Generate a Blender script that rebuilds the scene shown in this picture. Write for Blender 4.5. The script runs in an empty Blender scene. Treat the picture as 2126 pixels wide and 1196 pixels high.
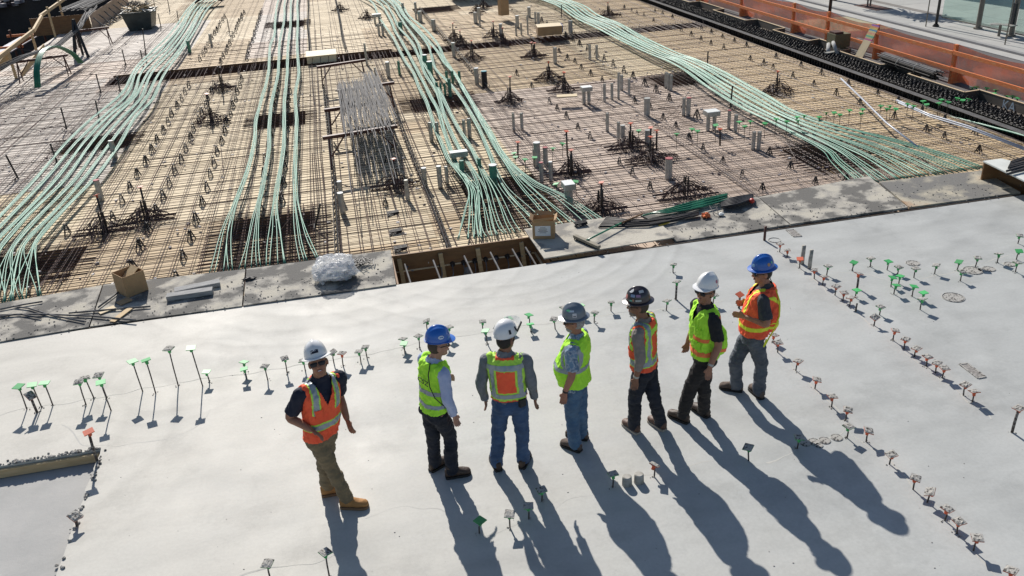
import bpy, bmesh, math, random
import numpy as np
from mathutils import Vector, noise
R_ = math.radians
rnd = random.Random(7)
scene = bpy.context.scene
COL = scene.collection

# ------------------------------------------------------------------ camera, world, sun, exposure
CAM = np.array([0.0, 0.0, 6.0])
FPX, CX, CY = 1761.24, 1063.0, 598.0          # focal length and centre in pixels of the 2126 px wide photo
RT = np.array([0.97546629, -0.2130138, -0.0555935])
UP = np.array([0.14378653, 0.4252364, 0.89358796])
FW = np.array([0.16670619, 0.87965852, -0.44543229])
cam = bpy.data.cameras.new('camera')
camo = bpy.data.objects.new('camera', cam)
COL.objects.link(camo)
cam.sensor_fit = 'HORIZONTAL'
cam.sensor_width = 36.0
cam.lens = 36.0 * FPX / 2126.0
cam.clip_start = 0.1
cam.clip_end = 2000.0
from mathutils import Matrix
M_ = Matrix(((RT[0], UP[0], -FW[0], CAM[0]), (RT[1], UP[1], -FW[1], CAM[1]), (RT[2], UP[2], -FW[2], CAM[2]), (0, 0, 0, 1)))
camo.matrix_world = M_
scene.camera = camo

SUN_AZ, SUN_EL = -5.5, 35.0
world = bpy.data.worlds.new("World")
scene.world = world
world.use_nodes = True
wn = world.node_tree
bg = wn.nodes['Background']
sky = wn.nodes.new('ShaderNodeTexSky')
sky.sky_type = 'NISHITA'
sky.sun_disc = False
sky.sun_elevation = R_(SUN_EL)
sky.sun_rotation = R_(SUN_AZ)
sky.air_density = 1.0
sky.dust_density = 0.6
sky.ozone_density = 1.2
wn.links.new(sky.outputs[0], bg.inputs[0])
bg.inputs[1].default_value = 0.075
sl = bpy.data.lights.new('sun', 'SUN')
sl.energy = 4.6
sl.angle = R_(0.53)
sl.color = (1.0, 0.945, 0.87)
so = bpy.data.objects.new('sun', sl)
COL.objects.link(so)
sd = Vector((math.sin(R_(SUN_AZ)) * math.cos(R_(SUN_EL)), math.cos(R_(SUN_AZ)) * math.cos(R_(SUN_EL)), math.sin(R_(SUN_EL))))
so.rotation_euler = sd.to_track_quat('Z', 'Y').to_euler()
so.location = (0, 30, 30)
scene.view_settings.view_transform = 'Standard'
scene.view_settings.look = 'None'
scene.view_settings.exposure = 0.28
scene.view_settings.gamma = 1.0
scene.view_settings.use_curve_mapping = False
scene.cycles.max_bounces = 5
scene.cycles.diffuse_bounces = 2
scene.cycles.glossy_bounces = 2
scene.cycles.transparent_max_bounces = 12


def at(u, v, z=0.0):
    """world point at height z seen at photo pixel (u, v)"""
    d = FW + RT * (u - CX) / FPX - UP * (v - CY) / FPX
    t = (z - CAM[2]) / d[2]
    return CAM + d * t


# ------------------------------------------------------------------ materials
def _noise(nt, scale, detail=6, rough=0.6, coord='Object', vec=None):
    tc = nt.nodes.new('ShaderNodeTexCoord')
    n = nt.nodes.new('ShaderNodeTexNoise')
    n.inputs['Scale'].default_value = scale
    n.inputs['Detail'].default_value = detail
    n.inputs['Roughness'].default_value = rough
    if vec is None:
        nt.links.new(tc.outputs[coord], n.inputs['Vector'])
    else:
        m = nt.nodes.new('ShaderNodeMapping')
        m.inputs['Scale'].default_value = vec
        nt.links.new(tc.outputs[coord], m.inputs['Vector'])
        nt.links.new(m.outputs[0], n.inputs['Vector'])
    return n


def _ramp(nt, src, stops, interp='LINEAR'):
    r = nt.nodes.new('ShaderNodeValToRGB')
    r.color_ramp.interpolation = interp
    els = r.color_ramp.elements
    while len(els) < len(stops):
        els.new(0.5)
    for e, (p, c) in zip(els, stops):
        e.position = p
        e.color = (c[0], c[1], c[2], 1) if not isinstance(c, (int, float)) else (c, c, c, 1)
    nt.links.new(src, r.inputs[0])
    return r


def _mix(nt, a, b, fac, mode='MIX'):
    m = nt.nodes.new('ShaderNodeMix')
    m.data_type = 'RGBA'
    m.blend_type = mode
    for s, v in ((6, a), (7, b)):
        if isinstance(v, tuple):
            m.inputs[s].default_value = (v[0], v[1], v[2], 1)
        else:
            nt.links.new(v, m.inputs[s])
    if isinstance(fac, (int, float)):
        m.inputs[0].default_value = fac
    else:
        nt.links.new(fac, m.inputs[0])
    return m.outputs[2]


MATS = {}


def mat(name, c1, c2=None, rough=0.8, scale=8.0, bump=0.0, bscale=40.0, metal=0.0, spec=0.5, vec=None, lo=0.35, hi=0.65, c3=None, objvar=0.0, coat=0.0):
    if name in MATS:
        return MATS[name]
    m = bpy.data.materials.new(name)
    m.use_nodes = True
    nt = m.node_tree
    b = nt.nodes['Principled BSDF']
    b.inputs['Roughness'].default_value = rough
    b.inputs['Metallic'].default_value = metal
    b.inputs['Specular IOR Level'].default_value = spec
    b.inputs['Coat Weight'].default_value = coat
    c2 = c2 or tuple(x * 0.82 for x in c1)
    n = _noise(nt, scale, vec=vec)
    st = [(lo, c1), (hi, c2)] if c3 is None else [(lo, c1), ((lo + hi) / 2, c2), (hi, c3)]
    r = _ramp(nt, n.outputs[0], st)
    out = r.outputs[0]
    if objvar:
        oi = nt.nodes.new('ShaderNodeObjectInfo')
        rr = _ramp(nt, oi.outputs['Random'], [(0, 1 - objvar), (1, 1 + objvar * 0.4)])
        out = _mix(nt, out, rr.outputs[0], 1.0, 'MULTIPLY')
    nt.links.new(out, b.inputs['Base Color'])
    if bump:
        nb = _noise(nt, bscale, 8, 0.7)
        bp = nt.nodes.new('ShaderNodeBump')
        bp.inputs['Strength'].default_value = bump
        bp.inputs['Distance'].default_value = 0.01
        nt.links.new(nb.outputs[0], bp.inputs['Height'])
        nt.links.new(bp.outputs[0], b.inputs['Normal'])
    MATS[name] = m
    return m


# ------------------------------------------------------------------ mesh building
ROOT = {}          # object name -> world location of its frame


class MB:
    def __init__(self):
        self.v = []
        self.f = []
        self.m = []

    def add(self, verts, faces, mi=0):
        o = len(self.v)
        self.v.extend([tuple(map(float, p)) for p in verts])
        self.f.extend([tuple(i + o for i in f) for f in faces])
        self.m.extend([mi] * len(faces))

    def box(self, c, s, rz=0.0, mi=0, axes=None):
        """box centred at c with full size s, turned by rz (or along three axes)"""
        c = np.array(c, float)
        if axes is None:
            ca, sa = math.cos(rz), math.sin(rz)
            axes = (np.array([ca, sa, 0]), np.array([-sa, ca, 0]), np.array([0, 0, 1.0]))
        vs = []
        for k in (-1, 1):
            for j in (-1, 1):
                for i in (-1, 1):
                    vs.append(c + axes[0] * i * s[0] / 2 + axes[1] * j * s[1] / 2 + axes[2] * k * s[2] / 2)
        self.add(vs, [(0, 2, 3, 1), (4, 5, 7, 6), (0, 1, 5, 4), (2, 6, 7, 3), (0, 4, 6, 2), (1, 3, 7, 5)], mi)

    def bar(self, a, b, w, h, mi=0, up=(0, 0, 1)):
        """beam of section w (sideways) x h (upwards) from a to b"""
        a = np.array(a, float); b = np.array(b, float)
        d = b - a; L = np.linalg.norm(d)
        if L < 1e-6:
            return
        x = d / L
        u = np.array(up, float)
        y = np.cross(u, x)
        if np.linalg.norm(y) < 1e-4:
            y = np.cross(np.array([1.0, 0, 0]), x)
        y /= np.linalg.norm(y)
        z = np.cross(x, y)
        self.box((a + b) / 2, (L, w, h), axes=(x, y, z), mi=mi)

    def tube(self, pts, r, n=6, mi=0, cap=True):
        pts = [np.array(p, float) for p in pts]
        rr = r if isinstance(r, (list, tuple)) else [r] * len(pts)
        vs = []; fs = []
        ref = None
        for i, p in enumerate(pts):
            t = pts[min(i + 1, len(pts) - 1)] - pts[max(i - 1, 0)]
            t = t / (np.linalg.norm(t) + 1e-9)
            if ref is None:
                ref = np.array([0, 0, 1.0]) if abs(t[2]) < 0.9 else np.array([1.0, 0, 0])
            y = np.cross(ref, t); y /= (np.linalg.norm(y) + 1e-9)
            z = np.cross(t, y)
            ref = z
            for k in range(n):
                a = 2 * math.pi * k / n
                vs.append(p + y * math.cos(a) * rr[i] + z * math.sin(a) * rr[i])
        for i in range(len(pts) - 1):
            for k in range(n):
                k2 = (k + 1) % n
                fs.append((i * n + k, i * n + k2, (i + 1) * n + k2, (i + 1) * n + k))
        if cap:
            fs.append(tuple(range(n - 1, -1, -1)))
            fs.append(tuple((len(pts) - 1) * n + k for k in range(n)))
        self.add(vs, fs, mi)

    def loft(self, rings, n=18, mi=0, power=2.0):
        """rings: (centre, half axis vector a, half axis vector b)"""
        vs = []; fs = []
        for c, a, b in rings:
            c = np.array(c, float); a = np.array(a, float); b = np.array(b, float)
            for k in range(n):
                t = 2 * math.pi * k / n
                ct, st = math.cos(t), math.sin(t)
                e = 2.0 / power
                vs.append(c + a * math.copysign(abs(ct) ** e, ct) + b * math.copysign(abs(st) ** e, st))
        m = len(rings)
        for i in range(m - 1):
            for k in range(n):
                k2 = (k + 1) % n
                fs.append((i * n + k, i * n + k2, (i + 1) * n + k2, (i + 1) * n + k))
        fs.append(tuple(range(n - 1, -1, -1)))
        fs.append(tuple((m - 1) * n + k for k in range(n)))
        self.add(vs, fs, mi)

    def ell(self, c, a, b, d, n=14, m=9, mi=0):
        """ellipsoid with half axis vectors a, b and d (pole axis)"""
        a = np.array(a, float); b = np.array(b, float); d = np.array(d, float); c = np.array(c, float)
        rings = []
        for i in range(1, m):
            t = math.pi * i / m - math.pi / 2
            rings.append((c + d * math.sin(t), a * math.cos(t), b * math.cos(t)))
        rings = [(c - d * 0.999, a * 0.05, b * 0.05)] + rings + [(c + d * 0.999, a * 0.05, b * 0.05)]
        self.loft(rings, n, mi)

    def prism(self, poly, z0, z1, mi=0):
        n = len(poly)
        vs = [(p[0], p[1], z0) for p in poly] + [(p[0], p[1], z1) for p in poly]
        fs = [tuple(range(n - 1, -1, -1)), tuple(range(n, 2 * n))]
        for i in range(n):
            j = (i + 1) % n
            fs.append((i, j, n + j, n + i))
        self.add(vs, fs, mi)

    def build(self, name, mats, parent=None, smooth=False, loc=None, label=None, fix=True):
        me = bpy.data.meshes.new(name)
        base = np.zeros(3)
        if parent is not None:
            base = ROOT[parent.name]
        elif loc is not None:
            base = np.array(loc, float)
        vs = np.array(self.v, float).reshape(-1, 3) - base
        me.from_pydata([tuple(p) for p in vs], [], self.f)
        if not isinstance(mats, (list, tuple)):
            mats = [mats]
        for m in mats:
            me.materials.append(m)
        if len(mats) > 1:
            me.polygons.foreach_set('material_index', self.m)
        if smooth:
            me.polygons.foreach_set('use_smooth', [True] * len(me.polygons))
        if fix:
            bm = bmesh.new(); bm.from_mesh(me)
            bmesh.ops.recalc_face_normals(bm, faces=bm.faces)
            bm.to_mesh(me); bm.free()
        me.update()
        o = bpy.data.objects.new(name, me)
        COL.objects.link(o)
        if parent is not None:
            o.parent = parent
        else:
            o.location = base
        ROOT[o.name] = base
        if label:
            o['label'] = label
        return o


def thing(name, label, cat, loc=(0, 0, 0), group=None):
    o = bpy.data.objects.new(name, None)
    o.empty_display_size = 0.2
    COL.objects.link(o)
    o.location = loc
    o['label'] = label
    o['category'] = cat
    if group:
        o['group'] = group
    ROOT[o.name] = np.array(loc, float)
    return o


def tag(o, label, cat, group=None):
    o['label'] = label
    o['category'] = cat
    if group:
        o['group'] = group
    return o


def structure(o):
    o['kind'] = 'structure'
    return o


def stuff(o):
    o['kind'] = 'stuff'
    return o


def text_mesh(body, size, name, m, parent, origin, xdir, ydir, thick=0.001, label=None):
    """letters as thin raised print: xdir reading direction, ydir up of the letters"""
    cu = bpy.data.curves.new(name, 'FONT')
    cu.body = body
    cu.size = size
    cu.extrude = thick
    cu.align_x = 'CENTER'
    cu.align_y = 'CENTER'
    cu.resolution_u = 2
    o = bpy.data.objects.new(name + '_curve', cu)
    COL.objects.link(o)
    dg = bpy.context.evaluated_depsgraph_get()
    me = bpy.data.meshes.new_from_object(o.evaluated_get(dg))
    bpy.data.objects.remove(o)
    x = np.array(xdir, float); x /= np.linalg.norm(x)
    y = np.array(ydir, float); y -= x * (x @ y); y /= np.linalg.norm(y)
    z = np.cross(x, y)
    base = ROOT[parent.name] if parent is not None else np.zeros(3)
    co = np.zeros(len(me.vertices) * 3)
    me.vertices.foreach_get('co', co)
    co = co.reshape(-1, 3)
    w = np.array(origin) - base + co[:, :1] * x + co[:, 1:2] * y + co[:, 2:3] * z
    me.vertices.foreach_set('co', w.ravel())
    me.materials.clear()
    me.materials.append(m)
    ob = bpy.data.objects.new(name, me)
    COL.objects.link(ob)
    if parent is not None:
        ob.parent = parent
    ROOT[ob.name] = base
    if label:
        ob['label'] = label
    return ob


UNITS = ['', 'first', 'second', 'third', 'fourth', 'fifth', 'sixth', 'seventh', 'eighth', 'ninth']
TEENS = ['tenth', 'eleventh', 'twelfth', 'thirteenth', 'fourteenth', 'fifteenth', 'sixteenth', 'seventeenth', 'eighteenth', 'nineteenth']
NTH = []
for tens, whole in (('', ''), (None, None), ('twenty', 'twentieth'), ('thirty', 'thirtieth'), ('forty', 'fortieth'), ('fifty', 'fiftieth'), ('sixty', 'sixtieth'), ('seventy', 'seventieth')):
    if tens is None:
        NTH += TEENS
        continue
    if whole:
        NTH.append(whole)
    NTH += [(tens + '-' if tens else '') + w_ for w_ in UNITS[1:]]
ORD = NTH

# ---- palette
M = {}
M['steel'] = mat('black_rebar_steel', (0.06, 0.038, 0.033), (0.13, 0.072, 0.055), 0.6, 3.0, spec=0.4)
M['steel_dark'] = mat('dark_rebar_steel', (0.018, 0.017, 0.018), (0.04, 0.033, 0.03), 0.55, 4.0)
M['steel_grey'] = mat('grey_mill_steel', (0.17, 0.17, 0.175), (0.10, 0.095, 0.095), 0.75, 6.0, metal=0.0, spec=0.25)
M['galv'] = mat('galvanised_sheet', (0.50, 0.50, 0.47), (0.34, 0.34, 0.31), 0.42, 9.0, metal=0.35)
M['cap_white'] = mat('pale_cap_cover', (0.75, 0.77, 0.76), (0.6, 0.62, 0.6), 0.6, 14)
M['ply1'] = mat('yellow_form_plywood', (0.68, 0.55, 0.35), (0.60, 0.48, 0.30), 0.75, 1.2, vec=(1, 6, 1), bump=0.1)
M['ply2'] = mat('pale_form_plywood', (0.73, 0.60, 0.39), (0.65, 0.52, 0.34), 0.75, 1.5, vec=(1, 6, 1), bump=0.1)
M['ply3'] = mat('tan_form_plywood', (0.62, 0.47, 0.28), (0.52, 0.39, 0.24), 0.78, 1.4, vec=(1, 5, 1), bump=0.1)
M['ply4'] = mat('lilac_grey_form_plywood', (0.56, 0.495, 0.425), (0.46, 0.405, 0.355), 0.7, 1.0, vec=(1, 4, 1), bump=0.1)
M['ply5'] = mat('pinkish_form_plywood', (0.56, 0.44, 0.345), (0.46, 0.36, 0.29), 0.7, 2.0, vec=(1, 4, 1), bump=0.1)
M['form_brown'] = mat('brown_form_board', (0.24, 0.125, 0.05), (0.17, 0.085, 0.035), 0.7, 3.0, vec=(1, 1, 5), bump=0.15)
M['form_dark'] = mat('dark_form', (0.06, 0.04, 0.03), (0.035, 0.027, 0.022), 0.8, 3.0)  # very dark brown, for soffit, trough, pit bottom and edge faces
M['lumber'] = mat('fresh_lumber', (0.62, 0.46, 0.26), (0.50, 0.35, 0.18), 0.75, 3.0, vec=(1, 8, 8), bump=0.15)
M['lumber_orange'] = mat('red_stained_lumber', (0.86, 0.27, 0.085), (0.68, 0.18, 0.055), 0.7, 4.0, vec=(6, 1, 6), c3=(0.72, 0.34, 0.15), bump=0.2)
M['tendon'] = mat('green_plastic_sheathing', (0.022, 0.225, 0.140), (0.055, 0.29, 0.19), 0.46, 2.5, spec=0.6, objvar=0.22)
M['tendon_dark'] = mat('deep_green_plastic', (0.012, 0.15, 0.08), (0.02, 0.22, 0.12), 0.28, 3, spec=0.6)
M['capgreen'] = mat('green_safety_plastic', (0.06, 0.45, 0.13), (0.045, 0.36, 0.10), 0.5, 20, objvar=0.3)
M['caporange'] = mat('orange_safety_plastic', (0.72, 0.13, 0.045), (0.6, 0.10, 0.035), 0.5, 20, objvar=0.3)
M['mortar'] = mat('mortar_splatter', (0.08, 0.075, 0.07), (0.42, 0.405, 0.375), 0.95, 30.0, bump=0.9, bscale=90, lo=0.40, hi=0.50)
M['rodmortar'] = mat('mortar_stained_rod', (0.06, 0.05, 0.045), (0.30, 0.28, 0.26), 0.85, 22.0, lo=0.5, hi=0.62)
M['blackplastic'] = mat('black_plastic', (0.016, 0.017, 0.02), (0.03, 0.03, 0.036), 0.55, 10, spec=.35)
M['cardboard'] = mat('cardboard', (0.42, 0.27, 0.14), (0.36, 0.23, 0.12), 0.85, 5, bump=0.1)
M['cardboard_in'] = mat('cardboard_inside', (0.30, 0.18, 0.09), (0.25, 0.15, 0.07), 0.9, 5)
M['white'] = mat('white_paint', (0.78, 0.78, 0.78), (0.7, 0.7, 0.7), 0.5, 5)
M['rust'] = mat('rust_red_primer_steel', (0.10, 0.035, 0.025), (0.06, 0.022, 0.018), 0.6, 6)
M['rubble'] = mat('aggregate_crumbs', (0.16, 0.15, 0.14), (0.34, 0.32, 0.30), 0.95, 30)
M['debris'] = mat('scrap_bits', (0.55, 0.53, 0.52), (0.12, 0.10, 0.12), 0.7, 1.1, lo=0.42, hi=0.55)

# ------------------------------------------------------------------ the setting
def slab_material():
    m = bpy.data.materials.new('trowelled_concrete')
    m.use_nodes = True
    nt = m.node_tree
    L = nt.links.new
    b = nt.nodes['Principled BSDF']
    tc = nt.nodes.new('ShaderNodeTexCoord')
    sep = nt.nodes.new('ShaderNodeSeparateXYZ')
    L(tc.outputs['Object'], sep.inputs[0])

    def math_(op, a, b_=None, clamp=False):
        n = nt.nodes.new('ShaderNodeMath'); n.operation = op; n.use_clamp = clamp
        for i, v in enumerate((a, b_)):
            if v is None:
                continue
            if isinstance(v, (int, float)):
                n.inputs[i].default_value = v
            else:
                L(v, n.inputs[i])
        return n.outputs[0]
    big = _noise(nt, 0.35, 5, 0.6)
    mid = _noise(nt, 1.05, 8, 0.60)
    streak = _noise(nt, 0.9, 6, 0.55, vec=(1.0, 3.2, 1))
    fine = _noise(nt, 26, 8, 0.7)
    fine2 = _noise(nt, 160, 4, 0.6)
    # slightly warmer, paler towards the left, greyer and cooler right
    sx = math_('ADD', math_('MULTIPLY', sep.outputs[0], 0.09), math_('MULTIPLY', big.outputs[0], 1.1))
    base = _ramp(nt, sx, [(0.25, (0.530, 0.512, 0.462)), (0.62, (0.472, 0.468, 0.437)), (1.0, (0.430, 0.440, 0.428))])
    col = base.outputs[0]
    r1 = _ramp(nt, mid.outputs[0], [(0.28, 0.87), (0.5, 0.985), (0.72, 1.07)])
    col = _mix(nt, col, r1.outputs[0], 1.0, 'MULTIPLY')
    r2 = _ramp(nt, streak.outputs[0], [(0.35, 0.93), (0.5, 1.0), (0.65, 1.03)])
    col = _mix(nt, col, r2.outputs[0], 1.0, 'MULTIPLY')
    r3 = _ramp(nt, fine.outputs[0], [(0.35, 0.95), (0.6, 1.03)])
    col = _mix(nt, col, r3.outputs[0], 1.0, 'MULTIPLY')
    # trowel arcs: sweeps of the power float, each a set of faint rings round its own centre
    warp = _noise(nt, 0.8, 3, 0.5)
    hts = []
    for (ax, ay, per, r0, r1_, amp, wob) in [(-0.4, 14.6, 0.42, 1.9, 4.2, 0.15, 0.25), (2.2, 14.0, 0.36, 1.6, 3.9, 0.15, 0.2), (-1.2, 4.5, 0.75, 1.1, 2.9, 0.14, 0.3), (0.7, 5.2, 0.9, 0.4, 1.25, 0.18, 0.15),
                                             (-4.9, 9.6, 0.62, 1.0, 3.1, 0.14, 0.3), (5.8, 9.0, 0.8, 1.3, 3.1, 0.09, 0.35), (8.5, 15.0, 0.7, 2.4, 5.0, 0.10, 0.3), (-2.6, 10.6, 0.3, 0.5, 1.6, 0.10, 0.2)]:
        dx = math_('SUBTRACT', sep.outputs[0], ax)
        dy = math_('SUBTRACT', sep.outputs[1], ay)
        d = math_('SQRT', math_('ADD', math_('MULTIPLY', dx, dx), math_('MULTIPLY', dy, dy)))
        d2 = math_('ADD', d, math_('MULTIPLY', warp.outputs[0], wob * 2))
        ph = math_('FRACT', math_('DIVIDE', d2, per))
        rr = _ramp(nt, ph, [(0.0, 0.0), (0.22, 1.0), (0.45, 0.5), (1.0, 0.0)])
        mk = nt.nodes.new('ShaderNodeMapRange'); mk.interpolation_type = 'SMOOTHSTEP'
        L(d, mk.inputs[0]); mk.inputs[1].default_value = r0; mk.inputs[2].default_value = r0 + 0.4
        mk2 = nt.nodes.new('ShaderNodeMapRange'); mk2.interpolation_type = 'SMOOTHSTEP'
        L(d, mk2.inputs[0]); mk2.inputs[1].default_value = r1_; mk2.inputs[2].default_value = r1_ - 0.5
        pat = math_('MULTIPLY', math_('MULTIPLY', mk.outputs[0], mk2.outputs[0]), _ramp(nt, big.outputs[0], [(0.36, 0.15), (0.5, 1.0)]).outputs[0])
        e = math_('MULTIPLY', math_('MULTIPLY', rr.outputs[0], pat), amp)
        f = math_('SUBTRACT', 1.0, e)
        cm = nt.nodes.new('ShaderNodeCombineColor')
        for k in range(3):
            L(f, cm.inputs[k])
        col = _mix(nt, col, cm.outputs[0], 1.0, 'MULTIPLY')
        hts.append(math_('MULTIPLY', rr.outputs[0], pat))
    # cold-joint lines wandering over the slab
    cw = _noise(nt, 0.42, 6, 0.55)
    ln = math_('ABSOLUTE', math_('SUBTRACT', cw.outputs[0], 0.53))
    crack = _ramp(nt, ln, [(0.0, 0.80), (0.0035, 0.96), (0.02, 1.0)])
    gate = _ramp(nt, mid.outputs[0], [(0.42, 0.0), (0.55, 1.0)])
    st = _noise(nt, 0.75, 9, 0.75)
    stain = _ramp(nt, st.outputs[0], [(0.52, 1.0), (0.60, 0.90), (0.66, 0.98)])
    col = _mix(nt, col, stain.outputs[0], 1.0, 'MULTIPLY')
    L(col, b.inputs['Base Color'])
    rr = _ramp(nt, mid.outputs[0], [(0.3, 0.55), (0.7, 0.72)])
    L(rr.outputs[0], b.inputs['Roughness'])
    b.inputs['Specular IOR Level'].default_value = 0.35
    h = math_('ADD', math_('MULTIPLY', fine.outputs[0], 0.25), math_('MULTIPLY', streak.outputs[0], 0.7))
    h = math_('ADD', h, math_('MULTIPLY', fine2.outputs[0], 0.08))
    for x in hts:
        h = math_('ADD', h, math_('MULTIPLY', x, 0.12))
    bp = nt.nodes.new('ShaderNodeBump')
    bp.inputs['Strength'].default_value = 0.35
    bp.inputs['Distance'].default_value = 0.012
    L(h, bp.inputs['Height'])
    L(bp.outputs[0], b.inputs['Normal'])
    return m


M['slab'] = slab_material()
EDGE_Y = 12.57

# main slab with the lower bay (notch) at near left
def jag(a, b, n, amp):
    out = []
    for i in range(n):
        t = i / n
        p = (a[0] + (b[0] - a[0]) * t, a[1] + (b[1] - a[1]) * t)
        j = amp * (noise.noise(Vector((p[0] * 5, p[1] * 5, 3))) + 0.5 * noise.noise(Vector((p[0] * 17, p[1] * 17, 1))))
        d = (b[1] - a[1], a[0] - b[0])
        l = math.hypot(*d)
        out.append((p[0] + d[0] / l * j, p[1] + d[1] / l * j))
    return out


NX, NY = -3.40, 9.20
poly = [(-14.9, EDGE_Y), (-14.9, NY)] + jag((-14.9, NY), (NX, NY), 120, 0.02)[1:] + jag((NX, NY), (NX + 0.03, -6), 160, 0.035) + [(NX + 0.03, -6), (14.85, -6), (14.85, EDGE_Y)]
b = MB()
b.prism(poly, -0.34, 0.0)
sl_o = structure(b.build('concrete_slab', M['slab']))
M['slab2'] = mat('lower_concrete', (0.40, 0.395, 0.38), (0.345, 0.345, 0.335), 0.8, 2.2, bump=0.3, bscale=18)
b = MB(); b.box(((-14.9 + NX) / 2 - 0.06, (NY - 6) / 2 - 0.04, -0.25), (14.9 + NX + 0.2, NY + 6.1, 0.2))
structure(b.build('lower_slab_bay', M['slab2']))
# timber stop at the step, and the crumbly rim
b = MB(); b.box(((-14.9 + NX) / 2, NY - 0.03, -0.085), (14.9 + NX - 0.05, 0.035, 0.11))
tag(b.build('edge_board', M['lumber']), 'pale timber stop board along the step down to the lower slab at left', 'board')
b = MB()
for i in range(420):
    if i < 220:
        x = NX + rnd.gauss(0, 0.035); y = rnd.uniform(3.5, NY)
        z = 0.003 if x > NX + .02 else -0.13
    else:
        x = rnd.uniform(-6, NX); y = NY + abs(rnd.gauss(0, 0.03)); z = 0.003
    s = rnd.uniform(0.008, 0.028)
    b.ell((x, y, z + s * .3), (s, 0, 0), (0, s * rnd.uniform(.6, 1.2), 0), (0, 0, s * .6), 5, 3)
stuff(b.build('mortar_crumbs', M['mortar']))

# lips and seams between pours: low mortar ridges wandering over the slab
M['ridge'] = mat('mortar_ridge', (.44, .435, .40), (.50, .49, .45), .85, 6, bump=.4)
M['seam'] = mat('damp_seam', (.455, .45, .42), (.475, .47, .44), .85, 5, bump=.3)


def ridge(px, w, hgt, m_, seed):
    P_ = [at(u, v, 0) for u, v in px]
    n = len(P_); b = MB(); N_ = (n - 1) * 14 + 1
    L_, R__ = [], []
    for i in range(N_):
        t = i / 14; k = min(int(t), n - 2); f = t - k
        Q = [P_[min(max(j, 0), n - 1)] for j in (k - 1, k, k + 1, k + 2)]
        c = 0.5 * ((2 * Q[1]) + (-Q[0] + Q[2]) * f + (2 * Q[0] - 5 * Q[1] + 4 * Q[2] - Q[3]) * f * f + (-Q[0] + 3 * Q[1] - 3 * Q[2] + Q[3]) * f ** 3)
        d = P_[min(k + 1, n - 1)] - P_[k]; d = d / (np.linalg.norm(d) + 1e-9)
        s = np.array([-d[1], d[0], 0])
        c = c + s * .06 * noise.noise(Vector((c[0] * 4, c[1] * 4, seed)))
        ww = w * max(.12, .7 + 1.1 * noise.noise(Vector((c[0] * 2.3, c[1] * 2.3, seed + 5))))
        hh = hgt * (.6 + .5 * noise.noise(Vector((c[0] * 7, c[1] * 7, seed))))
        L_.append((c - s * ww, c + np.array([0, 0, max(hh, .0008)]), c + s * ww))
    vs = []; fs = []
    for a_, c_, e_ in L_:
        vs += [a_ + [0, 0, .0003], c_, e_ + [0, 0, .0003]]
    for i in range(N_ - 1):
        for k in range(2):
            q = i * 3 + k; fs.append((q, q + 3, q + 4, q + 1))
    b.add(vs, fs)
    b.build('mortar_ridge', m_, sl_o, smooth=True, fix=False)


for i, (px, w, hgt, k) in enumerate([
    ([(0, 862), (60, 846), (130, 838), (230, 822), (300, 808), (430, 786), (520, 775), (600, 762), (700, 745), (780, 733), (860, 715), (940, 700), (1010, 690), (1100, 676), (1180, 668), (1260, 652), (1400, 640), (1500, 625)], .012, .004, 'ridge'),
    ([(760, 1078), (800, 1060), (850, 1052), (900, 1056), (950, 1075), (990, 1100), (1010, 1130)], .010, .001, 'seam'),
    ([(1590, 500), (1640, 540), (1700, 590), (1750, 630), (1790, 660), (1850, 705), (1900, 745), (1960, 790), (2020, 840), (2060, 870)], .010, .003, 'ridge'),
    ([(1610, 720), (1650, 765), (1700, 815), (1745, 860), (1765, 895), (1850, 960), (1900, 1010), (1960, 1075), (2020, 1140), (2070, 1200)], .011, .003, 'ridge'),
    ([(1590, 960), (1650, 935), (1700, 915), (1745, 905), (1760, 890), (1740, 862)], .016, .003, 'seam'),
    ([(1720, 565), (1800, 570), (1860, 585), (1940, 575), (2000, 560), (2126, 520)], .008, .002, 'ridge'),
    ([(130, 880), (160, 910), (190, 925), (260, 925), (330, 915), (400, 890), (440, 850)], .007, .0015, 'seam'),
    ([(980, 1120), (1020, 1105), (1100, 1080), (1180, 1040), (1270, 1015), (1380, 980), (1480, 955)], .008, .002, 'seam'),
    ([(480, 1200), (560, 1178), (640, 1170), (700, 1150)], .012, .004, 'ridge')]):
    ridge(px, w, hgt, M[k], i * 3.1)

# ground far below / beyond everything
b = MB(); b.box((0, 60, -6.2), (900, 900, 0.2))
structure(b.build('ground', mat('site_earth', (0.13, 0.105, 0.085), (0.08, 0.068, 0.058), 0.95, 0.2, bump=0.3)))

# ---- deck: plywood sheets with recesses
DZ = -0.30
REC = [(-8.2, 15.05, 33.15, 34.35, -1.0), (-2.62, -0.85, 14.2, 17.4, -0.60), (-2.45, -1.05, 24.6, 26.2, -0.60), (-2.62, -1.15, 42.9, 44.6, -0.60),
       (-6.95, -5.3, 15.3, 17.0, -0.60), (-7.6, -5.85, 24.2, 25.6, -0.60), (2.35, 4.05, 15.0, 17.95, -0.60), (2.1, 3.75, 24.5, 26.2, -0.60),
       (9.7, 11.5, 24.2, 25.7, -0.60), (9.9, 11.4, 15.6, 17.5, -0.60), (4.6, 6.2, 43.4, 45.0, -0.60), (0.52, 3.05, 12.62, 13.72, -1.0)]
DX0, DX1, DY0, DY1 = -13.2, 15.05, 12.62, 66.0


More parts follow.
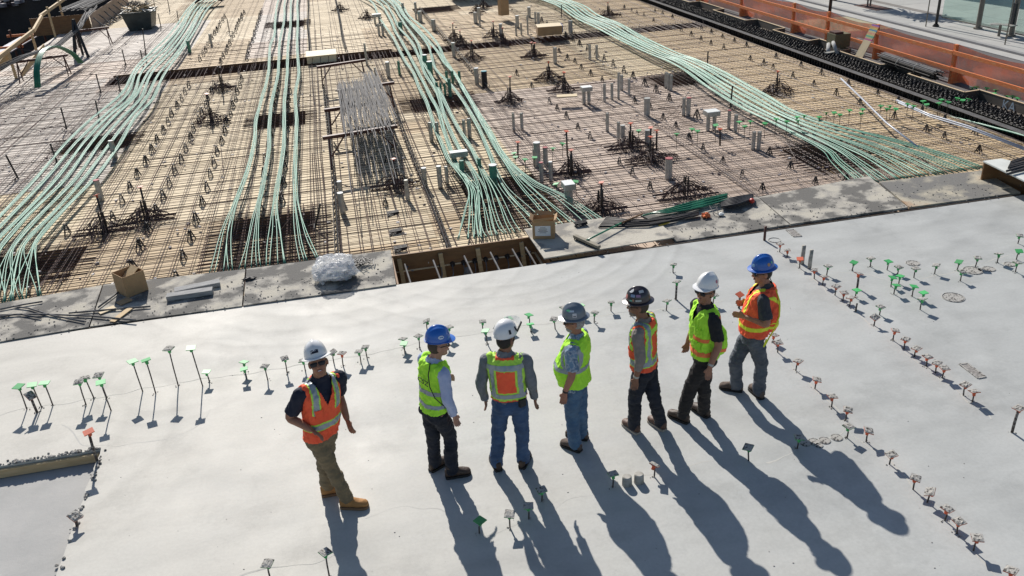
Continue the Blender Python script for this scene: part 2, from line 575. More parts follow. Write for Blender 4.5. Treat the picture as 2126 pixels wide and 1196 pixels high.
def subtract(rects, hole):
    out = []
    hx0, hx1, hy0, hy1 = hole
    for (x0, x1, y0, y1) in rects:
        ix0, ix1, iy0, iy1 = max(x0, hx0), min(x1, hx1), max(y0, hy0), min(y1, hy1)
        if ix0 >= ix1 or iy0 >= iy1:
            out.append((x0, x1, y0, y1)); continue
        if x0 < ix0: out.append((x0, ix0, y0, y1))
        if ix1 < x1: out.append((ix1, x1, y0, y1))
        if y0 < iy0: out.append((ix0, ix1, y0, iy0))
        if iy1 < y1: out.append((ix0, ix1, iy1, y1))
    return [r for r in out if r[1] - r[0] > 0.03 and r[3] - r[2] > 0.03]


def visible_xy(x, y, z=-0.2, m=90):
    q = np.array([x, y, z]) - CAM
    w = q @ FW
    if w <= 0: return False
    u = CX + FPX * (q @ RT) / w; v = CY - FPX * (q @ UP) / w
    return -m < u < 2126 + m and -m < v < 1196 + m


deck = structure(MB().build('plywood_deck', M['ply1']))
ROOT[deck.name] = np.zeros(3)
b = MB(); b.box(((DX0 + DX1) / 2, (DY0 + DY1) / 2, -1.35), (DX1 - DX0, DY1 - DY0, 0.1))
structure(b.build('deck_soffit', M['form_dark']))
sheets = []
yy = DY0; row = 0
while yy < DY1:
    xx = DX0 - (row % 2) * 0.0
    while xx < DX1:
        r = [(xx, min(xx + 2.44, DX1), yy, min(yy + 1.22, DY1))]
        for h in REC:
            r = subtract(r, h[:4])
        sheets += [(q, xx, yy) for q in r]
        xx += 2.44
    yy += 1.22; row += 1
sheets.sort(key=lambda s: (s[0][0] + s[0][1]) ** 2 / 4 + (s[0][2] + s[0][3]) ** 2 / 4)
rest = MB()
nvis = 0
for (x0, x1, y0, y1), sx, sy in sheets:
    cx_, cy_ = (x0 + x1) / 2, (y0 + y1) / 2
    n1 = noise.noise(Vector((sx * 0.13, sy * 0.10, 5.1))) + 0.25 * noise.noise(Vector((sx, sy * 2, 0)))
    lil = (cx_ < -5.5 and cy_ > 21 and cy_ < 48) or (cx_ > 4.6 and cy_ < 26 and cx_ < 11.3) or (-4 < cx_ < -1.2 and cy_ > 36)
    if lil:
        k = 3 if n1 < 0.14 else 4
        if cx_ > 4 : k = 4
    elif cx_ > 10.8:
        k = 2 if n1 < 0.05 else 4
    else:
        k = 0 if n1 < -0.05 else (1 if n1 < 0.18 else 2)
    mi = k
    g = 0.0025
    dz = rnd.uniform(-0.004, 0.002)
    vis = visible_xy(cx_, cy_)
    if vis and nvis < 298:
        nvis += 1
        s = MB(); s.box((cx_, cy_, DZ - 0.01 + dz), (x1 - x0 - 2 * g, y1 - y0 - 2 * g, 0.02))
        s.build('plywood_sheet', M['ply%d' % (k + 1)], deck, fix=False)
    else:
        rest.box((cx_, cy_, DZ - 0.01 + dz), (x1 - x0 - 2 * g, y1 - y0 - 2 * g, 0.02), mi=mi)
stuff(rest.build('far_plywood_sheets', [M['ply%d' % (i + 1)] for i in range(5)], deck, fix=False))
# recess boxes
M['recess_form'] = mat('recess_form_board', (.50, .37, .22), (.36, .26, .16), .8, 3, bump=.2)
for i, (x0, x1, y0, y1, zb) in enumerate(REC[:-1]):
    w = MB(); t = 0.02
    w.box(((x0 + x1) / 2, (y0 + y1) / 2, zb - 0.01), (x1 - x0 + .06, y1 - y0 + .06, 0.02))
    w.box(((x0 + x1) / 2, y1 + t / 2 + .001, (zb + DZ) / 2), (x1 - x0, t, DZ - zb - 0.004))
    w.box(((x0 + x1) / 2, y0 - t / 2 - .001, (zb + DZ) / 2), (x1 - x0, t, DZ - zb - 0.03))
    w.box((x0 - t / 2 - .001, (y0 + y1) / 2, (zb + DZ) / 2), (t, y1 - y0, DZ - zb - 0.03))
    w.box((x1 + t / 2 + .001, (y0 + y1) / 2, (zb + DZ) / 2), (t, y1 - y0, DZ - zb - 0.03))
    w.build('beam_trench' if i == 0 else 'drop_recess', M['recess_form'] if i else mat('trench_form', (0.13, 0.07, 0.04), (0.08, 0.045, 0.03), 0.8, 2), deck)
# pale upstand board on the far lip of the long trench, left and middle
b = MB(); b.box((-2.9, 34.375, -0.36), (10.4, 0.03, 0.34))
b.build('trench_board', M['form_brown'], deck)

# ---- rebar mats
def bars_mesh(lines, r, n=4):
    b = MB()
    for pts in lines:
        b.tube(pts, r, n, cap=False)
    return b


def wav(amp, seed, f=0.15):
    return lambda t: amp * noise.noise(Vector((t * f, seed * 3.7, seed)))


def in_pit(x, y):
    return 0.5 < x < 3.07 and y < 13.75


lines_b, lines_a, lines_low = [], [], []
y = 14.0; k = 0
# transverse bars
while y < 62:
    near = y < 17.6
    if near: st = 0.125
    elif y < 33: st = 0.18
    else: st = 0.36
    for lay, z in ((0, -0.258),):
        x0 = -13.0 + rnd.uniform(0, .5); x1 = 9.0 if y > 20 else 14.9
        if y < 13.8: x0 = 3.1
        w = wav(0.05, k)
        seg = []
        x = x0
        jy = rnd.uniform(-.035, .035)
        while x < x1 + 3.2:
            xx = min(x, x1)
            seg.append((xx, y + jy + w(xx), z + 0.012 * math.sin(xx * 1.3 + k)))
            x += 3.0
        lines_b.append(seg)
    k += 1
    y += st * rnd.uniform(0.85, 1.15)
y = 20.1
while y < 45:      # tighter transverse bars on the right
    w = wav(0.04, k); seg = []
    for i in range(5):
        xx = 8.6 + i * 1.6
        seg.append((xx, y + w(xx), -0.258 + 0.01 * math.sin(xx + k)))
    lines_b.append(seg); k += 1
    y += 0.21 * rnd.uniform(.85, 1.15)
# bottom layer
y = 14.1
while y < 40:
    lines_low.append([(-13, y, -0.285), (1, y + rnd.uniform(-.05, .05), -0.285), (14.9, y, -0.285)])
    y += 0.9 * rnd.uniform(.8, 1.2)


def long_bar(x, y0, y1, z, amp=0.06):
    w = wav(amp, x * 1.7 + 3); seg = []
    y = y0
    while y < y1 + 3:
        yy_ = min(y, y1)
        seg.append((x + w(yy_), yy_, z + 0.012 * math.sin(yy_ * 1.1 + x)))
        y += 2.6
    lines_a.append(seg)


x = -13.0
while x < 14.9:
    if x > 9.2: st = 0.20
    elif x > 3.2: st = 0.25
    elif x > -3.0: st = 0.23
    else: st = 0.34
    y0 = 13.8 if 0.45 < x < 3.1 else 13.2
    long_bar(x, y0, 33 + rnd.uniform(0, 9), -0.240)
    if rnd.random() < 0.45:
        long_bar(x + rnd.uniform(.035, .06), y0, rnd.uniform(20, 34), -0.242)
    if rnd.random() < 0.6:
        long_bar(x + rnd.uniform(-.12, .12), rnd.uniform(30, 36), 62, -0.240)
    x += st * rnd.uniform(.75, 1.25)
# dense groups of long bars over the column strips
for cxg, n_, y0, y1 in [(-0.55, 5, 13.3, 33), (1.55, 5, 13.9, 33), (-2.75, 5, 13.2, 60), (-7.9, 7, 17, 60), (-6.9, 6, 14, 30), (-9.4, 7, 15, 48), (-5.4, 5, 13.3, 34), (8.2, 8, 13.3, 20), (7.2, 7, 13.3, 19), (4.3, 6, 13.5, 30), (-4.4, 5, 14, 30), (-11.2, 6, 24, 50)]:
    for i in range(n_):
        long_bar(cxg + rnd.uniform(-.3, .3), y0 + rnd.uniform(0, .8), y1 + rnd.uniform(-3, 3), -0.228, 0.1)
# loose crossing bars lying diagonal
for i in range(46):
    x0 = rnd.uniform(-12, 13); y0 = rnd.uniform(15, 45); a = rnd.gauss(1.57, 0.35); l = rnd.uniform(2, 6)
    lines_a.append([(x0, y0, -0.215), (x0 + math.cos(a) * l / 2, y0 + math.sin(a) * l / 2, -0.21), (x0 + math.cos(a + .1) * l, y0 + math.sin(a + .1) * l, -0.215)])
stuff(bars_mesh(lines_b, 0.006).build('transverse_rebar_mat', M['steel'], fix=False))
stuff(bars_mesh(lines_a, 0.0064).build('longitudinal_rebar_mat', M['steel'], fix=False))
stuff(bars_mesh(lines_low, 0.007).build('bottom_rebar_mat', M['steel'], fix=False))
# bars bundled over the recesses (dark cages)
b = MB()
for (x0, x1, y0, y1, zb) in REC[1:-1]:
    for zz in (-0.25, -0.52):
        x = x0 + .05
        while x < x1:
            b.tube([(x, y0 - .35 * (zz > -.3), zz), (x + rnd.uniform(-.04, .04), y1 + .35 * (zz > -.3), zz)], 0.010, 4, cap=False); x += 0.17
        y = y0 + .05
        while y < y1:
            b.tube([(x0 - .35 * (zz > -.3), y, zz + .02), (x1 + .35 * (zz > -.3), y + rnd.uniform(-.04, .04), zz + .02)], 0.010, 4, cap=False); y += 0.16
x = -8.0
while x < 15:   # stirrups across the long trench
    for zz in (-0.24, -0.85):
        b.tube([(x, 32.9, zz), (x, 34.6, zz)], 0.010, 4, cap=False)
    b.tube([(x, 33.0, -0.24), (x + .05, 33.25, -0.02)], 0.009, 4, cap=False)
    x += 0.30
for i in range(7):
    yb = 33.25 + i * 0.16
    b.tube([(-8, yb, -0.80), (15, yb, -0.80)], 0.012, 4, cap=False)
stuff(b.build('recess_rebar_cages', M['steel'], fix=False))

# ---- crumbs and scrap lying on the deck
b = MB()
for i in range(1100):
    x = rnd.uniform(-12, 14); y = 13.5 + 30 * rnd.random() ** 1.5
    s = rnd.uniform(0.015, 0.05)
    a = rnd.uniform(0, 3.1)
    b.box((x, y, rnd.choice((-0.285, -0.22))), (s * rnd.uniform(1, 2), s, s * .6), a)
stuff(b.build('deck_scraps', M['debris'], fix=False))

# ------------------------------------------------------------------ green tendons
def interp(poly, t):
    """point at parameter t (0..n-1) by Catmull-Rom"""
    n = len(poly); i = min(int(t), n - 2); f = t - i
    P = [np.array(poly[min(max(j, 0), n - 1)], float) for j in (i - 1, i, i + 1, i + 2)]
    return 0.5 * ((2 * P[1]) + (-P[0] + P[2]) * f + (2 * P[0] - 5 * P[1] + 4 * P[2] - P[3]) * f * f + (-P[0] + 3 * P[1] - 3 * P[2] + P[3]) * f ** 3)


def strand_set(path, ncab, group, label, flare_from, flare_w, shift=0.0, z0=-0.03, tube=0.0098, pitch=0.0205):
    """path: list of world (x, y); cables lie side by side, flaring near the slab edge"""
    t = thing('tendon_bundle', label, 'tendon bundle', (path[-1][0], path[-1][1], 0), group)
    n = len(path); N = (n - 1) * 4 + 1
    base = [interp(path, i / 4) for i in range(N)]
    for c in range(ncab):
        off = (c - (ncab - 1) / 2)
        pts = []
        ph = rnd.uniform(0, 6); wk = rnd.uniform(-1, 1); wk2 = rnd.uniform(-1, 1)
        for i, p in enumerate(base):
            q0 = base[max(i - 1, 0)]; q1 = base[min(i + 1, N - 1)]
            d = q1 - q0; d = d / (np.linalg.norm(d) + 1e-9)
            nx = np.array([-d[1], d[0]])
            if nx[0] < 0: nx = -nx
            f = max(0.0, (flare_from - p[1]) / (flare_from - 14.1)) if flare_from > 14.1 else 0
            w = pitch + flare_w * f ** 1.25
            x = p[0] + nx[0] * off * w + shift * f + 0.006 * math.sin(p[1] * 2.1 + ph) + .005 * noise.noise(Vector((p[1] * .5, ph * 9, c))) + f * flare_w * (wk * .7 + .7 * wk2 * math.sin(f * 3))
            y = p[1] + nx[1] * off * w
            hump = z0 + 0.035 * math.sin(p[1] * 0.55 + off * 0.05) - 0.03 * f
            pts.append((x, y, hump + 0.004 * math.sin(i + c)))
        m = MB(); m.tube(pts, tube, 6)
        m.build('tendon', M['tendon'], t, smooth=True, fix=False)
    return t


def wpath(px, z=-0.03):
    return [tuple(at(u, v, z)[:2]) for u, v in px]


names7 = ['leftmost', 'second from left', 'third from left', 'fourth from left', 'fifth from left', 'sixth from left', 'rightmost']
Lp = [(403, 2), (372, 45), (325, 100), (278, 143), (250, 192), (196, 246), (135, 300), (75, 368), (0, 445), (-62, 515), (-95, 570), (-105, 640)]
Rp = [(441, 5), (412, 50), (380, 105), (337, 155), (318, 206), (284, 245), (246, 300), (197, 363), (130, 437), (86, 490), (74, 525), (66, 612)]
LW, RW = wpath(Lp), wpath(Rp)
for i in range(7):
    s = i / 6
    path = [(a[0] * (1 - s) + c[0] * s + rnd.uniform(-.05, .05), a[1] * (1 - s) + c[1] * s) for a, c in zip(LW, RW)]
    path = [(LW[0][0] * (1 - s) + RW[0][0] * s + .8, path[0][1] + 9)] + path[:-1] + [(path[-1][0], 14.1)]
    strand_set(path, 5, 'green tendon bundles of the left band', 'green tendon bundle, %s of seven curving down the left of the deck' % names7[i], 16.6, 0.10)
P2 = [[(578, 0), (571, 43), (570, 73), (561, 98), (558, 140), (553, 170), (540, 221), (532, 251), (527, 300), (509, 363), (484, 433), (468, 485), (460, 560)],
      [(592, 0), (590, 38), (581, 88), (577, 150), (567, 200), (560, 251), (558, 305), (545, 380), (535, 433), (528, 480), (522, 555)],
      [(605, 0), (603, 50), (598, 100), (596, 150), (591, 213), (589, 300), (576, 380), (571, 433), (573, 480), (577, 548)],
      [(618, 0), (618, 38), (617, 100), (620, 150), (613, 196), (616, 251), (613, 310), (612, 380), (616, 430), (628, 490), (644, 540)]]
nm = ['leftmost', 'second from left', 'third from left', 'rightmost']
for i, px in enumerate(P2):
    path = wpath(px); path = [(path[0][0] + .2, path[0][1] + 9)] + path[:-1] + [(path[-1][0], 14.1)]
    strand_set(path, 5, 'green tendon bundles of the straight middle band', 'straight green tendon bundle, %s of four left of the bar stack' % nm[i], 17.6, 0.07)
P3 = [[(766, 0), (785, 30), (798, 53), (820, 85), (840, 123), (858, 150), (871, 186), (886, 213), (898, 250), (916, 293), (931, 328), (953, 355), (973, 383), (981, 405), (976, 440), (971, 505)],
      [(780, 0), (808, 35), (820, 65), (835, 88), (855, 123), (871, 155), (891, 196), (910, 231), (924, 276), (943, 328), (963, 360), (981, 390), (988, 425), (991, 475), (997, 502)],
      [(790, 0), (813, 25), (828, 58), (853, 85), (871, 120), (883, 155), (908, 196), (926, 250), (956, 310), (983, 355), (998, 390), (1003, 430), (1010, 475), (1024, 500)],
      [(803, 0), (830, 33), (843, 55), (868, 90), (878, 125), (893, 155), (912, 190), (943, 250), (978, 305), (1003, 355), (1021, 390), (1036, 430), (1048, 463), (1066, 495)],
      [(810, 0), (838, 33), (862, 62), (890, 95), (903, 140), (938, 180), (971, 225), (996, 268), (1018, 320), (1030, 358), (1048, 393), (1080, 430), (1112, 462), (1135, 488)],
      [(815, 0), (845, 38), (876, 70), (908, 105), (923, 130), (946, 155), (960, 183), (983, 222), (1008, 265), (1031, 305), (1064, 355), (1095, 390), (1130, 425), (1160, 455), (1180, 475)],
      [(822, 0), (850, 33), (885, 65), (908, 90), (922, 118), (938, 145), (958, 178), (985, 222), (1014, 265), (1040, 310), (1069, 346), (1110, 380), (1160, 405), (1210, 440), (1240, 465)]]
for i, px in enumerate(P3):
    path = wpath(px); path = [(path[0][0] - 1.6, path[0][1] + 9)] + path[:-1] + [(path[-1][0], 14.1)]
    strand_set(path, 5, 'green tendon bundles of the centre band', 'green tendon bundle, %s of seven running down the deck centre' % names7[i], 18.2, 0.085)
U4 = [(1184, 0), (1240, 33), (1290, 50), (1327, 70), (1403, 110), (1440, 123), (1490, 145), (1540, 170), (1596, 199), (1650, 229), (1744, 261), (1845, 288), (1945, 318), (2050, 358)]
L4 = [(1132, 0), (1190, 36), (1235, 55), (1277, 75), (1350, 113), (1385, 127), (1423, 148), (1465, 176), (1530, 215), (1594, 246), (1660, 280), (1715, 312), (1742, 338), (1775, 375)]
UW, LW4 = wpath(U4), wpath(L4)
for i in range(7):
    s = i / 6
    path = [(a[0] * (1 - s) + c[0] * s + rnd.uniform(-.03, .03), a[1] * (1 - s) + c[1] * s) for a, c in zip(LW4, UW)]
    path = [(path[0][0] - 2, path[0][1] + 9)] + path[:-1] + [(path[-1][0], 14.1)]
    strand_set(path, 5, 'green tendon bundles of the right band', 'glossy green tendon bundle, %s of seven sweeping down the right' % names7[i], 18.5, 0.05, shift=0.0)

# ------------------------------------------------------------------ rebar chairs
def chair_mesh():
    b = MB()
    h = 0.25; w = 0.062; d = 0.085
    for sx in (-1, 1):
        for sy in (-1, 1):
            b.bar((sx * w, sy * d, 0), (sx * 0.02, sy * 0.014, h - .03), 0.019, 0.024, up=(0, 1, 0))
    for sy in (-1, 1):
        b.bar((-w * .8, sy * d * .72, 0.07), (w * .8, sy * d * .72, 0.07), 0.015, 0.018)
        b.bar((-w * .55, sy * d * .5, 0.135), (w * .55, sy * d * .5, 0.135), 0.015, 0.018)
    b.box((0, 0, h - 0.022), (0.055, 0.04, 0.03))
    b.box((-.022, 0, h), (0.012, 0.03, 0.03)); b.box((.022, 0, h), (0.012, 0.03, 0.03))
    return b


CH = None


def chair(x, y, label, group, scale=1.0):
    global CH
    if CH is None:
        CH = chair_mesh().build('rebar_chair', M['blackplastic'], fix=False)
        o = CH
    else:
        o = CH.copy(); COL.objects.link(o)
    o.location = (x + rnd.uniform(-.03, .03), y + rnd.uniform(-.05, .05), DZ)
    o.rotation_euler = (0, 0, rnd.uniform(-.35, .35))
    o.scale = (scale, scale, scale)
    tag(o, label, 'rebar chair', group)


def row(pts, where, group='black rebar chairs standing in rows on the deck', scale=.92):
    pts = sorted(pts, key=lambda p: p[1])
    pts = [p for p in pts if visible_xy(p[0], p[1], m=0)]
    for i, p in enumerate(pts):
        chair(p[0], p[1], 'black rebar chair, %s from near end of row %s' % (NTH[i], where), group, scale * rnd.uniform(.92, 1.05))


row([(-3.28, 14.6 + i) for i in range(18)], 'left of the straight tendons')
row([(-4.17, 15.4 + i * 0.98) for i in range(17)], 'midway between left tendon bands')
row([(-5.06, 17.4 + i) for i in range(15)] + [(-5.85, 17.8)], 'beside the left band')
row([(-3.35, 35.5 + i * 1.05) for i in range(14)], 'beyond trench beside straight band')
row([(-4.3, 35.4 + i * 1.05) for i in range(14)], 'beyond trench in the middle')
row([(-5.2, 36.4 + i * 1.05) for i in range(12)], 'beyond trench beside left band')
row([(-2.0, 17.9 + i * 1.15) for i in range(12)], 'between the straight bundles')
row([(-1.55, 18.2 + i * 1.2) for i in range(10)], 'right of third straight bundle')
row([(9.25, 20.8 + i) for i in range(18)], 'left of the right band')


def prow(px, where):
    row([tuple(at(u, v, -0.2)[:2]) for u, v in px], where, scale=.72)


prow([(1071, 150), (1104, 175), (1139, 207), (1157, 222), (1174, 237), (1202, 261), (1224, 280)], 'above the silver sleeves')
prow([(1162, 104), (1178, 117), (1193, 125), (1209, 138), (1227, 150), (1248, 162), (1315, 206), (1350, 220), (1377, 241), (1400, 257), (1430, 281)], 'between sleeves and right band')
prow([(1287, 30), (1322, 25), (1335, 29), (1357, 40), (1295, 14), (1313, 20), (1361, 21), (1375, 26), (1397, 34)], 'near the top edge right')
prow([(1415, 60), (1433, 69), (1455, 78), (1478, 87), (1502, 96), (1561, 120), (1585, 128)], 'just beyond the right band')
prow([(1457, 56), (1477, 65), (1500, 74), (1524, 82), (1549, 91), (1606, 137), (1646, 154), (1688, 171), (1735, 191), (1787, 210), (1857, 238)], 'running to the pale conduits')
prow([(1614, 115), (1662, 132), (1704, 148), (1760, 170), (1821, 191), (1863, 206), (1911, 225), (1961, 244), (2025, 270)], 'beside the right edge trench')
prow([(1922, 265), (1959, 280), (2033, 310)], 'by the white box form')
prow([(1597, 313), (1640, 341), (1690, 373), (1757, 368)], 'behind the right walkway sheets')
prow([(1429, 280), (1460, 304), (1502, 332), (1541, 358), (1584, 387), (1311, 354), (1346, 383), (1286, 332)], 'behind the green hoses')
prow([(801, 418), (803, 328), (815, 306)], 'behind the plastic bag')

# ------------------------------------------------------------------ continuous bolsters (zigzag wire supports)
def bolster(x, y0, y1, label):
    t = thing('wire_bolster', label, 'wire support', (x, y0, DZ), 'wire bolsters in long lines')
    b = MB()
    w = wav(0.07, x)
    pts = []
    n = int((y1 - y0) / 0.17)
    for i in range(n):
        y = y0 + i * 0.17
        pts.append((x + w(y) + (0.045 if i % 2 else -.045), y, -0.10 if i % 2 else -0.27))
    b.tube(pts, 0.009, 4, cap=False)
    b.build('zigzag_wire', M['steel_dark'], t, fix=False)
    b = MB()
    for dx in (-.03, .03):
        b.tube([(x + w(y0 + i * 1.5) + dx, y0 + i * 1.5, -0.10) for i in range(int((y1 - y0) / 1.5) + 1)], 0.011, 4, cap=False)
    b.build('top_wire', M['steel_dark'], t, fix=False)


bolster(-0.42, 13.4, 29.5, 'dark zigzag wire bolster running away left of the rusty trestles')
bolster(1.55, 14.0, 30.0, 'dark zigzag wire bolster running away right of the grey bar stack')
bolster(0.55, 35, 56, 'dark zigzag wire bolster beyond the long trench at top centre')
bolster(-0.9, 35, 56, 'dark zigzag wire bolster beyond the plywood trench cover')
bolster(4.6, 26, 45, 'dark zigzag wire bolster right of the centre tendon band, far half')

# ------------------------------------------------------------------ bent-bar mounds over the columns
def mound(u, v, r, label, n=12, h=0.36):
    p = at(u, v, -0.15)
    t = thing('bent_bar_mound', label, 'rebar mound', (p[0], p[1], -0.09), 'bent bar mounds over the columns')
    b = MB()
    for i in range(n + 6):
        a = (0 if i % 2 else 1.5708) + rnd.gauss(0, .16)
        l = r * rnd.uniform(.6, 1.25); o = rnd.gauss(0, .34) * r
        cx_, cy_ = p[0] - math.sin(a) * o, p[1] + math.cos(a) * o
        cs, sn = math.cos(a), math.sin(a)
        hh = h * rnd.uniform(.35, 1.0) * (1 - .5 * min(1, abs(o / r)))
        k0, k1 = rnd.uniform(.45, .8), rnd.uniform(.45, .8)
        sh_ = rnd.uniform(-.15, .15) * r
        pts = []
        for s_, z in ((-1.0, 0), (-k0, hh * .55), (-k0 * .55, hh * .95), (0, hh), (k1 * .55, hh * rnd.uniform(.8, 1)), (k1, hh * .5), (1.0, 0)):
            pts.append((cx_ + cs * (s_ * l + sh_) + rnd.uniform(-.015, .015), cy_ + sn * (s_ * l + sh_) + rnd.uniform(-.015, .015), -.26 + z))
        b.tube(pts, 0.0085, 4, cap=False)
    for i in range(7):
        x_ = p[0] + rnd.uniform(-.5, .5) * r
        b.tube([(x_, p[1] - r * 1.3, -.235), (x_ + rnd.uniform(-.05, .05), p[1] + r * 1.2, -.235)], 0.009, 4, cap=False)
        y_ = p[1] + rnd.uniform(-.5, .5) * r
        b.tube([(p[0] - r * 1.4, y_, -.225), (p[0] + r * 1.4, y_ + rnd.uniform(-.05, .05), -.225)], 0.009, 4, cap=False)
    b.build('bent_bars', M['steel'], t, fix=False)
    b = MB()
    for k in range(5):
        a = k * 1.256
        b.tube([(p[0] + .05 * math.cos(a), p[1] + .05 * math.sin(a), -.28), (p[0] + .05 * math.cos(a), p[1] + .05 * math.sin(a), h * .45)], 0.012, 4)
    b.build('stud_rails', M['steel_dark'], t, fix=False)


def cap_geo(b, p, size, mi, tilt=(0, 0), rz=0.0, sock=0.05):
    """square plate on a tapering socket; p is the centre of the plate underside"""
    up = np.array([tilt[0], tilt[1], 1.0]); up /= np.linalg.norm(up)
    x = np.array([math.cos(rz), math.sin(rz), 0]); x -= up * (x @ up); x /= np.linalg.norm(x)
    y = np.cross(up, x)
    b.box(np.array(p) + up * 0.004, (size, size, 0.009), axes=(x, y, up), mi=mi)
    s = size
    b.loft([(np.array(p), x * s * .27, y * s * .27), (np.array(p) - up * sock * .5, x * s * .19, y * s * .19), (np.array(p) - up * sock, x * s * .17, y * s * .17)], 8, mi)
    return up, x, y


def capped_post(top_px, base_px, color, label, group, zb=-0.22, dirty=0, thick=0.011, size=0.105, cat='capped rebar', bend=0.0, name='capped_rebar'):
    B_ = at(base_px[0], base_px[1], zb)
    zs = np.linspace(zb + 0.03, zb + 2.2, 600)
    best = min(zs, key=lambda z: np.hypot(*(at(top_px[0], top_px[1], z) - B_)[:2]))
    T_ = at(top_px[0], top_px[1], best)
    dv = (T_ - B_)
    hor = np.hypot(dv[0], dv[1])
    if hor > 0.25 * (best - zb):
        dv[:2] *= 0.25 * (best - zb) / hor
    T_ = B_ + dv
    t = thing(name, label, cat, tuple(B_), group)
    b = MB()
    mid = (B_ + T_) / 2 + np.array([rnd.uniform(-1, 1), rnd.uniform(-1, 1), 0]) * (0.006 + bend)
    b.tube([B_ - np.array([0, 0, .03]), mid, T_], thick, 6)
    b.build('rebar', M['rodmortar'] if zb == 0 else M['steel_dark'], t, smooth=True, fix=False)
    b = MB()
    tilt = (rnd.gauss(0, .10), rnd.gauss(0, .10) + (0.0)) if dirty < 2 else (rnd.gauss(0, .4), rnd.gauss(0, .4))
    rz = rnd.uniform(0, 1.57)
    up, x, y = cap_geo(b, T_, size, 0, tilt, rz, sock=min(0.055, (best - zb) * .6))
    b.build('cap', M['capgreen'] if color == 'g' else M['caporange'], t, fix=False)
    if dirty:
        b = MB()
        n = 5
        g = {}
        vs = []; fs = []
        for i in range(n + 1):
            for j in range(n + 1):
                hgt = 0.012 + 0.010 * rnd.random() if 0 < i < n and 0 < j < n else 0.009
                w_ = size * (1.02 + 0.07 * (rnd.random() - .5))
                vs.append(T_ + x * (i / n - .5) * w_ + y * (j / n - .5) * w_ + up * hgt)
        for i in range(n):
            for j in range(n):
                a = i * (n + 1) + j
                fs.append((a, a + n + 1, a + n + 2, a + 1))
        k = len(vs)
        low = [i * (n + 1) for i in range(n + 1)]
        b.add(vs, fs)
        b.box(T_ + up * 0.0095, (size * 1.0, size * 1.0, 0.004), axes=(x, y, up))
        if dirty > 1 or rnd.random() < .4:
            b.box(T_ + up * .004 + x * size * .5, (0.008, size * .8, 0.014), axes=(x, y, up))
        b.build('mortar', M['mortar'], t, fix=False)
    if zb == 0 and rnd.random() < 0.75:
        b = MB()
        for i in range(rnd.randint(3, 7)):
            a = rnd.uniform(0, 6.28); r = rnd.uniform(.012, .05); s = rnd.uniform(.004, .011)
            b.ell((B_[0] + r * math.cos(a), B_[1] + r * math.sin(a), s * .4), (s, 0, 0), (0, s, 0), (0, 0, s * .6), 5, 3)
        stuff(b.build('mortar_crumbs', M['mortar'], t, fix=False))
    return t


MOUNDS = [(1263, 28, .8, 'at top right above the right tendon band'), (1107, 112, .75, 'with twin posts left of the tall sleeves'), (1139, 158, .8, 'under an orange-capped post right of the teal canister'),
          (1171, 182, .8, 'behind the small plywood offcut'), (980, 117, .8, 'just right of the centre tendon band, nearer'), (943, 78, .7, 'right of the centre tendon band, farther'), (958, 90, .7, 'between two orange-capped posts right of the centre band'),
          (1024, 72, .7, 'left of two orange-capped posts at top centre right'), (1044, 86, .7, 'nearer the shadowed strip at top centre right'), (1058, 204, .7, 'by the white-topped sleeve at centre'), (706, 17, .7, 'at the top edge right of the straight band'),
          (762, 33, .7, 'at the top edge left of the centre band'), (820, 378, .85, 'with an orange-capped post behind the plastic bag'), (1310, 298, .95, 'farther of the big dark pair at right centre'), (1352, 322, 1.0, 'nearer of the big dark pair at right centre'),
          (1184, 350, .7, 'just right of the end of the centre band'), (1247, 425, .8, 'behind the broom handle'), (1424, 396, 1.0, 'low and wide with no post, behind the green hoses'), (1614, 184, .8, 'beside the glossy right tendon band'),
          (439, 246, .85, 'low, between the two left chair rows'), (303, 446, .9, 'behind the left cardboard box, right one'), (216, 470, .9, 'behind the left cardboard box, left one'), (461, 178, .7, 'nearest the long trench at left'), (1003, 12, .7, 'at the top edge, centre right'), (990, 22, .6, 'in the shadow at the top edge')]
for u, v, r, w in MOUNDS:
    mound(u, v, r * 0.47, 'bent rebar mound %s' % w)

POSTS = [((1262, 5), (1263, 31), 'standing in the mound above the right band'), ((1103, 88), (1105, 112), 'left of the twin posts'), ((1110, 89), (1111, 112), 'right of the twin posts'), ((1138.5, 128), (1139, 162), 'in the mound right of the teal canister'),
         ((1171, 150), (1171, 183), 'behind the plywood offcut'), ((978.5, 84), (980, 115), 'right of the centre band, nearest of its three'), ((940, 48), (941, 75), 'right of the centre band, farthest of its three'), ((954.6, 63), (956, 88), 'right of the centre band, middle of its three'),
         ((1023.6, 44), (1025, 73), 'top centre right, farther'), ((1043, 58), (1043.7, 88), 'top centre right, nearer'), ((1058.7, 159), (1058.7, 200), 'in the mound near the white-topped sleeve'), ((895.7, 98), (897, 120), 'amid the centre tendon band'),
         ((816.7, 330), (821.7, 383), 'in the mound behind the plastic bag'), ((1309.3, 256), (1309.8, 298), 'in the farther big dark mound'), ((1351, 265), (1350, 305), 'tall, left at the back of the nearer big mound'), ((1363.7, 271), (1363, 310), 'tall, right at the back of the nearer big mound'),
         ((1350.7, 284), (1349.5, 333), 'in front of the nearer big mound'), ((1176, 272.6), (1178, 323), 'above the end of the centre band'), ((1185.7, 311.5), (1186, 363), 'right of the end of the centre band'), ((1248.4, 379), (1249, 441), 'behind the broom handle'),
         ((1075, 295), (1075, 325), 'between the centre band and the silver sleeves'), ((1615, 148), (1614, 183), 'beside the right band'), ((429, 195), (439, 250), 'in the low mound between the left chair rows'), ((291, 388), (304, 444), 'right one behind the left cardboard box'), ((200, 405), (217, 466), 'left one behind the left cardboard box'), ((1495, 268), (1495, 300), 'short, amid the green-capped rods left')]
